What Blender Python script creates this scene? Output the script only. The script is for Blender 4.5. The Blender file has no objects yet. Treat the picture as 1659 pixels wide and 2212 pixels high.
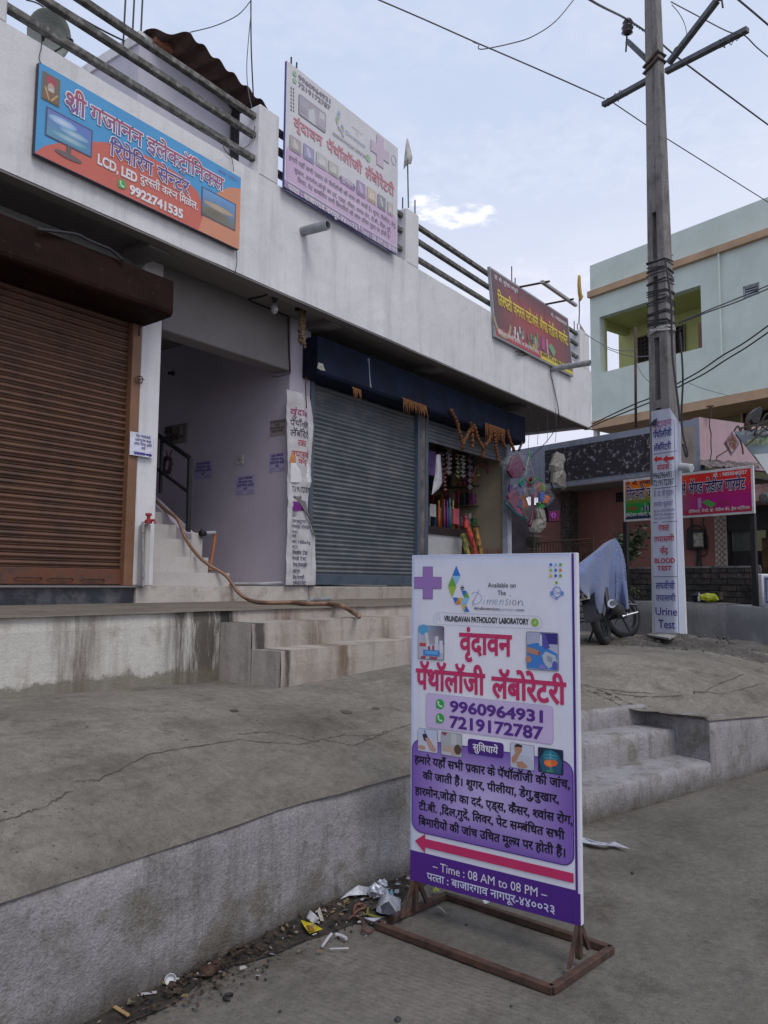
import bpy, bmesh, math, random
from mathutils import Vector, Matrix
random.seed(7)
S = bpy.context.scene
COL = S.collection
# ---------------------------------------------------------------- camera
CR = Vector((0.584463, -0.811369, 0.008849)).normalized()
CF = Vector((0.807750, 0.582646, 0.089650)).normalized()
yaw, pit, rol = math.radians(35.802), math.radians(5.144), math.radians(0.509)
CF = Vector((math.cos(yaw)*math.cos(pit), math.sin(yaw)*math.cos(pit), math.sin(pit)))
r_ = Vector((math.sin(yaw), -math.cos(yaw), 0)); u_ = r_.cross(CF)
CR = r_*math.cos(rol) + u_*math.sin(rol); CU = u_*math.cos(rol) - r_*math.sin(rol)
CAM = Vector((0, 0, 1.5)); FL = 1700.0
cam = bpy.data.cameras.new('camera'); cam.sensor_fit = 'VERTICAL'; cam.sensor_height = 36
cam.lens = 36*FL/2212; cam.clip_end = 800; cam.clip_start = .05
co = bpy.data.objects.new('camera', cam); COL.objects.link(co); S.camera = co
co.matrix_world = Matrix(((CR.x, CU.x, -CF.x, 0), (CR.y, CU.y, -CF.y, 0), (CR.z, CU.z, -CF.z, 1.5), (0, 0, 0, 1)))
# ---------------------------------------------------------------- sky, sun, exposure
SUN_EL, SUN_AZ = math.radians(54), math.radians(-112)      # azimuth of the sun measured from +x
W = bpy.data.worlds.new('World'); S.world = W; W.use_nodes = True
nt = W.node_tree; N = nt.nodes; L = nt.links
bg = N['Background']; bg.inputs[1].default_value = 1.0
sky = N.new('ShaderNodeTexSky'); sky.sky_type = 'NISHITA'; sky.sun_disc = False
sky.sun_elevation = SUN_EL; sky.sun_rotation = math.pi/2 - SUN_AZ
sky.air_density = 1.2; sky.dust_density = 2.5
sm = N.new('ShaderNodeMixRGB'); sm.blend_type = 'MULTIPLY'; sm.inputs[0].default_value = 1
sm.inputs[2].default_value = (.10, .10, .10, 1); L.new(sky.outputs[0], sm.inputs[1])
tc = N.new('ShaderNodeTexCoord'); mp = N.new('ShaderNodeMapping'); mp.inputs['Scale'].default_value = (1, 1, 2.6)
L.new(tc.outputs['Generated'], mp.inputs[0])
n1 = N.new('ShaderNodeTexNoise'); n1.inputs['Scale'].default_value = 2.2; n1.inputs['Detail'].default_value = 5; n1.inputs['Roughness'].default_value = .55
L.new(mp.outputs[0], n1.inputs['Vector'])
cr = N.new('ShaderNodeValToRGB'); cr.color_ramp.elements[0].position = .3; cr.color_ramp.elements[0].color = (.65, .70, .88, 1)
cr.color_ramp.elements[1].position = .7; cr.color_ramp.elements[1].color = (.80, .82, .95, 1)
az_ = N.new('ShaderNodeVectorMath'); az_.operation = 'DOT_PRODUCT'; L.new(tc.outputs['Generated'], az_.inputs[0]); az_.inputs[1].default_value = (.25, -.25, -.55)
ad_ = N.new('ShaderNodeMath'); ad_.operation = 'MULTIPLY_ADD'; L.new(az_.outputs['Value'], ad_.inputs[0]); ad_.inputs[1].default_value = .55; L.new(n1.outputs[0], ad_.inputs[2])
ad2_ = N.new('ShaderNodeMath'); ad2_.inputs[1].default_value = .10; L.new(ad_.outputs[0], ad2_.inputs[0]); L.new(ad2_.outputs[0], cr.inputs[0])
sx = N.new('ShaderNodeSeparateXYZ'); L.new(tc.outputs['Generated'], sx.inputs[0])
el = N.new('ShaderNodeMapRange'); el.inputs[1].default_value = .02; el.inputs[2].default_value = .5; L.new(sx.outputs[2], el.inputs[0])
cr2 = N.new('ShaderNodeValToRGB'); cr2.color_ramp.elements[0].color = (1.10, 1.02, 1.0, 1); cr2.color_ramp.elements[1].color = (.93, .98, 1.0, 1)
L.new(el.outputs[0], cr2.inputs[0])
ml = N.new('ShaderNodeMixRGB'); ml.blend_type = 'MULTIPLY'; ml.inputs[0].default_value = 1
L.new(cr.outputs[0], ml.inputs[1]); L.new(cr2.outputs[0], ml.inputs[2])
mx = N.new('ShaderNodeMixRGB'); mx.inputs[0].default_value = .84; L.new(sm.outputs[0], mx.inputs[1]); L.new(ml.outputs[0], mx.inputs[2])
# the one small bright cloud low in the sky
def dirpx(x, y):
    d = CF + CR*((x-829.5)/FL) - CU*((y-1106)/FL); return d.normalized()
last = mx.outputs[0]
for (cx, cy, wx, wz, k) in ((985, 462, .060, .016, .85), (925, 447, .034, .017, .7), (1010, 478, .05, .010, .5), (1080, 640, .30, .05, .12), (1180, 330, .35, .06, .07), (760, 60, .4, .05, .05)):
    d0 = dirpx(cx, cy); rt = Vector((d0.y, -d0.x, 0)).normalized(); up = rt.cross(d0).normalized()
    def dot(v, s):
        a = N.new('ShaderNodeVectorMath'); a.operation = 'DOT_PRODUCT'; L.new(tc.outputs['Generated'], a.inputs[0]); a.inputs[1].default_value = v
        b = N.new('ShaderNodeMath'); b.operation = 'SUBTRACT'; L.new(a.outputs['Value'], b.inputs[0]); b.inputs[1].default_value = v.dot(d0)
        c = N.new('ShaderNodeMath'); c.operation = 'DIVIDE'; L.new(b.outputs[0], c.inputs[0]); c.inputs[1].default_value = s
        e = N.new('ShaderNodeMath'); e.operation = 'POWER'; L.new(c.outputs[0], e.inputs[0]); e.inputs[1].default_value = 2
        return e.outputs[0]
    a = N.new('ShaderNodeMath'); a.operation = 'ADD'; L.new(dot(rt, wx), a.inputs[0]); L.new(dot(up, wz), a.inputs[1])
    nn = N.new('ShaderNodeTexNoise'); nn.inputs['Scale'].default_value = 34; nn.inputs['Detail'].default_value = 6; L.new(mp.outputs[0], nn.inputs['Vector'])
    b = N.new('ShaderNodeMath'); b.operation = 'MULTIPLY_ADD'; L.new(nn.outputs[0], b.inputs[0]); b.inputs[1].default_value = 3.4; L.new(a.outputs[0], b.inputs[2])
    c = N.new('ShaderNodeMapRange'); c.inputs[1].default_value = 2.3; c.inputs[2].default_value = 1.3; c.inputs[3].default_value = 0; c.inputs[4].default_value = k
    L.new(b.outputs[0], c.inputs[0])
    g = N.new('ShaderNodeVectorMath'); g.operation = 'DOT_PRODUCT'; L.new(tc.outputs['Generated'], g.inputs[0]); g.inputs[1].default_value = d0
    h = N.new('ShaderNodeMath'); h.operation = 'GREATER_THAN'; h.inputs[1].default_value = 0; L.new(g.outputs['Value'], h.inputs[0])
    q = N.new('ShaderNodeMath'); q.operation = 'MULTIPLY'; L.new(c.outputs[0], q.inputs[0]); L.new(h.outputs[0], q.inputs[1])
    m2 = N.new('ShaderNodeMixRGB'); L.new(q.outputs[0], m2.inputs[0]); L.new(last, m2.inputs[1]); m2.inputs[2].default_value = (1.25, 1.2, 1.2, 1)
    last = m2.outputs[0]
L.new(last, bg.inputs[0])
sl = bpy.data.lights.new('sun', 'SUN'); sl.energy = 1.3; sl.angle = math.radians(24); sl.color = (1, .94, .87)
so = bpy.data.objects.new('sun', sl); COL.objects.link(so)
sd = Vector((math.cos(SUN_EL)*math.cos(SUN_AZ), math.cos(SUN_EL)*math.sin(SUN_AZ), math.sin(SUN_EL)))
so.rotation_euler = sd.to_track_quat('Z', 'Y').to_euler(); so.location = (0, -10, 20)
S.view_settings.view_transform = 'Standard'; S.view_settings.look = 'None'; S.view_settings.exposure = 0.16; S.view_settings.gamma = 1
S.view_settings.use_curve_mapping = False
# ---------------------------------------------------------------- helpers
def ray(x, y): return CF + CR*((x-829.5)/FL) - CU*((y-1106)/FL)
def aY(x, y, Y): d = ray(x, y); return CAM + d*(Y/d.y)
def aX(x, y, X): d = ray(x, y); return CAM + d*(X/d.x)
def aZ(x, y, Z): d = ray(x, y); return CAM + d*((Z-1.5)/d.z)
def aD(x, y, D): return CAM + ray(x, y)*D                   # at depth D in front of the camera
def aP(x, y, p, n): d = ray(x, y); return CAM + d*((Vector(p)-CAM).dot(n)/d.dot(n))
def crop(x0, y0, w, wo=1659):
    s = wo/w
    return lambda x, y: ((x0+x/s)/1.157323, (y0+y/s)/1.157323)
V = Vector
def lin(c): return c/12.92 if c <= .04045 else ((c+.055)/1.055)**2.4
def hx(s):
    s = s.lstrip('#'); return tuple(lin(int(s[i:i+2], 16)/255) for i in (0, 2, 4))
WL = {}
class MB:
    def __init__(s, M=None): s.v = []; s.f = []; s.c = []; s.M = M; s.hasc = False
    def add(s, vs, fs, col=None):
        k = len(s.v); M = s.M
        s.v += [tuple(M @ Vector(v)) if M else tuple(v) for v in vs]
        s.f += [tuple(i+k for i in f) for f in fs]
        if col is not None: s.hasc = True
        for f in fs:
            if col is None: s.c.append(None)
            elif isinstance(col, list): s.c.append([col[i] for i in f])
            else: s.c.append(col)
        return s
    def box(s, x0, x1, y0, y1, z0, z1, col=None):
        return s.add([(x0,y0,z0),(x1,y0,z0),(x1,y1,z0),(x0,y1,z0),(x0,y0,z1),(x1,y0,z1),(x1,y1,z1),(x0,y1,z1)],
              [(0,3,2,1),(4,5,6,7),(0,1,5,4),(1,2,6,5),(2,3,7,6),(3,0,4,7)], col)
    def hexa(s, b, t, col=None):       # bottom quad b (ccw seen from above), top quad t
        return s.add(list(b)+list(t), [(0,3,2,1),(4,5,6,7),(0,1,5,4),(1,2,6,5),(2,3,7,6),(3,0,4,7)], col)
    def bar(s, a, b, w, h, up=(0,0,1), col=None):
        a, b = V(a), V(b); d = (b-a).normalized(); up = V(up)
        if abs(d.dot(up)) > .98: up = V((0,1,0))
        x = d.cross(up).normalized()*w/2; z = x.cross(d).normalized()*h/2
        return s.hexa([a-x-z, a+x-z, b+x-z, b-x-z], [a-x+z, a+x+z, b+x+z, b-x+z], col)
    def poly(s, pts, col=None): return s.add(pts, [tuple(range(len(pts)))], col)
    def prism(s, pts, off, col=None):
        n = len(pts); off = V(off); p2 = [V(p)+off for p in pts]
        return s.add(list(pts)+p2, [tuple(range(n))[::-1], tuple(range(n, 2*n))]+[(i, (i+1) % n, n+(i+1) % n, n+i) for i in range(n)], col)
    def tube(s, pts, r, n=8, cap=True, closed=False, col=None):
        P = [V(p) for p in pts]; m = len(P); rr = r if isinstance(r, (list, tuple)) else [r]*m
        vs = []; prev = None
        for i, p in enumerate(P):
            if closed: d = P[(i+1) % m]-P[i-1]
            else: d = P[min(i+1, m-1)]-P[max(i-1, 0)]
            d = d.normalized() if d.length > 1e-9 else V((0,0,1))
            if prev is None:
                a = V((0,0,1)) if abs(d.z) < .9 else V((1,0,0)); x = d.cross(a).normalized()
            else: x = (prev - d*prev.dot(d)).normalized()
            prev = x; y = d.cross(x)
            for k in range(n):
                t = 2*math.pi*k/n; vs.append(p+(x*math.cos(t)+y*math.sin(t))*rr[i])
        fs = []
        for i in range(m if closed else m-1):
            j = (i+1) % m
            for k in range(n): fs.append((i*n+k, i*n+(k+1) % n, j*n+(k+1) % n, j*n+k))
        if cap and not closed: fs += [tuple(range(n))[::-1], tuple(range((m-1)*n, m*n))]
        return s.add(vs, fs, col)
    def lathe(s, prof, c, axis=(0,0,1), n=16, col=None):   # prof: (radius, height)
        ax = V(axis).normalized(); a = V((1,0,0)) if abs(ax.x) < .9 else V((0,1,0)); x = ax.cross(a).normalized(); y = ax.cross(x); c = V(c)
        vs = []
        for r, h in prof:
            for k in range(n):
                t = 2*math.pi*k/n; vs.append(c+ax*h+(x*math.cos(t)+y*math.sin(t))*max(r, 1e-4))
        fs = [(i*n+k, i*n+(k+1) % n, (i+1)*n+(k+1) % n, (i+1)*n+k) for i in range(len(prof)-1) for k in range(n)]
        return s.add(vs, fs, col)
    def grid(s, fn, nu, nv, col=None):
        vs = [fn(i/nu, j/nv) for j in range(nv+1) for i in range(nu+1)]
        fs = [(j*(nu+1)+i, j*(nu+1)+i+1, (j+1)*(nu+1)+i+1, (j+1)*(nu+1)+i) for j in range(nv) for i in range(nu)]
        return s.add(vs, fs, col)
    def blob(s, c, r, n=8, jit=.2, sq=(1,1,1), col=None, rnd=random):
        vs = []; m = n//2+1
        for j in range(m+1):
            ph = math.pi*j/m
            for i in range(n):
                t = 2*math.pi*i/n; k = r*(1+rnd.uniform(-jit, jit))
                vs.append(V(c)+V((math.sin(ph)*math.cos(t)*k*sq[0], math.sin(ph)*math.sin(t)*k*sq[1], math.cos(ph)*k*sq[2])))
        fs = [(j*n+i, (j+1)*n+i, (j+1)*n+(i+1) % n, j*n+(i+1) % n) for j in range(m) for i in range(n)]
        return s.add(vs, fs, col)
    def build(s, name, mat, parent=None, smooth=False, bev=0, label=None, cat=None, group=None, kind=None, loc=None, seg=1, weld=False):
        me = bpy.data.meshes.new(name)
        if parent is not None: o0 = WL[parent.name]
        elif loc is not None: o0 = V(loc)
        else:
            xs = [v[0] for v in s.v]; ys = [v[1] for v in s.v]; zs = [v[2] for v in s.v]
            o0 = V(((min(xs)+max(xs))/2, (min(ys)+max(ys))/2, min(zs)))
        me.from_pydata([tuple(V(v)-o0) for v in s.v], [], s.f)
        if s.hasc:
            at = me.color_attributes.new('Col', 'FLOAT_COLOR', 'CORNER'); data = []
            for f, c in zip(s.f, s.c):
                if c is None: c = (.5, .5, .5)
                if isinstance(c, list): 
                    for q in c: data += [q[0], q[1], q[2], 1]
                else: data += [c[0], c[1], c[2], 1]*len(f)
            at.data.foreach_set('color', data)
        if bev or weld:
            bm = bmesh.new(); bm.from_mesh(me)
            if weld: bmesh.ops.remove_doubles(bm, verts=bm.verts, dist=weld if weld is not True else 1e-4)
            if bev: bmesh.ops.bevel(bm, geom=[e for e in bm.edges if e.is_manifold and e.calc_face_angle(0) > .5], offset=bev, segments=seg, affect='EDGES', profile=.6)
            bm.to_mesh(me); bm.free()
        if smooth: me.polygons.foreach_set('use_smooth', [True]*len(me.polygons))
        if mat is not None: me.materials.append(mat)
        me.update()
        o = bpy.data.objects.new(name, me); COL.objects.link(o)
        if parent is not None: o.parent = parent
        else: o.location = o0
        WL[o.name] = o0 if parent is None else WL[parent.name]
        tag(o, label, cat, group, kind)
        return o
def tag(o, label=None, cat=None, group=None, kind=None):
    if label: o['label'] = label
    if cat: o['category'] = cat
    if group: o['group'] = group
    if kind: o['kind'] = kind
    return o
def thing(name, loc, label, cat, group=None):
    o = bpy.data.objects.new(name, None); COL.objects.link(o); o.location = loc; o.empty_display_size = .1
    WL[o.name] = V(loc); return tag(o, label, cat, group)
def dup(root, delta, label=None, rz=0):
    def cp(o, par):
        c = o.copy(); COL.objects.link(c)
        if par is not None: c.parent = par
        for ch in list(o.children): cp(ch, c)
        return c
    r = cp(root, None); r.location = root.location + V(delta); r.rotation_euler.z += rz
    if label: r['label'] = label
    return r
# ---------------------------------------------------------------- materials
def newmat(name):
    m = bpy.data.materials.new(name); m.use_nodes = True; t = m.node_tree
    return m, t, t.nodes['Principled BSDF']
def c4(c):
    if isinstance(c, str): c = hx(c)
    if isinstance(c, (int, float)): c = (c, c, c)
    return (c[0], c[1], c[2], 1)
def noise(t, scale, detail=4, rough=.6, vec=None, stretch=None, obj=False):
    n = t.nodes.new('ShaderNodeTexNoise'); n.inputs['Scale'].default_value = scale; n.inputs['Detail'].default_value = detail; n.inputs['Roughness'].default_value = rough
    if obj: g = t.nodes.new('ShaderNodeTexCoord').outputs['Object']
    else: g = t.nodes.new('ShaderNodeNewGeometry').outputs['Position']
    m = t.nodes.new('ShaderNodeMapping'); t.links.new(g, m.inputs[0])
    if stretch: m.inputs['Scale'].default_value = stretch
    t.links.new(m.outputs[0], n.inputs['Vector'])
    return n.outputs[0]
def rmp(t, src, a, b, va=0, vb=1):
    r = t.nodes.new('ShaderNodeMapRange'); r.inputs[1].default_value = a; r.inputs[2].default_value = b; r.inputs[3].default_value = va; r.inputs[4].default_value = vb
    t.links.new(src, r.inputs[0]); return r.outputs[0]
def mixc(t, fac, a, b, mode='MIX'):
    m = t.nodes.new('ShaderNodeMixRGB'); m.blend_type = mode
    for i, x in ((0, fac), (1, a), (2, b)):
        if isinstance(x, bpy.types.NodeSocket): t.links.new(x, m.inputs[i])
        elif i == 0: m.inputs[0].default_value = x
        else: m.inputs[i].default_value = c4(x)
    return m.outputs[0]
def mth(t, op, a, b=0.):
    m = t.nodes.new('ShaderNodeMath'); m.operation = op
    for i, x in ((0, a), (1, b)):
        if isinstance(x, bpy.types.NodeSocket): t.links.new(x, m.inputs[i])
        else: m.inputs[i].default_value = x
    return m.outputs[0]
def bump(t, b, h, strength=.3, dist=.01):
    n = t.nodes.new('ShaderNodeBump'); n.inputs['Strength'].default_value = strength; n.inputs['Distance'].default_value = dist
    t.links.new(h, n.inputs['Height']); t.links.new(n.outputs[0], b.inputs['Normal'])
def posz(t):
    g = t.nodes.new('ShaderNodeNewGeometry'); s = t.nodes.new('ShaderNodeSeparateXYZ'); t.links.new(g.outputs['Position'], s.inputs[0]); return s.outputs
def simple(name, col, rough=.6, metal=0, var=.15, scale=8, bmp=0, bscale=60, chips=None, dirt=None, dirtamt=.3, dscale=5, spec=None, stretch=None):
    m, t, b = newmat(name); col = c4(col)
    n = noise(t, scale, 4, stretch=stretch)
    dark = tuple(x*(1-var*1.6) for x in col[:3]); lite = tuple(min(1, x*(1+var)) for x in col[:3])
    c = mixc(t, rmp(t, n, .3, .7), dark, lite)
    if dirt is not None:
        d = rmp(t, noise(t, dscale, 6, .7), .62-dirtamt*.4, .72-dirtamt*.2)
        c = mixc(t, mth(t, 'MULTIPLY', d, min(1, dirtamt*2)), c, dirt)
    t.links.new(c, b.inputs['Base Color']); b.inputs['Roughness'].default_value = rough; b.inputs['Metallic'].default_value = metal
    if chips: c = mixc(t, rmp(t, noise(t, 26, 5, .8, stretch=(.35, 1, 1.6)), .70, .72), c, chips); t.links.new(c, b.inputs['Base Color'])
    if spec is not None: b.inputs['Specular IOR Level'].default_value = spec
    if bmp: bump(t, b, noise(t, bscale, 5), bmp, .005)
    return m
def stain(t, c, x0, x1, axis, col, k, scale=9):
    s = posz(t)[axis]; a = rmp(t, s, x0, (x0+x1)/2); b_ = rmp(t, s, x1, (x0+x1)/2); f = mth(t, 'MULTIPLY', mth(t, 'MULTIPLY', a, b_), 1.6)
    n = rmp(t, noise(t, scale, 6, .7, stretch=(1, 1, .10)), .38, .62)
    return mixc(t, mth(t, 'MINIMUM', mth(t, 'MULTIPLY', mth(t, 'MULTIPLY', f, n), k), .9), c, col)
def plaster(name, col, dirt, amt=.4, streak=.4, rough=.9, patch=None, patchamt=0, bmp=.25, sc=1.0, low=None, grain=.12, stains=()):
    # wall paint over plaster: broad mottling, vertical rain streaks, spots, fine grain
    m, t, b = newmat(name)
    c = mixc(t, rmp(t, noise(t, 1.3*sc, 6, .65), .3, .7), tuple(x*.84 for x in c4(col)[:3]), col)
    s = rmp(t, noise(t, 5*sc, 6, .7, stretch=(1, 1, .12)), .5, .75)
    c = mixc(t, mth(t, 'MULTIPLY', s, streak), c, dirt)
    d = rmp(t, noise(t, 3.1*sc, 9, .78), .56, .72)
    c = mixc(t, mth(t, 'MULTIPLY', d, amt), c, dirt)
    if bmp > .5: c = mixc(t, mth(t, 'MULTIPLY', rmp(t, noise(t, .8*sc, 5, .6), .5, .7), .45), c, tuple(x*.6 for x in c4(dirt)[:3])); c = mixc(t, rmp(t, noise(t, 16*sc, 5, .75), .66, .74), c, tuple(x*.5 for x in c4(dirt)[:3]))
    if patch is not None:
        p = rmp(t, noise(t, 1.9*sc, 8, .6), .61-patchamt*.25, .72-patchamt*.25)
        c = mixc(t, p, c, patch)
    for q in stains: c = stain(t, c, *q)
    if low is not None:          # (z0, z1, colour): splash zone of mud at the foot
        z = posz(t)[2]; f = rmp(t, mth(t, 'ADD', z, rmp(t, noise(t, 7, 6, .7), .2, .8, -.07, .07)), low[0], low[1], 1, 0)
        c = mixc(t, mth(t, 'MULTIPLY', f, .8), c, low[2])
    g = rmp(t, noise(t, 90, 3, .7), .25, .75, 1-grain, 1+grain)
    c = mixc(t, 1, c, g, 'MULTIPLY')
    t.links.new(c, b.inputs['Base Color']); b.inputs['Roughness'].default_value = rough
    b.inputs['Specular IOR Level'].default_value = .25
    h = mth(t, 'ADD', noise(t, 14, 7, .7), mth(t, 'MULTIPLY', noise(t, 120, 3), .35))
    bump(t, b, h, bmp, .02)
    return m
def printmat(name='sign print', rough=.45, fade=0.):
    m, t, b = newmat(name)
    a = t.nodes.new('ShaderNodeVertexColor'); a.layer_name = 'Col'
    c = a.outputs[0]
    if fade: c = mixc(t, fade, c, (.62, .62, .64))
    g = rmp(t, noise(t, 6, 5, .6), .3, .7, .93, 1.03); c = mixc(t, 1, c, g, 'MULTIPLY')
    t.links.new(c, b.inputs['Base Color']); b.inputs['Roughness'].default_value = rough
    b.inputs['Specular IOR Level'].default_value = .3
    return m
PM = printmat(); PMF = printmat('faded sign print', .6, .32); PMS = printmat('slightly faded print', .55, .1); PMD = printmat('printed cloth', .85)
# ---------------------------------------------------------------- lettering (own Devanagari shaping)
_gc = {}
def _raw(body, bold=0):
    cu = bpy.data.curves.new('tmp', 'FONT'); cu.body = body; cu.size = 1; cu.resolution_u = 3
    o = bpy.data.objects.new('tmp', cu); me = o.to_mesh()
    vs = [(v.co.x, v.co.y) for v in me.vertices]; fs = [tuple(p.vertices) for p in me.polygons]
    o.to_mesh_clear(); bpy.data.objects.remove(o); bpy.data.curves.remove(cu)
    return vs, fs
def thicken(vs, fs, b):
    """grow a flat glyph by b: a rim of quads round its outline"""
    if b <= 0: return vs, fs, 0
    key = {}; idx = []; pts = []
    for v in vs:
        k = (round(v[0], 4), round(v[1], 4))
        if k not in key: key[k] = len(pts); pts.append(v)
        idx.append(key[k])
    cnt = {}
    for f in fs:
        g = [idx[i] for i in f]
        ar = sum(pts[g[i]][0]*pts[g[(i+1) % len(g)]][1]-pts[g[(i+1) % len(g)]][0]*pts[g[i]][1] for i in range(len(g)))
        if ar < 0: g = g[::-1]
        for i in range(len(g)):
            e = (g[i], g[(i+1) % len(g)])
            if (e[1], e[0]) in cnt: cnt.pop((e[1], e[0]))
            elif e[0] != e[1]: cnt[e] = 1
    nr = {}
    for a, c in cnt:
        dx, dy = pts[c][0]-pts[a][0], pts[c][1]-pts[a][1]; l = math.hypot(dx, dy)
        if l < 1e-5: continue
        for q in (a, c): nr.setdefault(q, []).append((dy/l, -dx/l))
    out = {}
    nv = list(vs); nf = list(fs)
    for q, ns in nr.items():
        sx = sum(n[0] for n in ns); sy = sum(n[1] for n in ns); l = math.hypot(sx, sy)
        if l < .2: sx, sy = ns[0]; l = 1
        sx /= l; sy /= l; k = b/max(.6, sx*ns[0][0]+sy*ns[0][1]); out[q] = (pts[q][0]+sx*k, pts[q][1]+sy*k)
    for a, c in cnt:
        if a in out and c in out:
            k = len(nv); nv += [pts[a], pts[c], out[c], out[a]]; nf.append((k+3, k+2, k+1, k))
    return nv, nf, len(vs)
def glyph(ch, bold):
    k = (ch, bold)
    if k not in _gc:
        if ch == ' ': _gc[k] = ([], [], .28, 0)
        else:
            vs, fs = _raw(ch)
            b0 = min(v[0] for v in _raw('|')[0]); b1 = max(v[0] for v in _raw(ch+'|')[0]) - (max(v[0] for v in _raw('|')[0])-b0)
            if ch == 'ि': b0 = 0; b1 = max(v[0] for v in vs if abs(v[1]) < .06)+.085
            v2, f2, nb = thicken(vs, fs, bold)
            _gc[k] = (v2, f2, b1-b0, nb or len(v2))
    return _gc[k]
RBAR = set('खगघचजणतथधनपफबभमयलवशषस')
def clipx(vs, fs, x):
    bm = bmesh.new(); bv = [bm.verts.new((v[0], v[1], 0)) for v in vs]
    for f in fs:
        try: bm.faces.new([bv[i] for i in f])
        except ValueError: pass
    bmesh.ops.bisect_plane(bm, geom=bm.verts[:]+bm.edges[:]+bm.faces[:], plane_co=(x, 0, 0), plane_no=(1, 0, 0), clear_outer=True)
    bm.verts.index_update(); r = [(v.co.x, v.co.y) for v in bm.verts], [tuple(v.index for v in f.verts) for f in bm.faces]
    bm.free(); return r
def half(ch, bold):
    k = (ch, bold, 'h')
    if k not in _gc:
        vs, fs, adv, _ = glyph(ch, 0)
        if ch in RBAR:
            xr = max(v[0] for v in vs if abs(v[1]) < .06); cut = xr-.068
        else:
            cut = max(v[0] for v in vs)*.82
        v2, f2 = clipx(vs, fs, cut); v3, f3, nb = thicken(v2, f2, bold); _gc[k] = (v3, f3, cut, nb or len(v3))
    return _gc[k]
def stroke(pts, w):
    P = [V((p[0], p[1])) for p in pts]; vs = []
    for i, p in enumerate(P):
        d = (P[min(i+1, len(P)-1)]-P[max(0, i-1)]).normalized(); n = V((-d.y, d.x))*w/2
        vs += [tuple(p+n), tuple(p-n)]
    return vs, [(2*i, 2*i+1, 2*i+3, 2*i+2) for i in range(len(P)-1)]
HL = .62
def isc(c): return '\u0915' <= c <= '\u0939' or c == 'ळ'
def shape(text, bold=0.0):
    """returns verts, faces, width of one line at size 1, baseline 0"""
    V_, F_ = [], []; gz = [0]; x = 0; i = 0; n = len(text); w = .07+1.6*bold
    def put(g, dx=0, adv=True):
        nonlocal x
        k = len(V_); gz[0] = (gz[0]+1) % 5; z0 = .5+.1*gz[0]; nb = g[3] if len(g) > 3 else len(g[0])
        V_.extend((p[0]+x+dx, p[1], z0 if i_ < nb else ((i_-nb)//4*7 % 12)/26) for i_, p in enumerate(g[0])); F_.extend(tuple(q+k for q in f) for f in g[1])
        if adv: x += g[2]
    while i < n:
        ch = text[i]
        if not isc(ch):
            put(glyph(ch, bold)); i += 1; continue
        reph = False; cons = []
        if ch == 'र' and i+2 < n and text[i+1] == '्' and isc(text[i+2]): reph = True; i += 2
        while True:
            cons.append(text[i]); i += 1
            if i < n and text[i] == '़': cons[-1] += '़'; i += 1
            if i+1 < n and text[i] == '्' and isc(text[i+1]): i += 1; continue
            break
        dead = False
        if i < n and text[i] == '्': dead = True; i += 1
        if i < n and text[i] == '\u200c': i += 1
        mats = []
        while i < n and ('\u093e' <= text[i] <= '\u094c' or text[i] in 'ॅॉँंः'): mats.append(text[i]); i += 1
        if 'ि' in mats: put(glyph('ि', bold)); mats.remove('ि')
        rak = len(cons) > 1 and cons[-1] == 'र'
        if rak: cons = cons[:-1]
        for c in cons[:-1]:
            if c[0] in RBAR or c[0] == 'क': put(half(c[0], bold))
            else: put(glyph(c[0], bold)); (None if c[0] in 'ट' and rak else put(glyph('्', bold)))
        b = cons[-1]; g = glyph(b[0], bold); bx = x
        put(g, adv=False)
        if rak:
            xr = (max(v[0] for v in g[0] if abs(v[1]) < .08) if b[0] in RBAR else g[2]*.5)
            if b[0] in 'टडदठ': k = stroke([(g[2]*.22, -.17), (g[2]*.5, -.04), (g[2]*.78, -.17)], w)
            else: k = stroke([(xr-.02, .22), (xr-.2, .08), (xr-.3, -.02)], w)
            put((k[0], k[1], 0))
        x += g[2]
        if len(b) > 1: put(glyph('़', bold))
        if dead: put(glyph('्', bold))
        for m in mats:
            if m == 'ु' and b[0] == 'र' and not rak:
                put((*stroke([(-.12, .38), (.02, .44), (.07, .34), (-.02, .28)], w), .1)); continue
            if m == 'ू' and b[0] == 'र' and not rak:
                put((*stroke([(-.12, .42), (.03, .42), (.12, .3), (.2, .28), (.16, .4)], w), .2)); continue
            put(glyph(m, bold))
        if reph:
            cx = -.1; arc = [(cx+.09*math.cos(t), HL+.11+.09*math.sin(t)) for t in [math.radians(a) for a in (-80, -120, -160, 160, 120, 80, 40)]]
            k = stroke([(cx+.05, HL-.02)]+arc, w*.9); put((k[0], k[1], 0))
    return V_, F_, x
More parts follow.
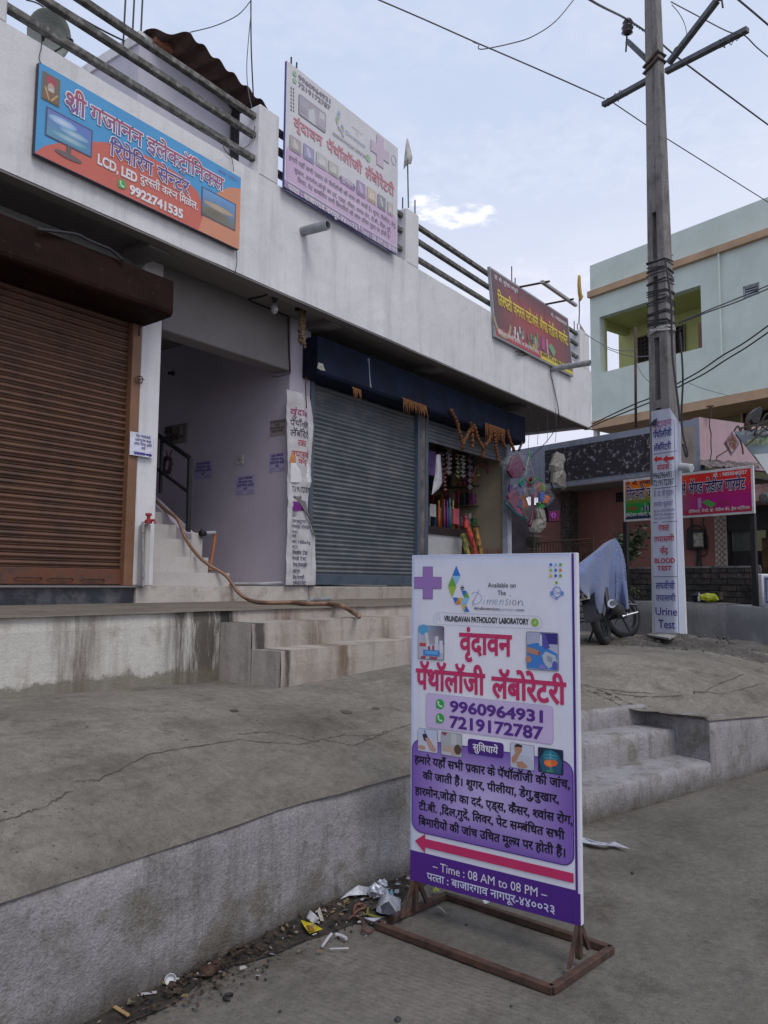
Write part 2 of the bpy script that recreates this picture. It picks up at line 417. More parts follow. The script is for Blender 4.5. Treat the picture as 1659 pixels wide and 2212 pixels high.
class Board:
    """flat printed panel: pos(u,v) maps metres on the face to the world; layers stand proud by fractions of a millimetre"""
    def __init__(s, o, U, Vv, parent, step=.0006, mat=None):
        s.o = V(o); s.U = V(U).normalized(); s.V = V(Vv).normalized(); s.n = s.U.cross(s.V).normalized(); s.par = parent; s.k = 1; s.step = step; s.mat = mat or PM
    disp = None
    def P(s, u, v, k=None): return s.o+s.U*u+s.V*v+s.n*(s.step*(s.k if k is None else k)+(s.disp(u, v) if s.disp else 0))
    def layer(s): s.k += 1; return s
    def mb(s): return MB()
    def done(s, m, name, mat=None, **kw): return m.build(name, mat or s.mat, s.par, **kw)
    def rect(s, m, u0, u1, v0, v1, col, k=None):
        cs = col if isinstance(col, list) else [col]*4
        m.add([s.P(u0, v0, k), s.P(u1, v0, k), s.P(u1, v1, k), s.P(u0, v1, k)], [(0,1,2,3)], cs)
    def poly(s, m, pts, col, k=None): m.add([s.P(u, v, k) for u, v in pts], [tuple(range(len(pts)))], col)
    def rr(s, m, u0, u1, v0, v1, r, col, mid=None, k=None, corners=(1,1,1,1)):
        pts = []
        for (cu, cv, a0, on) in ((u1-r, v1-r, 0, corners[0]), (u0+r, v1-r, 90, corners[1]), (u0+r, v0+r, 180, corners[2]), (u1-r, v0+r, 270, corners[3])):
            if on: pts += [(cu+r*math.cos(math.radians(a0+q)), cv+r*math.sin(math.radians(a0+q))) for q in range(0, 91, 15)]
            else:
                pts += [(cu+(r if a0 in (0, 270) else -r), cv+(r if a0 in (0, 90) else -r))]
        n = len(pts); c = ((u0+u1)/2, (v0+v1)/2)
        m.add([s.P(*p, k) for p in pts]+[s.P(*c, k)], [(i, (i+1) % n, n) for i in range(n)], [col]*n+[mid or col])
    def ell(s, m, u, v, ru, rv, col, k=None, mid=None, n=20, a0=0, a1=360):
        pts = [(u+ru*math.cos(math.radians(a0+(a1-a0)*i/n)), v+rv*math.sin(math.radians(a0+(a1-a0)*i/n))) for i in range(n+1)]
        m.add([s.P(*p, k) for p in pts]+[s.P(u, v, k)], [(i, i+1, n+1) for i in range(n)], [col]*(n+1)+[mid or col])
    def line(s, m, pts, w, col, k=None):
        vs, fs = stroke(pts, w); m.add([s.P(*p, k) for p in vs], fs, col)
    def text(s, m, txt, u0, v0, w, h, col, bold=.0, k=None, outline=None, ow=.03, align='fit', grad=None):
        """baseline v0, em height h (letters about .6 h tall), fitted to width w"""
        def one(bd, c, kk):
            vs, fs, wd = shape(txt, bd)
            b0 = shape(txt, bold)[0] if bd != bold else vs
            x0 = min(p[0] for p in b0); x1 = max(p[0] for p in b0)
            sx = w/(x1-x0) if align == 'fit' else h
            cols = c
            if grad and c is col: cols = [tuple(a+(b-a)*min(1, max(0, (p[1]+.1)/.9)) for a, b in zip(grad, col)) for p in vs]
            m.add([s.P(u0+(p[0]-x0)*sx, v0+p[1]*h, kk+.75*p[2]) for p in vs], fs, cols)
        kk = s.k if k is None else k
        if outline is not None: one(bold+ow, outline, kk); kk += 1
        one(bold, col, kk)
# ================================================================= materials
M = {}
M['white'] = plaster('whitewashed plaster', (.69, .69, .71), (.30, .30, .295), .28, .42, bmp=.25, grain=.07)
M['whiteold'] = plaster('weathered whitewash', (.56, .545, .50), (.20, .165, .13), .6, .8, patch=(.38, .34, .29), patchamt=.16, bmp=.5, low=(.90, .93, (.15, .135, .10)), stains=((3.35, 4.05, 0, (.07, .06, .05), 1.6), (2.55, 2.95, 0, (.14, .12, .10), .9), (3.8, 4.0, 0, (.03, .03, .03), 1.5)))
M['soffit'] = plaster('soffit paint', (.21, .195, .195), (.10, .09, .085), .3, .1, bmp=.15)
M['lav'] = plaster('lavender wall paint', (.46, .42, .50), (.32, .27, .33), .35, .15, bmp=.12, grain=.05)
M['steps'] = plaster('worn cream steps', (.40, .365, .33), (.13, .10, .08), .7, .8, patch=(.30, .26, .22), patchamt=.25, bmp=.5, stains=((4.35, 4.75, 0, (.15, .105, .07), .9), (5.3, 5.6, 0, (.16, .12, .09), .7), (3.87, 4.05, 0, (.05, .045, .04), 1.2)))
M['plinth'] = plaster('chipped plinth', (.50, .47, .43), (.17, .13, .10), .85, .35, patch=(.3, .24, .2), patchamt=.35, bmp=.5)
M['apron'] = None
def concrete(name, a, b_, dark, stain, scale=1., streak=None, lines=False, grain=.25):
    m, t, b = newmat(name)
    c = mixc(t, rmp(t, noise(t, .9*scale, 9, .72), .36, .64), tuple(x*.85 for x in a), b_)
    c = mixc(t, mth(t, 'MULTIPLY', rmp(t, noise(t, 2.3*scale, 9, .75), .52, .7), .75), c, dark)
    c = mixc(t, mth(t, 'MULTIPLY', rmp(t, noise(t, 7*scale, 6, .7), .6, .75), .5), c, stain)
    if streak: c = mixc(t, mth(t, 'MULTIPLY', rmp(t, noise(t, 3, 6, .7, stretch=streak), .5, .72), .4), c, dark)
    sp = rmp(t, noise(t, 55, 2, .5), .66, .72); c = mixc(t, mth(t, 'MULTIPLY', sp, .5), c, tuple(x*.35 for x in c4(dark)[:3]))
    g = rmp(t, noise(t, 170, 3, .8), .25, .75, 1-grain, 1+grain); c = mixc(t, 1, c, g, 'MULTIPLY')
    g = rmp(t, noise(t, 22, 8, .8), .35, .65, .78, 1.18); c = mixc(t, 1, c, g, 'MULTIPLY')
    t.links.new(c, b.inputs['Base Color']); b.inputs['Roughness'].default_value = .92; b.inputs['Specular IOR Level'].default_value = .2
    h = mth(t, 'ADD', noise(t, 9, 8, .72), mth(t, 'MULTIPLY', noise(t, 90, 4, .7), .5))
    if lines:
        g_ = t.nodes.new('ShaderNodeNewGeometry'); mp_ = t.nodes.new('ShaderNodeMapping'); mp_.inputs['Rotation'].default_value = (0, 0, math.radians(-1))
        t.links.new(g_.outputs['Position'], mp_.inputs[0])
        w = t.nodes.new('ShaderNodeTexWave'); w.bands_direction = 'X'; w.inputs['Scale'].default_value = 11; w.inputs['Distortion'].default_value = 3.5; w.inputs['Detail'].default_value = 4; w.inputs['Detail Scale'].default_value = 2.5
        t.links.new(mp_.outputs[0], w.inputs['Vector'])
        fade = rmp(t, noise(t, .9, 4, .6), .42, .6)
        h = mth(t, 'ADD', h, mth(t, 'MULTIPLY', mth(t, 'MULTIPLY', w.outputs['Fac'], fade), .35))
    bump(t, b, h, .45 if lines else .8, .02 if lines else .03)
    return m
M['apron'] = concrete('trodden concrete apron', (.18, .162, .136), (.265, .245, .212), (.08, .071, .06), (.15, .142, .115), streak=(.35, 2.2, 1))
M['road'] = concrete('concrete road', (.115, .106, .092), (.17, .157, .136), (.058, .051, .04), (.11, .087, .063), lines=True)
M['tread'] = concrete('worn tread cement', (.19, .165, .135), (.26, .225, .185), (.11, .09, .07), (.13, .105, .08))
M['retain'] = plaster('retaining wall cement', (.31, .30, .305), (.085, .074, .058), .95, .7, patch=(.175, .165, .145), patchamt=.3, bmp=.8, low=(.0, .14, (.07, .06, .045)), grain=.3, sc=2.3)
M['greywall'] = plaster('grey cement wall', (.24, .24, .25), (.075, .075, .08), .8, .5, patch=(.34, .34, .34), patchamt=.15, bmp=.4, low=(.55, .7, (.14, .13, .12)))
M['darktile'] = simple('dark blue glazed plinth', (.02, .024, .034), .4, var=.3, scale=4, dirt=(.16, .16, .17), dirtamt=.25, dscale=3)
M['brownslat'] = simple('brown enamel slat', (.115, .056, .034), .42, var=.12, scale=3, stretch=(.3, 1, 4), dirt=(.06, .036, .025), dirtamt=.4, dscale=4, bmp=.05, chips=(.2, .12, .08))
M['brownbox'] = simple('rust brown shutter box', (.018, .0068, .0048), .8, spec=.15, var=.3, scale=3, dirt=(.25, .2, .17), dirtamt=.06, dscale=9, bmp=.1)
M['rustrail'] = simple('rusty brown bottom rail', (.16, .055, .024), .6, var=.25, scale=5, dirt=(.07, .035, .025), dirtamt=.5, dscale=5)
M['tan'] = simple('tan shutter guide', (.20, .10, .055), .55, var=.15, scale=4)
M['blueslat'] = simple('blue grey slat', (.115, .130, .150), .30, metal=.15, var=.15, scale=2.5, stretch=(.3, 1, 4), dirt=(.19, .19, .19), dirtamt=.35, dscale=3.5, chips=(.34, .34, .34))
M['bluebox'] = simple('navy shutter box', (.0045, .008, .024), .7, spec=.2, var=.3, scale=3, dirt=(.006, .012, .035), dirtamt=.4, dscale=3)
M['blueframe'] = simple('blue painted frame', (.07, .10, .14), .5, var=.2, scale=5, dirt=(.07, .05, .045), dirtamt=.35)
M['mold'] = simple('mouldy rail pipe', (.27, .26, .25), .8, var=.35, scale=14, dirt=(.07, .068, .06), dirtamt=.75, dscale=11, bmp=.3)
M['rust'] = simple('rusty iron', (.048, .027, .020), .75, var=.35, scale=20, dirt=(.10, .048, .03), dirtamt=.4, dscale=12, bmp=.2)
M['blackiron'] = simple('black iron', (.014, .014, .016), .5, var=.3, scale=20)
M['darkwire'] = simple('dark wire', (.02, .02, .025), .6)
M['alwire'] = simple('weathered conductor', (.12, .12, .13), .55, metal=.4)
M['pvc'] = simple('grey pvc pipe', (.29, .31, .33), .45, var=.2, scale=9, dirt=(.16, .13, .1), dirtamt=.3)
M['pipein'] = simple('pipe inside', (.02, .02, .02), .9)
M['lavdark'] = M['lav']
def add_(t, *a): return a
# ================================================================= ground
def lerp(pts, x):
    if x <= pts[0][0]: return pts[0][1]
    for (a, b), (c, d) in zip(pts, pts[1:]):
        if x <= c: return b+(d-b)*(x-a)/(c-a)
    return pts[-1][1]
ZE = [(0, .52), (3, .525), (4.8, .55), (6.3, .51), (7.3, .458), (9, .46), (13, .6), (40, .7)]
ZB = [(2.3, .86), (3.9, .80), (5.4, .845), (7, .84), (9, .83), (10.4, .83), (12, .82), (40, .8)]
YE = [(-40, 2.44), (2.7, 2.44), (3.5, 2.33), (4.84, 1.975), (6.32, 1.53), (7.27, 1.29), (10, .5), (40, -8)]
YH = [(-40, 2.44), (2.7, 2.44), (3.5, 2.33), (4.2, 2.3), (4.4, 2.88), (5.8, 2.36), (6.53, 2.08), (6.9, 1.5), (7.27, 1.29), (10, .5), (40, -8)]
def nz(x, y, s=1.):
    from mathutils import noise as mn
    return mn.noise(V((x*s, y*s, 3.1)))
def apz(x, y):
    ye = lerp(YH, x); t = max(0, min(1, (y-ye)/(3.7-ye if ye < 3 else 1)));
    if x > 7: t = max(0, min(1, (y-ye)/1.5))
    k = 1-(1-t)**1.7
    z = lerp(ZE, x)*(1-k)+lerp(ZB, x)*k
    return z+.012*nz(x, y, .9)+.006*nz(x, y, 3.1)+(.007*nz(x*1.2, y*7, 1.3)+.005*nz(x, y, 9) if x > 4.5 else .002*nz(x, y, 9))
m = MB(); m.grid(lambda u, v: V((-60+u*200, -90+v*150, 0)), 8, 8)
m = MB()
def road(u, v):
    x = -3+u*15; y = -3+v*5.8; return V((x, y, .008*nz(x, y, .7)+.003*nz(x, y, 4)))
m.grid(road, 150, 58)
for a in ((-90, -3, -90, 60), (12, 150, -90, 60), (-3, 12, -90, -3), (-3, 12, 2.8, 60)):
    m.box(a[0], a[1], a[2], a[3], -.3, -.004)
m.build('road', M['road'], kind='structure', smooth=False)
NL, NR = V((4.2, 2.145)), V((6.32, 1.53)); TL, TR = V((4.4, 2.90)), V((6.535, 2.08))
Bc = [V((x, lerp(YE, x))) for x in [-4+i*.2 for i in range(42)] if x < 4.15]+[NL]+[NL.lerp(TL, i/5) for i in range(1, 6)]
Bc += [TL.lerp(TR, i/14) for i in range(1, 15)]+[TR.lerp(NR, i/4) for i in range(1, 5)]
Bc += [V((x, lerp(YE, x))) for x in (6.5, 6.7, 6.9, 7.1, 7.27, 7.6, 8, 8.5, 9, 9.6, 10.3, 11, 12, 13, 14.5, 17, 21)]
n = len(Bc); Tc = []
for i, b in enumerate(Bc):
    x = b.x if b.x < 4.19 or b.x > 6.9 else None
    Tc.append(b.x if x is not None else None)
Tc = [b.x for b in Bc]
i0 = next(i for i, b in enumerate(Bc) if b == NL); i1 = max(i for i, b in enumerate(Bc) if b == NR)
for i in range(i0, i1+1): Tc[i] = 4.2+(6.7-4.2)*(i-i0)/(i1-i0)
Tc = [max(Tc[max(0, i-1)] if i else -99, t) for i, t in enumerate(Tc)]
for i in range(1, n):
    if Tc[i] <= Tc[i-1]: Tc[i] = Tc[i-1]+.01
NVR = 90; vs = []
for j in range(NVR+1):
    v = (j/NVR)**1.3
    for i in range(n):
        x = Bc[i].x+(Tc[i]-Bc[i].x)*v; y = Bc[i].y+(9.5-Bc[i].y)*v
        z = apz(x, y)
        if j == 0: z -= .022
        elif j == 1: z -= .004
        vs.append((x, y, z))
fs = [(j*n+i, j*n+i+1, (j+1)*n+i+1, (j+1)*n+i) for j in range(NVR) for i in range(n-1)]
apron = MB().add(vs, fs).build('pavement', M['apron'], kind='structure', smooth=True)
# cracks: thin open joints sunk in the apron, dark with dirt
M['crack'] = simple('dirt filled crack', (.075, .066, .054), 1)
def crack(pts, w, name='crack'):
    P = []
    for a, b in zip(pts, pts[1:]):
        for k in range(12):
            t = k/12; P.append((a[0]+(b[0]-a[0])*t+random.uniform(-.008, .008), a[1]+(b[1]-a[1])*t+random.uniform(-.008, .008)))
    vs, fs = stroke(P, w); vs = [V((x+random.uniform(-.4, .4)*w, y+random.uniform(-.4, .4)*w)) for x, y in vs]
    return [V((v.x, v.y, apz(v.x, v.y)+.004)) for v in vs], fs
mk = MB()
def apt(px, py):
    d = ray(px, py); t = .5
    while t < 60:
        p = CAM+d*t
        if p.z < (apz(p.x, p.y) if p.y > lerp(YE, p.x) else 0): break
        t += .02
    return (p.x, p.y)
for pts, w in (([(160, 1692), (215, 1690), (330, 1632), (520, 1603), (640, 1612), (700, 1600), (762, 1612), (848, 1582)], .004), ([(0, 1782), (90, 1752), (160, 1712)], .004),
               ([(515, 1590), (590, 1582), (690, 1605)], .004), ([(700, 1600), (745, 1590), (800, 1590), (858, 1575), (888, 1565)], .004), ([(1258, 1495), (1330, 1500), (1385, 1507), (1460, 1505), (1560, 1500), (1655, 1478)], .006),
               ([(1255, 1478), (1370, 1497), (1410, 1500)], .006), ([(1450, 1508), (1520, 1496), (1659, 1440)], .005), ([(820, 1530), (870, 1536)], .004)):
    a, b = crack([apt(*p) for p in pts], w); mk.add(a, b)
mk.build('crack', M['crack'], apron)
# retaining wall: a leaning, lumpy face with a worn lip
def wallface(curve, name, mat, label, cat, z0=-.05, lip=.03, lean=.0, nseg=8, par=None, ztop=None):
    m = MB(); L_ = []
    for i in range(len(curve)-1):
        k = max(1, int((curve[i+1]-curve[i]).length/.12))
        L_ += [curve[i].lerp(curve[i+1], j/k) for j in range(k)]
    L_.append(curve[-1]); nn = len(L_); rows = 12
    vs = []
    for j in range(rows+2):
        for i, p in enumerate(L_):
            d = (L_[min(i+1, nn-1)]-L_[max(i-1, 0)]).normalized(); o = V((d.y, -d.x))
            zt = (ztop(p) if ztop else apz(p.x, p.y+.02))-.004
            if j <= rows: t = j/rows; z = z0+(zt-z0)*t; off = .012*nz(p.x*1.7, z*1.7+9, 1.4)+.006*nz(p.x*6, z*6, 1)+lean*(1-t)
            else: z = zt; off = -.25
            if j == rows: off -= lip; 
            if j == rows-1: off -= lip*.2
            q = p+o*off; vs.append((q.x, q.y, z))
    fs = [(j*nn+i, j*nn+i+1, (j+1)*nn+i+1, (j+1)*nn+i) for j in range(rows+1) for i in range(nn-1)]
    m.add(vs, fs)
    back = [(p.x+.3*(L_[min(i+1, nn-1)]-L_[max(i-1, 0)]).normalized().y*-1, p.y+.3*(L_[min(i+1, nn-1)]-L_[max(i-1, 0)]).normalized().x, -.05) for i, p in enumerate(L_)]
    return m.build(name, mat, par, smooth=True, label=label, cat=cat)
wallface([V((-4, 2.44)), V((2.6, 2.44)), V((3.0, 2.42)), V((3.5, 2.335)), NL], 'retaining_wall', M['retain'], 'long stained cement retaining wall between the road and the raised pavement', 'wall')
wallface([NR, V((7.27, 1.29)), V((10, .5)), V((14, -.66)), V((21, -2.6))], 'retaining_wall', M['retain'], 'low pale retaining wall to the right of the pavement steps', 'wall')
# street steps in the notch
st = thing('street_steps', (5.3, 2.1, 0), 'three worn cement steps leading up from the road behind the lab signboard', 'steps')
dF = (NR-NL).normalized(); nF = V((-dF.y, dF.x))
def stepblock(a, b, c, d, z, zz=-.05):
    m = MB(); nx = 26
    A, B_, C_, D_ = V(a), V(b), V(c), V(d)
    rows = [(0, 'f', zz), (.5, 'f', zz+(z-zz)*.5), (.93, 'f', z-.03), (1, 'f2', z-.006), (1, 't', z), (1, 't2', z)]
    vs = []
    for r, k, zv in rows:
        for i in range(nx+1):
            u = i/nx; f = A.lerp(B_, u); g = D_.lerp(C_, u); o = (f-g).normalized()
            off = .008*nz(u*20, zv*8)+.012*nz(u*55, zv*20+4)
            p = {'f': f+o*off, 'f2': f+o*(off-.012), 't': f-o*.03, 't2': g-o*.02}[k]
            vs.append((p.x, p.y, zv+(.004*nz(u*30, 7) if k in 'f2t' else 0)))
    fs = [(j*(nx+1)+i, j*(nx+1)+i+1, (j+1)*(nx+1)+i+1, (j+1)*(nx+1)+i) for j in range(5) for i in range(nx)]
    return m.add(vs, fs)
m1L, m1R = V((4.32, 2.6)), V((6.43, 1.815))
stepblock(NL, NR, m1R, m1L, .19).build('step', M['retain'], st, smooth=True)
stepblock(m1L, m1R, TR, TL, .385, .15).build('step', M['retain'], st, smooth=True)
stepblock(TL, TR, TR+nF*.02, TL+nF*.02, .535, .35).build('step', M['retain'], st, smooth=True)
m = MB(); vs = []
for j in range(7):
    for i in range(7):
        p = NR.lerp(TR, i/6); z = -.05+(apz(p.x+.02, p.y)-.02+.05)*j/6; vs.append((p.x+.004+.008*nz(i*3, j*2), p.y, z))
m.add(vs, [(j*7+i, j*7+i+1, (j+1)*7+i+1, (j+1)*7+i) for j in range(6) for i in range(6)]); m.build('side_wall', M['retain'], st, smooth=True)
# ================================================================= the row of shops
YW, YF = 6.2, 5.66; ZT = 1.449; ZP = 1.292
bld = thing('shop_building', (7, 6.2, 1.29), 'long single storey row of shops with deep white parapet and metal rails', 'building')
pf = thing('shop_platform', (5, 4.2, .8), 'raised whitewashed platform with two long steps in front of the shops', 'platform')
def slabgrid(x0, x1, y, z0, z1, dx=.12, dz=.08, amp=.006, lip=0, flip=False):
    nx = max(1, int((x1-x0)/dx)); n_z = max(1, int((z1-z0)/dz)); m = MB()
    def fn(u, v):
        x = x0+(x1-x0)*u; z = z0+(z1-z0)*v
        return V((x, y-amp*(nz(x*1.6, z*1.6)+.5*nz(x*7, z*7))+(lip if v == 1 else 0), z))
    return m.grid(fn, nx, n_z)
# platform body
m = slabgrid(-3, 3.95, 4.213, .6, ZP, lip=.01)
m.box(-3, 9.2, 4.235, 6.4, .3, ZP-.012)
m.build('body', M['whiteold'], pf)
m = MB(); m.grid(lambda u, v: V((-3+u*12.2, 4.19+v*2.2, ZP+.004*nz(u*30, v*5))), 80, 10)
m.box(9.2, 12.4, 5.5, 6.4, .3, ZP); m.build('floor', M['tread'], pf)
def longstep(x0, x1, y0, y1, z, zb, name='step'):
    m = slabgrid(x0, x1, y0, zb, z, lip=.008)
    m.grid(lambda u, v: V((x0+(x1-x0)*u, y0+.008+(y1-y0)*v, z+.003*nz(u*25, v*3))), 60, 4)
    m.grid(lambda u, v: V((x0+.004*nz(v*5, u*5), y1+(y0+.01-y1)*u, zb+(z-zb)*v)), 6, 6)
    m.box(x0+.03, x1, y0+.03, y1, zb, z-.01)
    return m.build(name, M['steps'], pf)
m = slabgrid(3.95, 9.2, 4.205, 1.0, ZP, lip=.01); m.build('upper_riser', M['steps'], pf)
longstep(3.88, 8.5, 3.896, 4.22, 1.212, .7)
longstep(3.885, 8.5, 3.63, 3.91, 1.04, .65)
# thresholds
MB().box(-3, 4.62, YW-.0, YW+.25, ZP-.02, ZT-.012).build('dark_plinth', M['darktile'], bld)
MB().box(-3, 4.70, YW-.035, YW+.2, ZT-.012, ZT+.004).build('door_sill', M['soffit'], bld)
m = slabgrid(4.63, 7.05, YW-.02, ZP-.01, ZT+.002, amp=.01); m.box(4.63, 7.05, YW-.012, 10.5, ZP-.02, ZT); m.build('stair_plinth', M['plinth'], bld)
MB().box(7.053, 12.38, YW-.035, 10.5, ZP-.02, ZT).build('shop_plinth', M['steps'], bld, bev=.01)
# pillars and walls
MB().box(4.60, 4.84, YW, 8.2, ZT+.001, 4.62).build('pillar', M['white'], bld, bev=.012)
MB().box(-3, 4.60, YW+.12, YW+.3, ZT, 4.62).build('back_wall', M['white'], bld)
MB().box(6.69, 7.055, YW, 10.5, ZT+.001, 4.62).build('side_wall', M['lav'], bld, bev=.01)
MB().box(4.84, 6.69, 10.3, 10.5, ZT, 4.62).build('back_wall', M['lav'], bld)
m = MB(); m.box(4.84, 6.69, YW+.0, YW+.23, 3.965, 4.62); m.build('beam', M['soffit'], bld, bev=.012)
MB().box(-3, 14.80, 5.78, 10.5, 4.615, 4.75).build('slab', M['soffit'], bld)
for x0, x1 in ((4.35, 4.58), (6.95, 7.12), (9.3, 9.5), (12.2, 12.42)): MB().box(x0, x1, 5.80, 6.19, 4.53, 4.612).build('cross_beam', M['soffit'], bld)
# parapet: front beam and upstand in one face
m = slabgrid(-3, 14.84, YF, 4.573, 5.722, dx=.15, dz=.1, amp=.007)
m.box(-3, 14.84, YF+.012, 5.78, 4.58, 5.722)
m.box(14.72, 14.84, 5.78, 10.5, 4.58, 5.722)
m.build('parapet', M['white'], bld)
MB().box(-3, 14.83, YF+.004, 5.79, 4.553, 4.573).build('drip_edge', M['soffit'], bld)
m = MB(); m.box(-3, 14.6, 7.6, 10.5, 4.751, 4.9)
pz = {'a': 6.9, 'b': 6.505, 'c': 6.49, 'd': 6.47}
for x0, x1, z in ((2.55, 2.884, 7.2), (5.575, 5.875, 6.505), (8.31, 8.615, 6.485), (14.35, 14.80, 6.47)):
    MB().box(x0, x1, YF+.004, YF+.33, 5.715, z).build('parapet_post', M['white'], bld, bev=.02)
zr = [aY(543, q, 5.75).z for q in (247, 289, 340)]
for x0, x1 in ((-2.5, 2.56), (2.884, 5.58), (5.875, 8.31), (8.615, 14.36)):
    for z in zr: MB().box(x0, x1, 5.72, 5.785, z-.032, z+.032).build('rail', M['mold'], bld, bev=.008)
# brown shutter
def slats(x0, x1, y, z0, z1, pitch, mat, prof, parent):
    n_ = int((z1-z0)/pitch); me = None; var = []
    for i in range(n_):
        if i < 7:
            m = MB(); k = len(prof); nx = 30; vs = []
            for j in range(nx+1):
                x = x0+(x1-x0)*j/nx; b1 = .0035*nz(x*1.1, i*.9+y)+.0015*nz(x*5, i*3.1); b2 = .0018*nz(x*1.7+9, i*1.3+y)
                if i in (2, 5): b1 -= .007*math.exp(-((x-(x0+(x1-x0)*(.3+.09*i)))/.12)**2)
                vs += [(x, y-p[0]-b1, z0+p[1]*pitch+b2) for p in prof]
            m.add(vs, [(j*k+q, j*k+q+1, (j+1)*k+q+1, (j+1)*k+q) for j in range(nx) for q in range(k-1)])
            o = m.build('slat', mat, parent, smooth=True); var.append(o); o.location = (0, 0, i*pitch)
        else:
            me = random.choice(var); o = me.copy(); COL.objects.link(o); o.parent = parent; WL[o.name] = WL[parent.name]
            o.location = (random.uniform(-.004, .004), random.uniform(-.004, .003), i*pitch+random.uniform(-.0015, .0015)); o.rotation_euler = (0, random.uniform(-.0006, .0006), 0)
sh = thing('x', (2, 6.2, ZT), None, None); sh.name = 'roller_shutter'; WL[sh.name] = V((2, 6.2, ZT))
def sub(name, loc, parent):
    o = bpy.data.objects.new(name, None); COL.objects.link(o); o.parent = parent; o.location = V(loc)-WL[parent.name]; WL[o.name] = V(loc); return o
bpy.data.objects.remove(sh)
sh = sub('roller_shutter', (2, 6.2, ZT), bld); sh['label'] = 'brown roller shutter of the left shop, fully closed'
slats(-2.8, 4.505, YW+.07, ZT+.155, 4.15, .0605, M['brownslat'], [(0, 0), (.004, .06), (.012, .12), (.004, .18), (.0, .25), (.010, .34), (.019, .5), (.021, .62), (.017, .78), (.006, .92), (0, 1)], sh)
m = MB(); m.box(-2.8, 4.505, YW+.035, YW+.075, ZT+.012, ZT+.155); m.build('bottom_rail', M['rustrail'], sh, bev=.006)
for p in ((200, 1254), (60, 1250), (130, 1252)):
    q = aY(p[0], p[1]-3, YW+.03); m = MB(); m.tube([q+V((-.12, 0, -.01)), q+V((-.1, -.02, 0)), q+V((.1, -.02, 0)), q+V((.12, 0, -.01))], .006, 6); m.build('handle', M['rust'], sh)
MB().box(4.50, 4.60, YW-.01, YW+.09, ZT+.004, 3.98).build('guide_rail', M['tan'], bld, bev=.005)
m = MB(); n_ = 14
prof = [(5.77, 4.285), (5.765, 4.0), (5.775, 3.965), (5.80, 3.945), (6.0, 3.935), (6.2, 3.93), (6.21, 4.285)]
m.prism([(-2.9, a, b) for a, b in prof], (7.52, 0, 0)); m.build('shutter_box', M['brownbox'], bld, bev=.006)
# blue shutter and the open shop's frame
sh2 = sub('roller_shutter', (8.2, 6.2, ZT), bld); sh2['label'] = 'blue grey roller shutter of the middle shop, closed'
slats(7.13, 9.40, YW+.06, ZT+.15, 4.1, .0555, M['blueslat'], [(0, 0), (.006, .1), (.0, .2), (.010, .32), (.018, .5), (.018, .68), (.010, .85), (0, 1)], sh2)
MB().box(7.13, 9.40, YW+.02, YW+.06, ZT+.02, ZT+.15).build('bottom_rail', M['blueframe'], sh2, bev=.006)
MB().box(7.06, 7.13, YW-.01, YW+.09, ZT+.003, 3.98).build('guide_rail', M['blueframe'], bld, bev=.004)
MB().box(9.40, 9.47, YW-.02, YW+.09, ZT+.003, 3.98).build('guide_rail', M['blueframe'], bld, bev=.004)
MB().box(9.475, 9.60, YW-.01, YW+.12, ZT+.003, 3.93).build('door_post', simple('dark stained post', (.12, .10, .10), .7, var=.4, scale=6, dirt=(.3, .29, .3), dirtamt=.2), bld, bev=.004)
MB().box(9.605, 9.68, YW-.02, YW+.09, ZT+.003, 3.93).build('guide_rail', M['blueframe'], bld, bev=.004)
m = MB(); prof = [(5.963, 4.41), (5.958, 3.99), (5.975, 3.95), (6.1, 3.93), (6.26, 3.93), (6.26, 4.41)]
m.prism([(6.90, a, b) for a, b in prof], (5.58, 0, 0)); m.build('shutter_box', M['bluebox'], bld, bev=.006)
m = MB()
for i in range(7): m.box(9.68, 12.22, YW+.03-.004*(i % 2), YW+.07, 3.60+i*.055, 3.648+i*.055)
m.build('rolled_slats', M['blueslat'], bld)
MB().box(12.22, 12.30, YW-.02, YW+.09, ZT+.003, 3.95).build('guide_rail', simple('pale blue guide', (.30, .35, .42), .4), bld, bev=.004)
MB().box(12.31, 12.38, YW-.01, 10.5, ZT+.003, 4.6).build('end_wall', M['lav'], bld)
MB().box(-3, 12.3, 10.4, 10.5, ZT, 4.6).build('rear_wall', M['white'], bld)
# ================================================================= signboards
def uv(b, x, y):
    p = aP(x, y, b.o, b.n); d = p-b.o; return d.dot(b.U), d.dot(b.V)
def capfrac(txt):
    dev = any('\u0900' <= c <= '\u0965' for c in txt)
    vs, fs = _raw('न' if dev else 'H'); return max(v[1] for v in vs)
def ptxt(b, name, txt, c, p0, x1, ytop, col, bold=0., mat=None, build=True, m=None, **kw):
    """text with its baseline-left at crop pixel p0, its right end at column x1, its headline at row ytop"""
    u0, v0 = uv(b, *c(*p0)); u1, _ = uv(b, *c(x1[0], x1[1])) if isinstance(x1, tuple) else uv(b, *c(x1, p0[1]))
    _, vt = uv(b, *c(p0[0], ytop)); h = (vt-v0)/capfrac(txt)
    mm = m or MB(); b.text(mm, txt, u0, v0, u1-u0, h, col, bold=bold, **kw)
    if m is None and build: return b.done(mm, name, mat)
    return mm
def prect(b, m, c, p0, p1, col, **kw):
    u0, v1 = uv(b, *c(*p0)); u1, v0 = uv(b, *c(*p1)); b.rect(m, u0, u1, v0, v1, col, **kw); return u0, u1, v0, v1
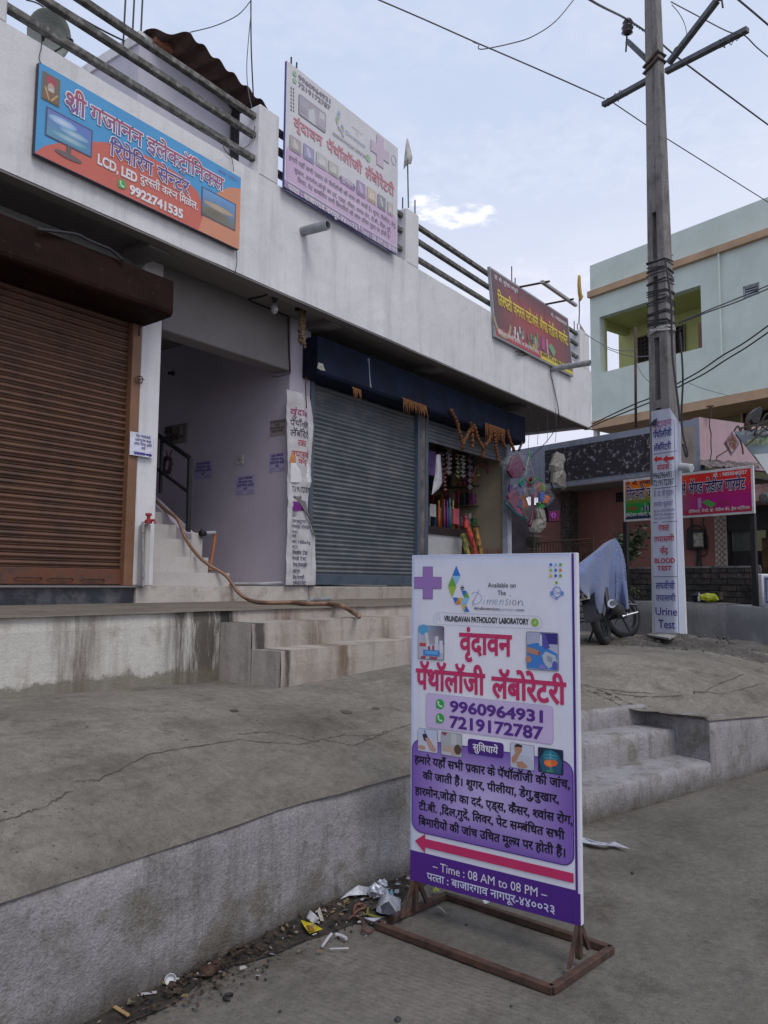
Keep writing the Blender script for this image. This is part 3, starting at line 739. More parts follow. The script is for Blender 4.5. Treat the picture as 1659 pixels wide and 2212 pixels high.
def pic(b, c, tl, br_u, bl, shapes, bg, name='photo_print', r=.0, edge=(.03, .03, .06), mat=None):
    """a printed photograph: tl = top-left pixel, br_u = a pixel on the right edge, bl = bottom-left pixel"""
    u0, v1 = uv(b, *c(*tl)); u1, _ = uv(b, *c(*br_u)); _, v0 = uv(b, *c(*bl)); m = MB(); r = (u1-u0)*.06
    e = (u1-u0)*.012
    b.rr(m, u0-e, u1+e, v0-e, v1+e, r, edge)
    k0 = b.k; b.k += .5; b.rr(m, u0, u1, v0, v1, r, bg[0], mid=bg[1] if len(bg) > 1 else None)
    for s in shapes:
        b.k += .22; f = lambda x, y: (u0+(u1-u0)*x, v1-(v1-v0)*y)
        if s[0] == 'r': a = f(s[1], s[4]); q = f(s[3], s[2]); b.rect(m, a[0], q[0], a[1], q[1], s[5] if not isinstance(s[5], list) else s[5])
        elif s[0] == 'e': a = f(s[1], s[2]); b.ell(m, a[0], a[1], s[3]*(u1-u0), s[4]*(v1-v0), s[5], mid=s[6] if len(s) > 6 else None, n=16)
        else: b.poly(m, [f(*q) for q in s[1]], s[2])
    b.k = k0
    return b.done(m, name, mat)
WH = (.74, .74, .78); PU = (.075, .022, .22); PU2 = (.10, .03, .25); MAG = (.52, .035, .13); BLK = (.012, .011, .018)
GR = (.10, .42, .05)
def whats(b, c, x, y, rz, name='phone_icon', mat=None):
    u, v = uv(b, *c(x, y)); u2, _ = uv(b, *c(x+rz, y)); r = u2-u; m = MB()
    b.ell(m, u, v, r, r, (.04, .36, .07)); b.poly(m, [(u-r*.95, v-r*.95), (u-r*.35, v-r*.9), (u-r*.9, v-r*.35)], (.04, .36, .07), k=b.k-.1)
    b.line(m, [(u-r*.45, v+r*.4), (u-r*.4, v), (u-r*.1, v-r*.38), (u+r*.4, v-r*.45)], r*.26, WH, k=b.k+.4)
    b.ell(m, u-r*.38, v+r*.36, r*.2, r*.2, WH, k=b.k+.5, n=8); b.ell(m, u+r*.36, v-r*.4, r*.2, r*.2, WH, k=b.k+.5, n=8)
    b.done(m, name, mat)
def crossmark(b, m, u, v, a, w, col, edge):
    for e, cc, k in ((w*.06, edge, 0), (0, col, .5)):
        b.poly(m, [(u-w-e, v-a-e), (u+w+e, v-a-e), (u+w+e, v-w-e), (u+a+e, v-w-e), (u+a+e, v+w+e), (u+w+e, v+w+e), (u+w+e, v+a+e), (u-w-e, v+a+e), (u-w-e, v+w+e), (u-a-e, v+w+e), (u-a-e, v-w-e), (u-w-e, v-w-e)], cc, k=b.k+k)
def ring(b, m, u0, u1, v0, v1, r, w, col):
    pts = []
    for (cu, cv, a0) in ((u1-r, v1-r, 0), (u0+r, v1-r, 90), (u0+r, v0+r, 180), (u1-r, v0+r, 270)):
        pts += [(cu+r*math.cos(math.radians(a0+q)), cv+r*math.sin(math.radians(a0+q))) for q in range(0, 91, 15)]
    b.line(m, pts+[pts[0]], w, col)
LOGO = [('blue', [(458,128),(497,225),(420,222)]), ('lb', [(421,226),(497,229),(456,310)]), ('gr', [(419,228),(380,322),(457,326)]), ('li', [(380,327),(457,330),(418,428)]),
        ('blue', [(425,428),(474,429),(449,490)]), ('or', [(476,431),(499,493),(450,494)]), ('ye', [(478,430),(520,432),(500,490)]), ('blue', [(505,363),(555,366),(531,426)]),
        ('gr', [(556,369),(582,431),(532,429)]), ('lb', [(525,432),(582,435),(551,496)]), ('ye', [(505,497),(550,500),(529,560)]), ('blue', [(551,502),(583,565),(532,562)]), ('lb', [(521,434),(548,497),(503,494)])]
LC = {'blue': (.03, .17, .55), 'lb': (.25, .50, .80), 'gr': (.14, .38, .04), 'li': (.32, .48, .05), 'or': (.65, .20, .05), 'ye': (.65, .42, .08)}
# ---- the pavement signboard of the laboratory
sg = thing('standing_signboard', (3.07, 1.65, 0), 'tall white and purple pathology laboratory signboard standing on a rusty frame in the road', 'signboard')
XB = 3.075; Y0, Y1, Z0, Z1 = 2.054, 1.245, .163, 1.63
tilt = .0
m = MB(); m.box(XB, XB+.028, Y1, Y0, Z0+.0, Z1); m.build('panel', simple('flex board edge', (.62, .62, .70), .5, var=.05), sg, bev=.003)
B1 = Board((XB, Y0, Z0), (0, -1, 0), (0, 0, 1), sg, step=.0007); bw, bh = Y0-Y1, Z1-Z0
cA = crop(1020, 1380, 440); cB = crop(1020, 1780, 440, 1622)
def uA(x, y): return uv(B1, *cA(x, y))
def uB(x, y): return uv(B1, *cB(x, y))
m = MB(); B1.rect(m, .001, bw-.001, .001, bh-.001, [(.66, .66, .76), (.70, .70, .80), (.66, .70, .82), (.64, .68, .82)])
B1.rr(m, .05, bw-.07, .25, bh-.05, .1, (.68, .69, .79), mid=(.78, .77, .84), k=1.4)
B1.rect(m, .001, .018, .12, bh-.001, [(.42, .50, .72), (.62, .66, .78), (.62, .66, .78), (.42, .50, .72)], k=1.3)
B1.rect(m, .018, bw-.03, bh-.022, bh-.001, [(.64, .67, .80), (.64, .67, .80), (.45, .52, .72), (.45, .52, .72)], k=1.35)
B1.done(m, 'printed_face'); B1.k = 3
m = MB(); ub = uB(1566, 500)[0]; vb = uB(60, 1276)[1]
B1.rect(m, bw-.021, bw-.011, .001, bh-.002, PU); B1.done(m, 'edge_line')
m = MB(); B1.rect(m, .001, bw-.0215, .001, vb, [(.09, .025, .24), (.07, .022, .21), (.075, .022, .22), (.085, .025, .24)]); B1.rect(m, bw-.011, bw-.001, .001, vb-.01, PU); B1.done(m, 'purple_band')
B1.k = 4
m = MB(); u0, v1 = uA(68, 125); a = uA(189, 290); hw = (uA(233, 290)[0]-uA(145, 290)[0])/2; ha = (uA(313, 290)[0]-uA(68, 290)[0])/2
crossmark(B1, m, a[0], a[1], ha*1.03, hw, (.30, .17, .45), (.12, .05, .2)); B1.done(m, 'cross_mark')
m = MB()
for k, p in LOGO: B1.poly(m, [uA(*q) for q in p], LC[k])
B1.done(m, 'logo_mark')
ptxt(B1, 'lettering', 'th', cA, (497, 358), 531, 313, BLK, .02)
ptxt(B1, 'lettering', 'Available on', cA, (755, 332), (1018, 335), 289, (.03, .03, .05), .006)
ptxt(B1, 'lettering', 'The', cA, (847, 405), (926, 407), 362, (.03, .03, .05), .006)
def script(b, c, txt, segs, col, name='lettering', w=.0022):   # handwriting drawn as strokes in crop pixels
    m = MB()
    for q, s in enumerate(segs): b.line(m, [uv(b, *c(*p)) for p in s], w, col, k=b.k+.08*(q % 4))
    return b.done(m, name)
script(B1, cA, 'D', [[(606, 400), (612, 385), (635, 378), (662, 385), (685, 402), (698, 428), (694, 458), (670, 482), (640, 492), (615, 492), (606, 480), (612, 460), (622, 450)], [(672, 356), (655, 395), (632, 440), (610, 510)], [(724, 448), (715, 490)], [(727, 420), (730, 412)],
    [(745, 495), (755, 448), (748, 470), (770, 448), (778, 455), (768, 495), (778, 468), (800, 448), (806, 458), (798, 495)], [(812, 475), (845, 462), (842, 448), (825, 450), (815, 475), (822, 494), (850, 486)],
    [(866, 498), (876, 452), (870, 475), (895, 450), (903, 460), (895, 500)]], (.04, .16, .42), w=.0016)
script(B1, cA, 'sion', [[(948, 448), (930, 450), (925, 462), (942, 478), (940, 492), (918, 498)], [(968, 455), (962, 500)], [(968, 405), (970, 418)], [(1010, 452), (992, 460), (988, 485), (998, 502), (1016, 492), (1022, 468), (1010, 452)], [(1046, 455), (1040, 505), (1048, 475), (1072, 455), (1082, 470), (1078, 500), (1095, 505)]], BLK, w=.0018)
ptxt(B1, 'lettering', '4thdimension', cA, (622, 543), (862, 551), 515, (.05, .05, .08), .012)
ptxt(B1, 'lettering', 'partners', cA, (866, 551), (1008, 556), 523, (.35, .42, .5), .004)
ptxt(B1, 'lettering', '.com', cA, (1014, 557), (1098, 560), 529, (.05, .05, .08), .012)
m = MB(); pu0, pv1 = uA(243, 570); pu1, _ = uA(1265, 640); _, pv0 = uA(260, 685)
ring(B1, m, pu0, pu1, pv0+.002, pv1, (pv1-pv0)*.48, .0014, (.35, .42, .58)); a = uA(286, 612)
r = .011; B1.line(m, [(a[0]+r*math.cos(t*.35), a[1]+r*math.sin(t*.35)) for t in range(19)], .002, (.45, .48, .62)); B1.line(m, [(a[0]+.008, a[1]-.009), (a[0]+.015, a[1]-.019)], .002, (.45, .48, .62)); B1.done(m, 'search_box')
ptxt(B1, 'lettering', 'VRUNDAVAN PATHOLOGY LABORATORY', cA, (342, 650), (1142, 686), 601, BLK, .035)
m = MB(); a = uA(1198, 663); R_ = uA(1234, 663)[0]-a[0]
B1.poly(m, [(a[0]+R_*(1.08 if i % 2 else .94)*math.cos(i*math.pi/12), a[1]+R_*(1.08 if i % 2 else .94)*math.sin(i*math.pi/12)) for i in range(24)], (.24, .46, .06)); B1.line(m, [(a[0]-R_*.3, a[1]), (a[0]-R_*.05, a[1]-R_*.3), (a[0]+R_*.35, a[1]+R_*.3)], R_*.16, WH, k=B1.k+.5); B1.done(m, 'tick_badge')
ptxt(B1, 'lettering', 'वृंदावन', cA, (485, 945), (984, 985), 768, MAG, .034)
ptxt(B1, 'lettering', 'पॅथॉलॉजी', cA, (76, 1278), (731, 1350), 1103, MAG, .034)
ptxt(B1, 'lettering', 'लॅबोरेटरी', cA, (790, 1362), (1497, 1445), 1180, MAG, .034)
m = MB(); qa = uA(175, 1330); qb = uv(B1, *cB(172, 135)); qc = uA(1367, 1480)
B1.rr(m, qa[0]-.0015, qc[0]+.0015, qb[1]-.0035, qa[1]+.0015, .016, (.35, .30, .48)); B1.k += .4
B1.rr(m, qa[0], qc[0], qb[1]-.002, qa[1], .015, (.56, .46, .70)); B1.done(m, 'phone_panel'); B1.k = 6
ptxt(B1, 'lettering', '9960964931', cA, (398, 1500), (1277, 1625), 1402, PU2, .035)
ptxt(B1, 'lettering', '7219172787', cB, (388, 138), (1252, 268), 36, PU2, .035)
whats(B1, cA, 306, 1432, 40); whats(B1, cA, 306, 1567, 40)
m = MB(); cols = ['blue', 'lb', 'gr', 'li', 'blue', 'or', 'ye', 'blue', 'gr']
for i, k in enumerate(cols):
    a = uA(1350+45*(i % 3), 119+52*(i//3)); B1.ell(m, a[0], a[1], .0062, .0068, LC[k], n=14)
a = uA(1403, 288); B1.ell(m, a[0], a[1], .006, .006, LC['gr'], n=12); B1.done(m, 'dot_mark')
m = MB(); a = uA(1407, 378); B1.line(m, [(a[0]+.0185*math.cos(t*.3), a[1]+.0215*math.sin(t*.3)) for t in range(22)], .0042, (.12, .26, .62))
for s in (-1, 1): B1.ell(m, a[0]+s*.0245, a[1]-.005, .0055, .0095, (.12, .26, .62), k=B1.k+.3)
B1.line(m, [(a[0]-.024, a[1]-.014), (a[0]-.018, a[1]-.024), (a[0]-.005, a[1]-.027)], .002, (.12, .26, .62), k=B1.k+.4); B1.ell(m, a[0]-.003, a[1]-.027, .006, .0035, (.12, .26, .62), k=B1.k+.5); B1.done(m, 'headset_mark')
ptxt(B1, 'lettering', 'Chat', cA, (1374, 393), (1440, 397), 366, (.25, .3, .5), .01)
m = MB(); p0 = uB(40, 245); p1 = uB(1532, 1000)[0]; p2 = uB(40, 1085)
B1.k = 4; B1.rr(m, p0[0], p1, p2[1]-.004, p0[1]+.003, .05, (.06, .03, .22)); B1.k = 4.5
B1.rr(m, p0[0]+.004, p1-.004, p2[1], p0[1]-.001, .047, (.19, .10, .42), mid=(.52, .44, .74)); B1.done(m, 'purple_panel')
B1.k = 6
SK = (.42, .22, .15)
pic(B1, cA, (104, 692), (341, 850), (104, 1002), [('r', 0, 0, 1, .55, [(.5, .5, .6), (.22, .2, .26), (.10, .09, .13), (.35, .5, .7)]), ('e', .2, .12, .2, .16, (.10, .35, .60)), ('p', [(.25, .22), (.36, .2), (.47, .7), (.38, .73)], (.62, .6, .66)), ('p', [(.38, .62), (.46, .6), (.48, .74), (.4, .74)], (.35, .03, .05)), ('r', .05, .52, .3, .62, (.5, .06, .08)), ('r', .66, .3, .8, .72, (.55, .58, .68)), ('r', .84, .42, .97, .8, (.6, .6, .7)), ('r', .56, .58, .63, .78, (.40, .05, .06)), ('r', .2, .72, .85, .9, (.06, .22, .55)), ('r', .28, .75, .78, .85, (.12, .36, .70)), ('r', .12, .92, .3, .99, (.35, .05, .08)), ('r', .45, .92, .75, .99, (.35, .08, .10))], [(.45, .44, .52), (.5, .5, .58)])
pic(B1, cA, (1122, 752), (1418, 900), (1122, 1098), [('p', [(.01, .35), (.35, .28), (.98, .55), (.98, .98), (.01, .98)], (.05, .20, .55)), ('r', .45, .01, .99, .3, (.04, .03, .20)), ('p', [(.4, .05), (.6, .02), (.75, .4), (.6, .45), (.45, .3)], (.09, .08, .34)), ('r', .42, .05, .5, .36, (.5, .55, .7)), ('p', [(.01, .4), (.3, .46), (.44, .52), (.46, .6), (.3, .62), (.01, .56)], SK), ('e', .41, .56, .035, .03, (.3, .02, .02)), ('e', .06, .74, .1, .1, SK), ('p', [(.5, .62), (.62, .5), (.92, .6), (.98, .8), (.7, .96), (.55, .8)], (.42, .48, .56)), ('p', [(.66, .6), (.84, .66), (.8, .82), (.66, .74)], (.25, .3, .36)), ('e', .9, .86, .09, .12, (.10, .10, .42)), ('e', .5, .92, .12, .07, (.2, .2, .55))], [(.4, .42, .55)])
pic(B1, cB, (98, 146), (277, 200), (98, 352), [('r', 0, 0, 1, .35, (.5, .55, .72)), ('p', [(.22, .25), (.42, .2), (.55, .45), (.5, .6), (.3, .5)], (.03, .03, .07)), ('p', [(.36, .4), (.56, .38), (.95, .85), (.85, .97), (.6, .9)], (.48, .30, .26)), ('e', .2, .84, .2, .1, (.45, .28, .24)), ('p', [(.3, .05), (.34, .05), (.44, .3), (.4, .3)], (.02, .02, .04))], [(.55, .56, .66)])
pic(B1, cB, (311, 179), (498, 240), (311, 390), [('r', .5, 0, .75, .5, (.5, .5, .52)), ('p', [(.05, .72), (.3, .55), (.7, .6), (.9, .78), (.6, .98), (.15, .95)], (.45, .36, .30)), ('e', .82, .68, .18, .22, (.10, .06, .05)), ('p', [(.02, .02), (.3, .02), (.22, .14), (.08, .12)], (.3, .05, .07)), ('r', .02, .85, .5, .98, (.5, .5, .6))], [(.40, .42, .44)])
pic(B1, cB, (949, 282), (1165, 400), (949, 505), [('p', [(.0, .98), (.12, .5), (.3, .42), (.75, .45), (.98, .62), (.98, .98)], (.45, .48, .58)), ('e', .33, .2, .17, .22, SK), ('p', [(.16, .08), (.3, -.0), (.5, .04), (.52, .12), (.2, .14)], (.04, .03, .03)), ('p', [(.2, .4), (.32, .28), (.4, .42), (.2, .8), (.05, .8), (.05, .6)], SK), ('p', [(.25, .75), (.5, .68), (.75, .88), (.6, .97), (.3, .95)], SK)], [(.50, .54, .68)])
pic(B1, cB, (1204, 322), (1432, 400), (1204, 545), [('p', [(.15, .98), (.05, .5), (.25, .1), (.5, .02), (.8, .15), (.97, .5), (.9, .98)], (.03, .10, .18)), ('e', .5, .35, .3, .3, (.02, .18, .25)), ('r', .47, .1, .53, .9, (.06, .30, .36)), ('p', [(.2, .3), (.5, .22), (.8, .3), (.5, .27)], (.15, .4, .5)), ('p', [(.2, .42), (.5, .34), (.8, .42), (.5, .39)], (.15, .4, .5)), ('e', .45, .6, .22, .15, (.75, .16, .04), (.9, .3, .1)), ('e', .65, .56, .14, .12, (.7, .14, .04)), ('p', [(.3, .9), (.6, .82), (.62, .95), (.35, .98)], (.05, .25, .12))], [(.015, .03, .06)])
m = MB(); a0 = uB(557, 242); a1 = uB(884, 290)[0]; a2 = uB(557, 378)[1]
B1.rr(m, a0[0]-.001, a1+.001, a2-.001, a0[1]+.001, .013, (.2, .12, .4)); B1.k = 6.5; B1.rr(m, a0[0], a1, a2, a0[1], .012, (.065, .02, .20)); B1.done(m, 'facilities_badge'); B1.k = 8
ptxt(B1, 'lettering', 'सुविधायें', cB, (602, 350), (836, 392), 293, WH, .02)
B1.k = 6
for t, p, x1, yt in (('हमारे यहाँ सभी प्रकार के पॅथॉलॉजी की जांच,', (63, 465), (1496, 728), 400), ('की जाती हैं। शुगर, पीलीया, डेंगु,बुखार,', (140, 613), (1395, 868), 550), ('हारमोन,जोड़ो का दर्द, एड्स, कैंसर, श्वांस रोग,', (68, 752), (1522, 1060), 688), ('टी.बी. ,दिल,गुर्दे, लिवर, पेट सम्बंधित सभी', (103, 894), (1450, 1215), 830), ('बिमारीयों की जांच उचित मूल्य पर होती हैं।', (100, 1033), (1455, 1385), 968)):
    ptxt(B1, 'lettering', t, cB, p, x1, yt, BLK, .028)
m = MB(); t0 = uB(68, 1190); h0 = uB(162, 1122); h1 = uB(162, 1300); s0 = uB(162, 1166)[1]; s1 = uB(162, 1246)[1]; e = uB(1530, 1545)[0]; vm = (s0+s1)/2
B1.poly(m, [(t0[0], vm), (h0[0], h1[1]), (h0[0], h0[1])], MAG); B1.rect(m, h0[0]-.0002, e, s1, s0, MAG); B1.done(m, 'arrow_mark')
ptxt(B1, 'lettering', '– Time : 08 AM to 08 PM –', cB, (232, 1450), (1287, 1745), 1374, (.66, .64, .76), .006)
ptxt(B1, 'lettering', 'पत्ता : बाजारगाव नागपूर-४४००२३', cB, (178, 1541), (1356, 1905), 1478, (.60, .62, .80), .018)
# rusty stand
FLp, BLp, BRp, FRp = V((2.885, 2.098, 0)), V((3.345, 2.03, 0)), V((3.275, 1.20, 0)), V((2.83, 1.262, 0)); zb = .018
for a, b_ in ((FLp, BLp), (BLp, BRp), (BRp, FRp), (FRp, FLp)):
    d = (b_-a).normalized()*.004; m = MB(); m.bar(a+V((0, 0, zb))-d, b_+V((0, 0, zb))+d, .03, .03); m.build('base_bar', M['rust'], sg, bev=.003)
for y in (2.035, 1.262):
    xs = XB+.014; m = MB(); m.box(xs-.012, xs+.012, y-.012, y+.012, .033, Z0+.3); m.build('post', M['rust'], sg, bev=.002)
    yb = y
    for s in (-1, 1):
        m = MB(); m.hexa([(xs+s*.10-.012, y-.006, .034), (xs+s*.10+.012, y-.006, .034), (xs+s*.10+.012, y+.006, .034), (xs+s*.10-.012, y+.006, .034)], [(xs+s*.013-.012, y-.006, .165), (xs+s*.013+.012, y-.006, .165), (xs+s*.013+.012, y+.006, .165), (xs+s*.013-.012, y+.006, .165)]); m.build('brace', M['rust'], sg)
# ---- blue and orange repair shop board on the parapet
def wallboard(name, corners, Yb, th, label, edgecol, mat, step=.0015):
    TL_, TR_, BR_, BL_ = corners; a = aY(*BL_, Yb); b = aY(*BR_, Yb); c = aY(*TR_, Yb); d = aY(*TL_, Yb)
    x0, x1 = (a.x+d.x)/2, (b.x+c.x)/2; z0, z1 = (a.z+b.z)/2, (c.z+d.z)/2
    t = thing(name, ((x0+x1)/2, Yb, z0), label, 'signboard')
    m = MB(); m.box(x0, x1, Yb, Yb+th, z0, z1); m.build('panel', simple(name+' edge', edgecol, .5), t, bev=.003)
    return t, Board((x0, Yb, z0), (1, 0, 0), (0, 0, 1), t, step=step, mat=mat), x1-x0, z1-z0
c0 = crop(0, 0, 640)
t2, B2, w2, h2 = wallboard('wall_signboard', (c0(250, 415), c0(1558, 1138), c0(1552, 1610), c0(228, 1010)), 5.60, .045, 'blue and orange television repair signboard with a phone number on the parapet', (.03, .03, .05), PMS)
def g2(x, y): return uv(B2, *c0(x, y))
m = MB(); B2.rect(m, 0, w2, 0, h2, [(.03, .30, .60), (.03, .31, .62), (.03, .29, .60), (.03, .29, .60)]); B2.done(m, 'printed_face'); B2.k = 2
m = MB(); RED = (.55, .10, .06); ORG = (.62, .24, .12)
pts = [g2(228, 985), g2(290, 945), g2(370, 928), g2(470, 912), g2(600, 918), g2(720, 925), g2(900, 985), g2(1060, 1065), g2(1200, 1160), g2(1280, 1245), g2(1312, 1330), g2(1312, 1430), g2(1290, 1500)]
pts = [(max(.002, u), max(.002, v)) for u, v in pts]; pts = pts[::-1]; pts = [(u, v) for u, v in pts]
ub_ = pts[0][0]; B2.poly(m, [(.002, .002)]+[(ub_, .002)]+pts[1:], RED); B2.k = 3
o_ = [g2(1285, 1490), g2(1312, 1400), g2(1360, 1300), g2(1420, 1240), g2(1480, 1215), g2(1557, 1222)]
o_ = [(min(w2-.002, max(.002, u)), max(.002, v)) for u, v in o_]
B2.poly(m, [(o_[0][0], .002), (w2-.002, .002), (w2-.002, o_[-1][1])]+o_[::-1][1:], ORG); B2.done(m, 'colour_swoosh'); B2.k = 4
pic(B2, c0, (274, 458), (389, 520), (274, 640), [('e', .5, .25, .3, .2, (.35, .03, .05)), ('e', .5, .5, .2, .2, (.45, .33, .27)), ('e', .5, .62, .16, .14, (.5, .48, .46)), ('p', [(.05, .95), (.2, .6), (.8, .62), (.95, .95)], (.20, .09, .04)), ('p', [(.12, .55), (.2, .5), (.45, .9), (.4, .97)], (.45, .33, .10)), ('p', [(.85, .6), (.93, .64), (.55, .97), (.5, .9)], (.45, .33, .10))], [(.12, .10, .07)], edge=(.3, .25, .1), name='portrait_print')
def tvp(c, tl, tr, bl, a, b_, name='television_print', stand=True):
    u0, v1 = uv(B2, *c(*tl)); u1 = uv(B2, *c(*tr))[0]; v0 = uv(B2, *c(*bl))[1]; m = MB()
    B2.rect(m, u0, u1, v0, v1, (.04, .05, .12)); B2.k += .3; e = .012
    B2.rect(m, u0+e, u1-e, v0+e, v1-e, [a[0], a[1], a[2], a[3]])
    for s in b_:
        B2.k += .15; B2.ell(m, u0+(u1-u0)*s[0], v0+(v1-v0)*s[1], (u1-u0)*s[2], (v1-v0)*s[3], s[4], mid=s[5] if len(s) > 5 else None)
    if stand: B2.rect(m, (u0+u1)/2-.02, (u0+u1)/2+.02, v0-.07, v0, (.1, .07, .07)); B2.ell(m, (u0+u1)/2, v0-.08, .12, .025, (.12, .08, .08), k=B2.k+.2)
    B2.k = 4; B2.done(m, name)
BL_ = (.08, .20, .52); SKY = (.16, .42, .75); WW = (.6, .68, .78)
tvp(c0, (298, 688), (599, 840), (298, 880), [(.08, .30, .42), (.05, .22, .40), (.10, .16, .55), (.12, .18, .5)], [(.35, .72, .3, .14, (.2, .42, .7), WW), (.6, .5, .32, .12, (.12, .35, .55), (.5, .6, .7)), (.5, .25, .4, .12, (.08, .3, .42), (.4, .55, .62))])
tvp(c0, (1306, 1207), (1527, 1312), (1306, 1395), [(.10, .095, .05), (.16, .15, .09), (.10, .3, .62), (.12, .33, .65)], [(.5, .52, .44, .10, (.42, .30, .2), (.5, .38, .25)), (.4, .25, .38, .16, (.16, .15, .09), (.12, .11, .07))], stand=False)
B2.k = 5.5
ptxt(B2, 'lettering', 'श्री', c0, (418, 700), (555, 755), 590, (.42, .05, .09), .02, outline=(.8, .8, .82), ow=.04, grad=(.12, .07, .30)); B2.k = 5.5
ptxt(B2, 'lettering', 'गजानन इलेक्ट्रॉनिक्स', c0, (580, 775), (1447, 1228), 680, (.42, .05, .09), .016, outline=(.8, .8, .82), ow=.04, grad=(.12, .07, .30))
ptxt(B2, 'lettering', 'रिपेरिंग सेन्टर', c0, (705, 1000), (1222, 1248), 912, (.09, .04, .26), .014, outline=(.8, .8, .82), ow=.036)
ptxt(B2, 'lettering', 'LCD, LED', c0, (628, 1060), (885, 1168), 998, WH, .04)
ptxt(B2, 'lettering', 'दुरुस्ती करून मिळेल.', c0, (903, 1178), (1278, 1352), 1130, WH, .018)
ptxt(B2, 'lettering', '9922741535', c0, (835, 1253), (1182, 1400), 1196, WH, .045)
whats(B2, c0, 787, 1194, 27)
ptxt(B2, 'lettering', 'प्रोप्रा. सुनील', c0, (1415, 1110), (1535, 1168), 1095, (.25, .12, .4), .0)
# ---- faded laboratory board standing on the parapet
cD = crop(700, 150, 310, 1371)
t3, B3, w3, h3 = wallboard('wall_signboard', ((617, 130), (860, 320), (857, 547), (616, 408)), 5.585, .03, 'faded white and pink pathology laboratory signboard standing tall above the parapet', (.06, .05, .25), PMF, step=.002)
def g3(x, y): return uv(B3, *cD(x, y))
m = MB(); B3.rect(m, 0, w3, 0, h3, (.60, .60, .64)); B3.done(m, 'printed_face'); B3.k = 2
bandv = g3(90, 1345)[1]
m = MB(); a = g3(80, 925); B3.rr(m, .02, w3-.02, bandv-.02, a[1], .09, (.42, .22, .48)); B3.k = 2.5; B3.rr(m, .026, w3-.026, bandv-.014, a[1]-.006, .085, (.50, .30, .54), mid=(.64, .48, .66)); B3.done(m, 'pink_panel')
B3.k = 3; m = MB(); B3.rect(m, 0, w3, 0, bandv, (.20, .07, .28)); B3.rect(m, 0, w3, bandv, bandv+.012, (.6, .58, .66)); d_ = g3(868, 1880)[0]; B3.rect(m, d_, d_+.012, .03, bandv, WH, k=3.5); B3.done(m, 'purple_band')
B3.k = 4
ptxt(B3, 'lettering', 'पत्ता : बाजारगाव नागपूर-४४००२३', cD, (82, 1425), (845, 1868), 1372, WH, .03)
ptxt(B3, 'lettering', 'Time : 08 AM to 08 PM', cD, (888, 1910), (1285, 2130), 1850, WH, .012)
ptxt(B3, 'lettering', '9960964931', cD, (197, 208), (554, 470), 160, (.10, .06, .14), .035)
ptxt(B3, 'lettering', '7219172787', cD, (197, 288), (554, 545), 238, (.10, .06, .14), .035)
whats(B3, cD, 158, 155, 20); whats(B3, cD, 158, 232, 20)
m = MB()
for i in range(14):
    a = g3(120+26*(i % 2), 310+40*(i//2)+12*(i % 2)); B3.ell(m, a[0], a[1], .012, .012, (.06, .05, .12), n=8)
B3.done(m, 'dot_mark')
pic(B3, cD, (207, 377), (500, 580), (207, 600), [('p', [(.35, .99), (.38, .3), (.55, .2), (.62, .99)], (.5, .52, .56)), ('e', .42, .22, .08, .13, (.3, .25, .26)), ('r', .02, .5, .3, .8, (.22, .2, .25)), ('r', .7, .2, .98, .9, (.34, .3, .38)), ('r', .75, .1, .95, .45, (.5, .5, .54))], [(.26, .24, .30), (.36, .34, .40)])
cL = lambda x, y: cD(610+(x-380)*.48+.0*(y-128), 525+(y-128)*.62+(x-380)*.33)
m = MB()
for k, p in LOGO: B3.poly(m, [uv(B3, *cL(*q)) for q in p], tuple(.5*q+.18 for q in LC[k]))
B3.done(m, 'logo_mark')
ptxt(B3, 'lettering', 'Available on', cD, (790, 742), (905, 832), 722, (.3, .3, .36), .0)
ptxt(B3, 'lettering', 'The', cD, (832, 815), (862, 838), 798, (.3, .3, .36), .0)
ptxt(B3, 'lettering', 'Dimension', cD, (722, 822), (935, 958), 770, (.22, .3, .42), .0)
ptxt(B3, 'lettering', 'VRUNDAVAN PATHOLOGY LABORATORY', cD, (577, 828), (945, 1085), 790, (.12, .12, .16), .02)
m = MB(); a = g3(970, 1088); B3.ell(m, a[0], a[1], .045, .045, (.22, .42, .14)); B3.done(m, 'tick_badge')
m = MB(); a = g3(1102, 1015); crossmark(B3, m, a[0], a[1], .19, .07, (.50, .38, .52), (.42, .3, .45)); B3.done(m, 'cross_mark')
ptxt(B3, 'lettering', 'वृंदावन', cD, (145, 735), (466, 955), 634, (.55, .10, .16), .022)
ptxt(B3, 'lettering', 'पॅथॉलॉजी', cD, (510, 990), (905, 1255), 890, (.55, .10, .16), .022)
ptxt(B3, 'lettering', 'लॅबोरेटरी', cD, (938, 1290), (1258, 1505), 1185, (.55, .10, .16), .022)
for (tl, tr, bl, cc) in (((106, 825), (230, 900), (106, 990), (.3, .25, .25)), ((256, 918), (372, 1000), (256, 1085), (.18, .18, .4)), ((398, 1012), (515, 1100), (398, 1165), (.4, .42, .42)), ((532, 1107), (640, 1190), (532, 1250), (.36, .36, .30)), ((845, 1322), (939, 1390), (845, 1480), (.25, .12, .35)), ((960, 1397), (1058, 1460), (960, 1550), (.5, .38, .25)), ((1076, 1477), (1163, 1540), (1076, 1630), (.14, .15, .2)), ((1184, 1562), (1243, 1600), (1184, 1700), (.42, .36, .34))):
    pic(B3, cD, tl, tr, bl, [('e', .5, .55, .25, .25, tuple(min(1, q*1.7) for q in cc)), ('r', .1, .75, .9, .95, tuple(q*.6 for q in cc)), ('p', [(.2, .2), (.45, .15), (.7, .7), (.55, .75)], (.55, .5, .5))], [cc, tuple(q*1.3 for q in cc)])
m = MB(); a = g3(650, 1262); b_ = g3(828, 1370)[0]; c_ = g3(650, 1345)[1]; B3.k = 4.5; B3.rr(m, a[0], b_, c_, a[1], .05, (.18, .06, .26)); B3.done(m, 'facilities_badge'); B3.k = 5.2
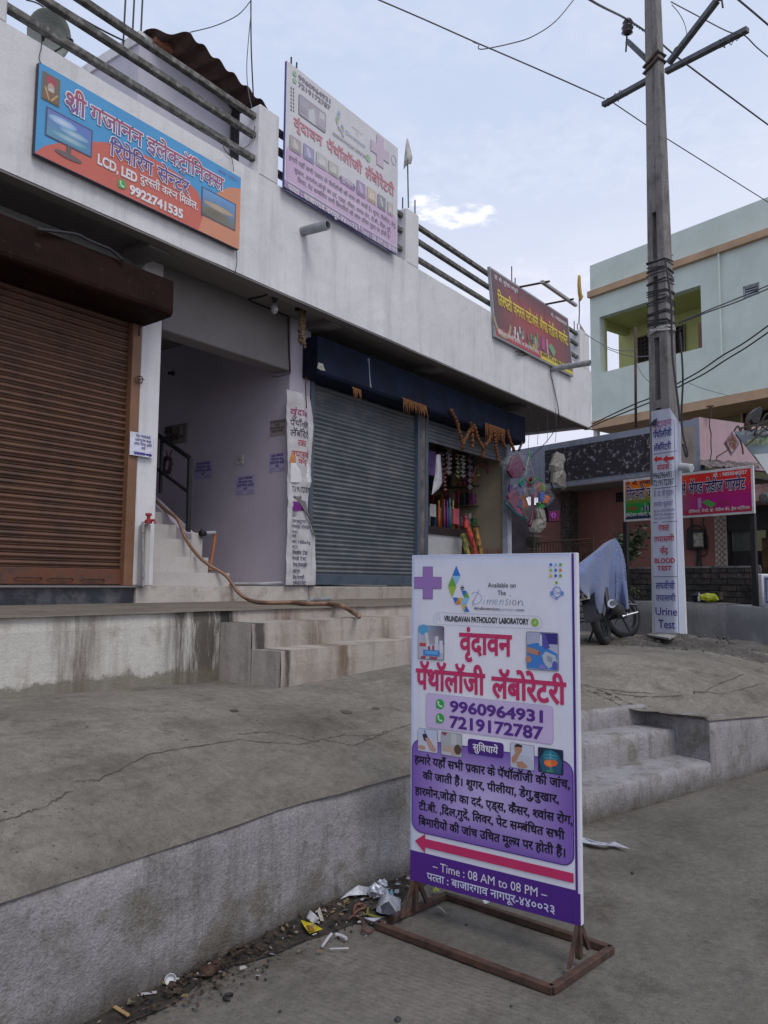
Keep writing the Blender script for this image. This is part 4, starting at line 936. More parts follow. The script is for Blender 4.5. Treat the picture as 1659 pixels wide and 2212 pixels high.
ptxt(B3, 'lettering', 'सुविधायें', cD, (676, 1332), (803, 1400), 1290, WH, .02); B3.k = 4
for t, p, x1, yt in (('हमारे यहाँ सभी प्रकार के पॅथॉलॉजी की जांच की जाती है। शुगर, पीलीया, डेंगु,', (92, 1095), (1275, 1830), 1050), ('बुखार, हारमोन,जोड़ो का दर्द, एड्स, कैंसर, श्वांस रोग, टी.बी., दिल, गुर्दे,', (153, 1235), (1222, 1890), 1192), ('लिवर, पेट सम्बंधित सभी बिमारीयों की जांच उचित मूल्य पर होती है।', (187, 1345), (1213, 1985), 1300)):
    ptxt(B3, 'lettering', t, cD, p, x1, yt, (.10, .07, .12), .012)
m = MB(); a = g3(1255, 1105); B3.line(m, [(a[0]+.05*math.cos(t*.4), a[1]+.06*math.sin(t*.4)) for t in range(17)], .014, (.45, .5, .6)); B3.done(m, 'headset_mark')
# ---- maroon general store board, leaning back against the rails
cE = crop(1200, 640, 280)
bl = aY(*cE(225, 1190), 5.60); tl = aX(*cE(145, 158), bl.x); br = aY(*cE(1385, 1792), 5.60); 
t4 = thing('wall_signboard', ((bl.x+br.x)/2, 5.6, (bl.z+br.z)/2), 'maroon general store signboard with yellow lettering at the far end of the parapet', 'signboard')
Uv = (br-bl).normalized(); Vv = (tl-bl); Vv = (Vv-Uv*Vv.dot(Uv)); h4 = Vv.length; w4 = (br-bl).length; Vv.normalize()
B4 = Board(bl, Uv, Vv, t4, step=.0025, mat=PMS)
m = MB(); nn_ = B4.n*-.04; m.prism([B4.P(0, 0, 0), B4.P(w4, 0, 0), B4.P(w4, h4, 0), B4.P(0, h4, 0)], nn_); m.build('panel', simple('board back', (.32, .33, .35), .5), t4)
def g4(x, y): return uv(B4, *cE(x, y))
m = MB(); B4.rect(m, 0, w4, 0, h4, (.30, .30, .33)); B4.rr(m, .03, w4-.03, .03, h4-.03, .01, (.085, .035, .045), mid=(.42, .05, .06), k=1.5); B4.done(m, 'printed_face'); B4.k = 3
m = MB(); vv = g4(235, 1048)[1]; ux = g4(888, 1400)[0]
B4.rect(m, .03, ux, .03, vv, (.42, .035, .05)); B4.rect(m, ux, w4-.03, .03, vv*.97, (.62, .50, .04)); B4.done(m, 'colour_strip'); B4.k = 4.5
YEL = (.70, .55, .05)
ptxt(B4, 'lettering', 'तिरुपती जनरल स्टोअर्स ॲण्ड लेडीज गारमेंट', cE, (262, 715), (1300, 1335), 565, YEL, .028)
ptxt(B4, 'lettering', 'प्रो. सौ. सुरेखा लाडुके', cE, (205, 335), (555, 548), 285, WH, .012)
ptxt(B4, 'lettering', 'मो. : 9850540327', cE, (1045, 890), (1282, 1045), 850, WH, .02)
ptxt(B4, 'lettering', 'इमिटेशन ज्वेलरी, कॉस्मेटीक ॲण्ड गिफ्ट सेंटर', cE, (262, 1145), (865, 1460), 1093, WH, .015)
ptxt(B4, 'lettering', 'होजियरी, पॅन्टी, ब्रा, लेडीज बॅग, ड्रेस मटेरियल', cE, (905, 1475), (1368, 1730), 1432, BLK, .015)
m = MB(); a = g4(320, 940); B4.line(m, [(a[0]+.28*math.cos(t), a[1]+.28*math.sin(t)) for t in [math.radians(q) for q in range(185, 356, 17)]], .07, (.36, .27, .15)); B4.done(m, 'necklace_print')
m = MB(); rr_ = random.Random(3)
for i in range(16):
    a = g4(440+rr_.uniform(0, 190), 1010+rr_.uniform(0, 160)+60*i/16); cc = rr_.choice([(.5, .48, .48), (.1, .1, .12), (.6, .6, .6), (.3, .1, .12)]); B4.rect(m, a[0], a[0]+.05, a[1]-.14, a[1], cc, k=4.5+.05*i)
B4.done(m, 'cosmetics_print')
m = MB()
for i in range(14):
    a = g4(690+rr_.uniform(0, 150), 1150+rr_.uniform(0, 170)); cc = rr_.choice([(.5, .22, .08), (.1, .2, .3), (.4, .35, .1), (.1, .25, .1), (.35, .1, .1)]); B4.rect(m, a[0], a[0]+.07, a[1]-.09, a[1]+.02, cc, k=4.5+.05*i)
B4.done(m, 'gift_print')
m = MB(); B4.poly(m, [g4(900, 1180), g4(945, 1230), g4(955, 1400), g4(905, 1380)], (.38, .06, .22)); B4.poly(m, [g4(972, 1240), g4(990, 1230), g4(1010, 1470), g4(985, 1450)], (.5, .3, .45)); B4.poly(m, [g4(1000, 1330), g4(1050, 1300), g4(1110, 1420), g4(1085, 1500)], (.14, .34, .16)); B4.done(m, 'garment_print')
# ================================================================= things on the roof and the facade
def pipe(name, a, b, r, mat, parent=None, **kw):
    m = MB(); d = (b-a).normalized(); m.tube([a-d*.02, a, b], r, 18, cap=False); m.tube([b, a+d*.02], r*.86, 18, cap=False)
    m.tube([b+d*.0005, b], [r*.86, r], 18, cap=False)
    o = m.build(name, mat, parent, smooth=False, **kw); return o
cF = crop(640, 0, 640); cG = crop(1000, 1000, 500); cH = crop(340, 700, 500); cI = crop(340, 1080, 500); cJ = crop(330, 900, 430, 1585); cK = crop(660, 740, 440); cLL = crop(0, 1000, 520); cM = crop(520, 1480, 540); cN = crop(0, 500, 640); cQ = crop(0, 0, 400)
for (cc, p0, p1, dz) in ((cF, (302, 1500), (466, 1458), 0), (cE, (1050, 1675), (1634, 1580), 0)):
    a = aY(*cc(*p0), YF); b = aX(*cc(*p1), a.x+.02); o = pipe('drain_pipe', a, b, .052, M['pvc'], bld)
# satellite dish behind the rails
dc = aY(*cQ(515, 365), 6.5); tocam = (CAM-dc).normalized(); ax = (Matrix.Rotation(math.radians(36), 3, 'Z') @ tocam); ax = (ax+V((0, 0, .1))).normalized()
dish = thing('satellite_dish', (dc.x, dc.y, 4.75), 'pale round satellite dish behind the rails at the left end of the roof', 'satellite dish')
rad = .245/4.1475/1.157323*1000/1700*(dc-CAM).dot(CF)
m = MB(); m.lathe([(0, -.09*1), (rad*.3, -.082), (rad*.6, -.058), (rad*.85, -.025), (rad, 0), (rad*1.01, -.004), (rad*.85, -.033), (rad*.6, -.066), (rad*.3, -.09), (0, -.098)], dc, ax, 28)
m.build('dish_bowl', simple('dish enamel', (.42, .45, .40), .5, var=.15, scale=3, dirt=(.2, .2, .17), dirtamt=.3), dish, smooth=True)
m = MB(); m.tube([dc-ax*.09, dc-ax*.2+V((0, 0, -.2)), V((dc.x, dc.y, 4.75))], .02, 8); m.build('mast', M['blackiron'], dish)
side = ax.cross(V((0, 0, 1))).normalized(); m = MB(); m.tube([dc+V((0, 0, -rad*.9)), dc+ax*.35], .008, 6); m.build('feed_arm', M['blackiron'], dish)
m = MB(); m.lathe([(0, 0), (.025, .005), (.03, .05), (0, .06)], dc+ax*.35, -ax, 10); m.build('feed_horn', M['blackiron'], dish)
# stair head room with a corrugated sheet roof
Ca = aY(302, 72, 7.6); room = thing('roof_room', (Ca.x+2, 8.6, 4.75), 'small pale stair room on the roof under a rusty corrugated sheet', 'roof room')
RX0, RZ = Ca.x, Ca.z
rx1 = aY(*c0(1532, 1000), 7.6).x
m = MB(); m.hexa([(RX0, 7.6, 4.75), (rx1, 7.6, 4.75), (rx1, 11.4, 4.75), (RX0, 11.4, 4.75)], [(RX0, 7.6, RZ-.12), (rx1, 7.6, aY(*c0(1532, 700), 7.6).z), (rx1, 11.4, aY(*c0(1532, 700), 7.6).z), (RX0, 11.4, RZ+.02)])
m.build('wall', plaster('pale lilac room wall', (.50, .49, .56), (.3, .3, .35), .25, .2, bmp=.1, grain=.05), room)
m = MB(); m.box(RX0-.02, RX0+.30, 7.58, 11.45, RZ-.13, RZ+.03); m.build('parapet', M['white'], room, bev=.01)
dk = aY(*c0(1555, 860), 7.45); m = MB(); m.box(dk.x-.06, dk.x+.08, 7.40, 7.56, 4.75, aY(*c0(1555, 690), 7.4).z); m.build('door_post', M['blackiron'], room)
E1 = aY(*c0(1235, 222), 7.15); E2 = aY(*c0(1650, 612), 7.15)
E0 = aY(*c0(1030, 275), 7.5)
def sheet(u, v):
    x = RX0+.05+(E2.x+.25-RX0-.05)*u; z = E1.z+(E2.z-E1.z)*(x-E1.x)/(E2.x-E1.x) if x > E1.x else E1.z+.0*(x)
    if x <= E1.x: z = E1.z+(E1.x-x)*.05
    y = 7.15+.45*max(0, (E1.x-x)/(E1.x-RX0))+4.2*v
    return V((x, y, z+.028*math.sin(x*2*math.pi/.25)+.008*nz(x, y, 1)))
m = MB(); m.grid(sheet, 110, 6); o = m.build('roof_sheet', simple('rusty corrugated sheet', (.115, .06, .042), .75, var=.4, scale=3, dirt=(.05, .025, .02), dirtamt=.6, dscale=2, bmp=.1), room, smooth=True)
sf = o.modifiers.new('s', 'SOLIDIFY'); sf.thickness = .006
m = MB(); a = aY(*c0(995, 195), 7.6); m.box(a.x-.02, a.x+.25, 7.52, 7.62, RZ-.02, RZ+.13); m.build('loose_brick', simple('brick orange', (.35, .15, .08), .9), room)
for xx in (800, 857, 911):
    a = aY(*c0(xx, 250), 7.75); m = MB(); m.tube([V((a.x, 7.75, a.z-.1)), V((a.x+.01, 7.75, a.z+.9)), V((a.x-.01, 7.76, a.z+1.9))], .011, 6); m.build('rebar', M['darkwire'], room)
def wire(name, pts, r, label, mat='darkwire', n=5, sag=0, group=None, cat='wire', seg=10, build=True, parent=None):
    P = []
    if len(pts) == 2 and sag:
        for i in range(seg+1):
            t = i/seg; P.append(pts[0].lerp(pts[1], t)-V((0, 0, sag*4*t*(1-t))))
    else: P = smoothp(pts, 5)
    m = MB(); m.tube(P, r, n); return m.build(name, M[mat], parent, smooth=True, label=label, cat=cat, group=group) if parent is None else m.build(name, M[mat], parent, smooth=True)
def smoothp(P, k):
    P = [V(p) for p in P]
    if len(P) < 3: return P
    out = []
    for i in range(len(P)-1):
        a, b, c, d = P[max(0, i-1)], P[i], P[i+1], P[min(len(P)-1, i+2)]
        for j in range(k):
            t = j/k; out.append(.5*((2*b)+(c-a)*t+(2*a-5*b+4*c-d)*t*t+(3*b-a-3*c+d)*t**3))
    out.append(P[-1]); return out
wire('cable', [aY(*c0(170, 0), 7.2), aY(*c0(240, 20), 7.2), aY(*c0(330, 75), 7.2), aY(*c0(430, 125), 7.0)], .008, 'dark cable running to the satellite dish', cat='cable')
wire('cable', [aY(*cQ(600, 40), 7.3), aY(*cQ(1290, 425), 7.75)], .011, 'taut dark cable dropping to the corner of the roof room', sag=.02, cat='cable')
wire('cable', [aY(*c0(1625, 5), 8), aY(*c0(1545, 95), 8), aY(*c0(1400, 165), 8), aY(*c0(1235, 208), 7.6)], .007, 'thin drooping cable reaching the corrugated roof from the right', cat='cable')
wire('antenna_rod', [aY(*c0(1626, -60), 5.95), aY(*c0(1628, 300), 5.95), aY(*c0(1642, 620), 5.95)], .008, 'tall thin rod standing beside the parapet post', cat='rod')
wire('cable', [aY(*c0(1629, 60), 5.9), aY(*c0(1600, 400), 5.9), aY(*c0(1610, 590), 5.85), aY(*c0(1645, 760), 5.8), aY(*c0(1640, 900), 5.65), aY(*c0(1560, 968), 5.64), aY(*c0(1480, 960), 5.64)], .005, 'pale loose cable looping down from the rod to the rail', 'alwire', cat='cable')
wire('cable', [aY(*c0(1445, 915), 5.70), aY(*c0(1455, 970), 5.64), aY(*c0(1500, 1020), 5.64), aY(*c0(1515, 1110), 5.6)], .004, 'tie wire holding the repair shop board to the rail', cat='wire')
wire('cable', [aY(*cQ(415, 250), 5.70), aY(*cQ(432, 460), 5.64), aY(*cQ(405, 590), 5.6), aY(*cQ(425, 660), 5.6)], .004, 'tie wire at the left corner of the repair shop board', cat='wire')
wire('cable', [aY(*cN(1530, 310), 5.6), aY(*cN(1535, 400), 5.62), aY(*cN(1522, 480), 5.64)], .004, 'loose wire end under the repair shop board', cat='wire')
for i, (cc, p0, p1, Y) in enumerate(((cF, (228, 370), (228, 420), 5.7), (cF, (263, 405), (263, 440), 5.7), (cF, (187, 440), (187, 1200), 5.72), (cF, (950, 1280), (950, 1370), 5.85), (cF, (1030, 1297), (1030, 1370), 5.8), (cE, (470, 155), (470, 365), 5.75), (cE, (521, 325), (521, 400), 5.75), (cE, (1397, 965), (1397, 1110), 5.85), (cE, (1443, 1005), (1443, 1100), 5.85))):
    a = aY(*cc(*p1), Y); b = aY(*cc(*p0), Y); m = MB(); m.tube([V((a.x, Y, a.z-.12)), V((a.x, Y, b.z))], .01, 6); m.build('rebar_stub', M['darkwire'], bld)
# flags
fl = thing('flag', aY(*cF(988, 1340), 5.8), 'small limp white flag on a thin green pole beside the faded signboard', 'flag')
a = aY(*cF(988, 1345), 5.8); b = aY(*cF(982, 1040), 5.8); t_ = aY(*cF(980, 900), 5.8)
m = MB(); m.tube([a, b, t_], .011, 6); m.build('pole', simple('green stick', (.06, .16, .13), .6), fl)
def cloth(pts_grid, name, mat, parent, sub=3, sol=.002, **kw):
    nr_, nc = len(pts_grid), len(pts_grid[0])
    def fn(u, v):
        x = u*(nc-1); y = v*(nr_-1); i = min(int(x), nc-2); j = min(int(y), nr_-2); fx, fy = x-i, y-j
        return pts_grid[j][i].lerp(pts_grid[j][i+1], fx).lerp(pts_grid[j+1][i].lerp(pts_grid[j+1][i+1], fx), fy)+V((.0, .012*nz(u*9, v*9), .004*nz(v*9, u*9)))
    m = MB(); m.grid(fn, (nc-1)*sub, (nr_-1)*sub); o = m.build(name, mat, parent, smooth=True, **kw)
    s_ = o.modifiers.new('s', 'SOLIDIFY'); s_.thickness = sol; return o
def fz(x, y, dy=0): return aY(*cF(x, y), 5.78+dy)
WC = simple('limp white cloth', (.5, .5, .47), .9, var=.2, scale=9)
cloth([[fz(976, 898), fz(981, 896), fz(985, 900)], [fz(968, 960), fz(982, 955, -.05), fz(1000, 965)], [fz(960, 1040), fz(985, 1030, -.08), fz(1014, 1020)], [fz(956, 1100), fz(984, 1062, -.05), fz(1003, 1066)]], 'cloth', WC, fl)
fl = thing('flag', aY(*cE(1468, 1000), 5.8), 'rolled yellow flag on a bent stick above the far parapet post', 'flag')
m = MB(); m.tube([aY(*cE(*p), 5.8) for p in ((1465, 1010), (1472, 820), (1470, 680), (1462, 300))], .012, 6); m.build('pole', M['rust'], fl)
def fe(x, y, dy=0): return aY(*cE(x, y), 5.78+dy)
cloth([[fe(1450, 290), fe(1468, 282, -.04), fe(1488, 285)], [fe(1442, 440), fe(1465, 430, -.08), fe(1495, 440)], [fe(1450, 560), fe(1480, 560, -.08), fe(1510, 560)], [fe(1468, 655), fe(1490, 672, -.06), fe(1530, 600)]], 'cloth', simple('faded yellow cloth', (.48, .30, .05), .9, var=.25, scale=9), fl)
fl = thing('pennant', fe(1480, 1100), 'small torn pale pennant on the far parapet post', 'flag')
cloth([[fe(1478, 1000), fe(1482, 1004)], [fe(1476, 1060), fe(1520, 1070)], [fe(1474, 1110), fe(1562, 1132)]], 'cloth', simple('dusty pink cloth', (.32, .24, .22), .9), fl)
# fluorescent lamp frame over the store board
lf = thing('lamp_bracket', fe(960, 720), 'iron bracket holding a bare tube light out over the maroon store board', 'lamp')
pa = aY(*cE(585, 460), 5.62); pb = aX(*cE(1035, 374), pa.x+.15); pc = aY(*cE(970, 716), 5.62); pd = aX(*cE(1390, 636), pc.x+.15)
for q in ((pa, pb), (pc, pd)):
    m = MB(); m.tube(q, .018, 6); m.build('arm', M['rust'], lf)
m = MB(); q0 = pa.lerp(pb, .78); q1 = pc.lerp(pd, .8); dd = (q1-q0).normalized(); m.bar(q0-dd*.05, q1+dd*.35, .06, .05); m.build('tube_light', simple('tube batten', (.36, .37, .38), .5), lf, bev=.005)
for q in (((525, 1412), (700, 1440)), ((570, 1458), (715, 1468))):
    m = MB(); m.tube([aY(*cE(*q[0]), 5.6), aY(*cE(*q[1]), 5.66)], .01, 6); m.build('rebar_stub', M['rust'], bld)
wire('cable', [aY(*cE(1035, 1690), 5.62), aY(*cE(1050, 1780), 5.64), aY(*cE(1082, 1895), 5.64), aY(*cG(1320, 130), 5.66), aY(*cG(1270, 270), 5.9), aY(*cG(1190, 372), 6.0), aY(*cG(1090, 470), 6.0)], .007, 'dark cable drooping from the far drain pipe to the hanging goods', cat='cable')
for xx, y0, y1 in ((1065, 100, 400), (1140, 90, 372), (1220, 80, 358), (1290, 70, 350)):
    a = aZ(*cG(xx, y0), 4.6); p = aY(*cG(xx, y1), a.y+.01)
    wire('hanging_string', [a, V((a.x+.02, a.y, (a.z+p.z)/2)), p], .004, {1065: 'leftmost thin string hanging under the far corner of the roof slab', 1140: 'second thin string from the left under the far roof corner', 1220: 'third thin string from the left under the far roof corner', 1290: 'rightmost thin string hanging under the far corner of the roof slab'}[xx], 'alwire', group='strings under the roof corner', cat='string')
# ceiling bulb and conduit
bl_ = thing('light_bulb', aZ(*cH(1148, 190), 4.55), 'clear light bulb in a white holder on the ceiling before the stair bay', 'light bulb')
bp = aZ(*cH(1150, 150), 4.61); m = MB(); m.lathe([(.035, 0), (.035, -.02), (.02, -.03), (.018, -.06)], bp, (0, 0, 1), 12); m.build('holder', simple('black bakelite', (.03, .03, .03), .4), bl_)
mg, t, b = newmat('frosted bulb glass'); b.inputs['Base Color'].default_value = (.5, .5, .52, 1); b.inputs['Roughness'].default_value = .3; b.inputs['Transmission Weight'].default_value = .5
m = MB(); m.lathe([(.015, -.055), (.02, -.075), (.038, -.10), (.042, -.13), (.034, -.16), (.012, -.178), (.001, -.18)], bp, (0, 0, 1), 14); m.build('glass', mg, bl_, smooth=True)
cz = 4.605
wp = [aZ(*cH(*p), cz) for p in ((1115, 110), (1040, 140), (935, 158), (940, 190), (975, 208), (1115, 248), (1175, 270), (1262, 302))]
wp = [V((p.x, min(p.y, YW-.01), p.z)) for p in wp]
wp += [aY(*cH(*p), YW-.012) for p in ((1264, 340), (1266, 430), (1272, 600), (1280, 760), (1275, 775), (1190, 798), (1130, 803))]
m = MB(); m.tube(wp, .009, 6); m.build('conduit', M['darkwire'], bld)
wire('cable', [aY(*cN(*p), 5.74) for p in ((240, 190), (480, 220), (560, 255), (640, 290), (720, 325), (800, 395))], .014, 'thick black cable lying along the top of the brown shutter box', cat='cable')
wire('cable', [aY(*cN(940, 765), 6.15), aY(*cN(905, 830), 6.15), aY(*cN(903, 880), 6.17)], .009, 'short black cable curling under the brown shutter box', cat='cable')
wire('wire_loop', [aY(*cN(*p), 6.17) for p in ((885, 1190), (878, 1160), (900, 1142), (922, 1150), (918, 1185), (895, 1178), (910, 1160), (935, 1162))], .005, 'loop of brown wire on the tan shutter guide', 'rust', cat='wire')
# dried garlands and tassels
M['garl'] = simple('dried marigold', (.15, .055, .016), .95, var=.5, scale=60); M['garl2'] = simple('withered garland', (.17, .12, .07), .95, var=.6, scale=70, dirt=(.35, .3, .24), dirtamt=.3, dscale=60)
M['tass'] = simple('faded orange tassel', (.15, .062, .02), .95, var=.5, scale=80)
def garland(pts, r, mat, label, group=None, cat='garland'):
    P = smoothp(pts, 9); rr = [r*(.55+.75*abs(math.sin(i*1.9))+random.uniform(-.2, .2)) for i in range(len(P))]
    m = MB(); m.tube([p+V((random.uniform(-.3, .3)*r, random.uniform(-.3, .3)*r, 0)) for p in P], rr, 7); return m.build('garland', M[mat], label=label, cat=cat, group=group)
gz_ = 5.9
garland([aY(*cH(*p), gz_) for p in ((1372, 215), (1368, 300), (1375, 400), (1370, 480), (1378, 520))], .035, 'garl2', 'dried brown garland hanging left of the navy shutter box')
garland([aY(*cH(*p), gz_) for p in ((1395, 235), (1398, 350), (1392, 450), (1400, 560))], .016, 'garl2', 'thin dried strand beside the brown garland under the slab')
MB().box(aY(*cH(1345, 215), gz_).x, aY(*cH(1395, 215), gz_).x, gz_-.03, gz_+.05, aY(*cH(1370, 255), gz_).z, aY(*cH(1370, 205), gz_).z).build('garland_hook_board', M['brownbox'], bld)
def fringe(cc, x0, x1, y0, y1, Y, mat, label, n_=14, name='tassel'):
    m = MB(); a = aY(*cc(x0, y0), Y); b = aY(*cc(x1, y0+(x1-x0)*.0), Y); zb_ = aY(*cc((x0+x1)/2, y1), Y).z; top = (a.z+b.z)/2
    vs = []; fs = []
    for i in range(n_+1):
        x = a.x+(b.x-a.x)*i/n_; vs += [(x, Y, top), (x, Y-.012+random.uniform(-.02, .02), top-.03)]
    for i in range(n_): fs.append((2*i, 2*i+2, 2*i+3, 2*i+1))
    for i in range(n_):
        x = a.x+(b.x-a.x)*(i+.5)/n_; w = (b.x-a.x)/n_*.7; L_ = (top-zb_)*random.uniform(.6, 1.05); k = len(vs); dx = random.uniform(-.015, .015); dy = random.uniform(-.03, .0)
        vs += [(x-w*.4+dx, Y+dy, top-L_*.6), (x+w*.4+dx, Y+dy, top-L_*.6), (x+dx*1.8, Y+dy, top-L_)]
        fs += [(2*i+1, 2*i+3, k+1, k), (k, k+1, k+2)]
    m.add(vs, fs); return m.build(name, M[mat], label=label, cat='tassel')
fringe(cK, 826, 914, 868, 1008, 5.93, 'tass', 'small faded orange tassel on the navy shutter box above the middle shutter', 9)
fringe(cK, 1300, 1532, 995, 1150, 5.93, 'tass', 'wide faded orange tassel fringe at the corner post of the open shop', 22)
for i, pp in enumerate((((420, 80), (470, 180), (490, 260), (520, 370), (518, 410)), ((592, 230), (560, 290), (520, 370)), ((585, 190), (600, 260), (598, 400)), ((615, 200), (640, 300), (665, 360), (690, 400), (688, 470)), ((700, 380), (740, 330), (760, 240)), ((770, 230), (790, 330), (800, 420), (815, 500)), ((830, 260), (850, 340), (880, 400)), ((890, 250), (910, 330), (930, 380), (945, 420)))):
    garland([aY(*cG(*p), 5.92) for p in pp], .024, 'garl', ['first dried orange flower string from the left over the open shop', 'dried flower string slanting back to meet the first one in a V', 'short straight dried flower string left of the long one', 'long dried flower string hanging lowest at mid opening', 'dried flower string rising right from the tip of the long one', 'dried flower string through the thick leaf fringe', 'short dried flower string right of the thick leaf fringe', 'dried flower string at the far right end of the shutter box'][i], 'dried flower strings over the open shop')
fringe(cG, 705, 865, 215, 380, 5.93, 'garl', 'thick dried leaf fringe over the right half of the open shop', 18)
m = MB(); q = [aY(*cK(*p), 5.952) for p in ((512, 625), (555, 640), (568, 680), (580, 705), (540, 700), (502, 680))]; m.prism(q, (0, .003, 0)); m.build('torn_paper', simple('old paper', (.34, .34, .31), .9, var=.3, scale=30), label='torn scrap of pale paper stuck on the navy shutter box', cat='paper')
m = MB(); m.tube([aY(*cK(*p), 5.955) for p in ((982, 590), (990, 640), (996, 760), (1005, 862))], [.022, .009, .009, .013], 6); m.build('paint_drip', simple('pale drip', (.2, .22, .25), .6), bld)
# ================================================================= stair bay
sc = thing('staircase', (5.3, 6.8, ZT), 'whitewashed staircase climbing into the lilac bay between the two shutters', 'staircase')
M['swhite'] = plaster('worn white step', (.48, .46, .44), (.3, .26, .23), .45, .3, bmp=.2)
tops = [1.588, 1.755, 1.952, 2.124, 2.28, 2.44, 2.6, 2.76]; xr = [5.905, 5.825, 5.80, 5.80, 5.80, 5.80, 5.80, 5.80]
for k, (tz, xx) in enumerate(zip(tops, xr)):
    y = 6.3+.25*k; zb2 = ZT+.001 if k == 0 else tops[k-1]+.0
    m = slabgrid(4.842, xx, y, zb2, tz, amp=.004); m.box(4.842, xx, y+.006, y+.4 if k > 0 else y+.7, ZT, tz-.001); m.build('step', M['swhite'], sc)
m = MB(); x0, x1 = 5.79, 5.945
m.prism([(x0, 6.8, ZT), (x0, 6.8, 2.03), (x0, 6.93, 2.05), (x0, 8.3, 2.96), (x0, 8.3, ZT)], (x1-x0, 0, 0)); m.build('stringer_wall', M['lav'], sc, bev=.008)
m = MB(); m.box(x0-.003, x1+.003, 6.785, 6.80, ZT, 2.035); m.build('stringer_end', M['swhite'], sc, bev=.004)
pxr = 5.86; pb_, pt_ = V((pxr, 6.93, 2.04)), V((pxr, 6.94, 2.885))
m = MB(); m.bar(pb_, pt_, .045, .045, up=(0, 1, 0)); m.build('newel_post', M['blackiron'], sc, bev=.004)
m = MB(); m.bar(pt_, V((pxr, 7.9, 3.42)), .045, .045); m.build('handrail', M['blackiron'], sc, bev=.004)
m = MB(); m.bar(V((pxr, 6.95, 2.50)), V((pxr, 7.9, 3.02)), .03, .03); m.build('lower_rail', M['blackiron'], sc)
for y in (7.44, 7.9):
    m = MB(); m.bar(V((pxr, y, 2.2+(y-6.93)*.62)), V((pxr, y, 2.89+(y-6.94)*.555)), .03, .03, up=(0, 1, 0)); m.build('baluster', M['blackiron'], sc)
XS = 6.69
def wallnote(c, x0, x1, y0, y1, label, lines, paper=(.36, .33, .50), ink=(.07, .06, .22), arrows=True, X=XS-.004, rot=0):
    a = aX(*c(x0, y0), X); b = aX(*c(x1, y0), X); cc = aX(*c(x0, y1), X)
    t = thing('paper_notice', (X, (a.y+b.y)/2, cc.z), label, 'notice'); w = a.y-b.y; h = (a.z+b.z)/2-cc.z; h = a.z-cc.z
    B = Board((X, a.y, cc.z), (0, -1, 0), (0, 0, 1), t, step=.001, mat=PMD); m = MB()
    def fn(u, v): return B.P(w*u, h*v, 0)+B.n*(.003*nz(u*4, v*5+y0))
    m.grid(fn, 6, 6, paper); B.done(m, 'sheet'); B.k = 5
    L_ = len(lines)
    for i, (s, f) in enumerate(lines):
        m = MB(); hh = h/(L_+1.6)*1.0; B.text(m, s, w*(1-f)/2, h-(i+1)*h/(L_+1.2), w*f, hh, ink, bold=.02); B.done(m, 'lettering')
    if arrows:
        m = MB(); v = h*.11; s = 1
        for u0, d in ((w*.05, -1), (w*.62, 1)):
            ww = w*.32; B.line(m, [(u0, v-.008), (u0+ww, v-.008), (u0+ww, v+.012), (u0, v+.012), (u0, v-.008)], .003, ink)
        B.done(m, 'arrow_mark')
    return t
NL3 = [('वृंदावन पॅथॉलॉजी', .75), ('प्रयोगशाळा चालू', .78), ('वरती शिफ्ट झाली', .9), ('आहे', .2)]
wallnote(cI, 487, 635, 252, 398, 'faint blue notice on the lilac side wall nearest the stair handrail', NL3)
wallnote(cI, 833, 987, 372, 520, 'lowest faint blue notice on the lilac side wall, below the switch plate', NL3)
wallnote(cI, 1108, 1240, 182, 332, 'faint blue notice on the lilac wall close to the hanging banner', NL3)
wallnote(cH, 1112, 1240, 1168, 1300, 'yellowed typed notice high on the lilac wall above a blue notice', [('रक्त तपासणी सकाळी सात वाजता', .95), ('सुरू होईल', .3), ('रविवार बंद राहील सूचना', .9), ('संपर्क कार्यालय', .7)], paper=(.27, .23, .24), ink=(.08, .07, .08), arrows=False)
a = aX(*cI(835, 197), XS); b = aX(*cI(893, 262), XS)
sw = thing('switch_plate', (XS, (a.y+b.y)/2, b.z), 'square cream switch plate on the lilac side wall', 'switch')
MB().box(XS-.014, XS-.001, b.y, a.y, b.z, a.z).build('plate', simple('cream plastic', (.42, .40, .38), .4), sw, bev=.003)
MB().box(XS-.02, XS-.015, b.y+.035, a.y-.035, b.z+.035, a.z-.035).build('switch_rocker', simple('cream plastic dark', (.30, .28, .27), .4), sw, bev=.003)
a = aX(*cH(268, 1215), XS); b = aX(*cH(428, 1345), XS)
mb_ = thing('meter_board', (XS, (a.y+b.y)/2, b.z), 'grey electric meter board with fuses on the wall behind the handrail', 'meter board')
MB().box(XS-.03, XS-.001, b.y, a.y, b.z, a.z).build('back_board', simple('board grey', (.16, .15, .15), .7), mb_, bev=.004)
w_ = a.y-b.y; h_ = a.z-b.z
for u, v, s1, s2 in ((.02, .55, .28, .35), (.02, .1, .28, .32), (.36, .15, .2, .35)):
    MB().box(XS-.07, XS-.031, a.y-w_*(u+s1), a.y-w_*u, b.z+h_*v, b.z+h_*(v+s2)).build('fuse_carrier', simple('fuse black', (.04, .035, .035), .4), mb_, bev=.006)
MB().box(XS-.10, XS-.031, b.y+w_*.08, b.y+w_*.36, b.z+h_*.3, b.z+h_*.85).build('meter', simple('meter case', (.11, .10, .09), .3), mb_, bev=.012)
cc_ = aX(*cH(258, 1535), 6.45); m = MB()
m.tube([cc_+V((.03*math.sin(t*.41), .085*math.cos(t*.35), .10*math.sin(t*.35)))*(1+.07*math.sin(t*1.3)) for t in range(64)], .012, 6)
m.build('hose_coil', simple('dark coil', (.05, .025, .02), .6), label='small dark coil of wire hanging on the wall behind the stair rail', cat='coil')
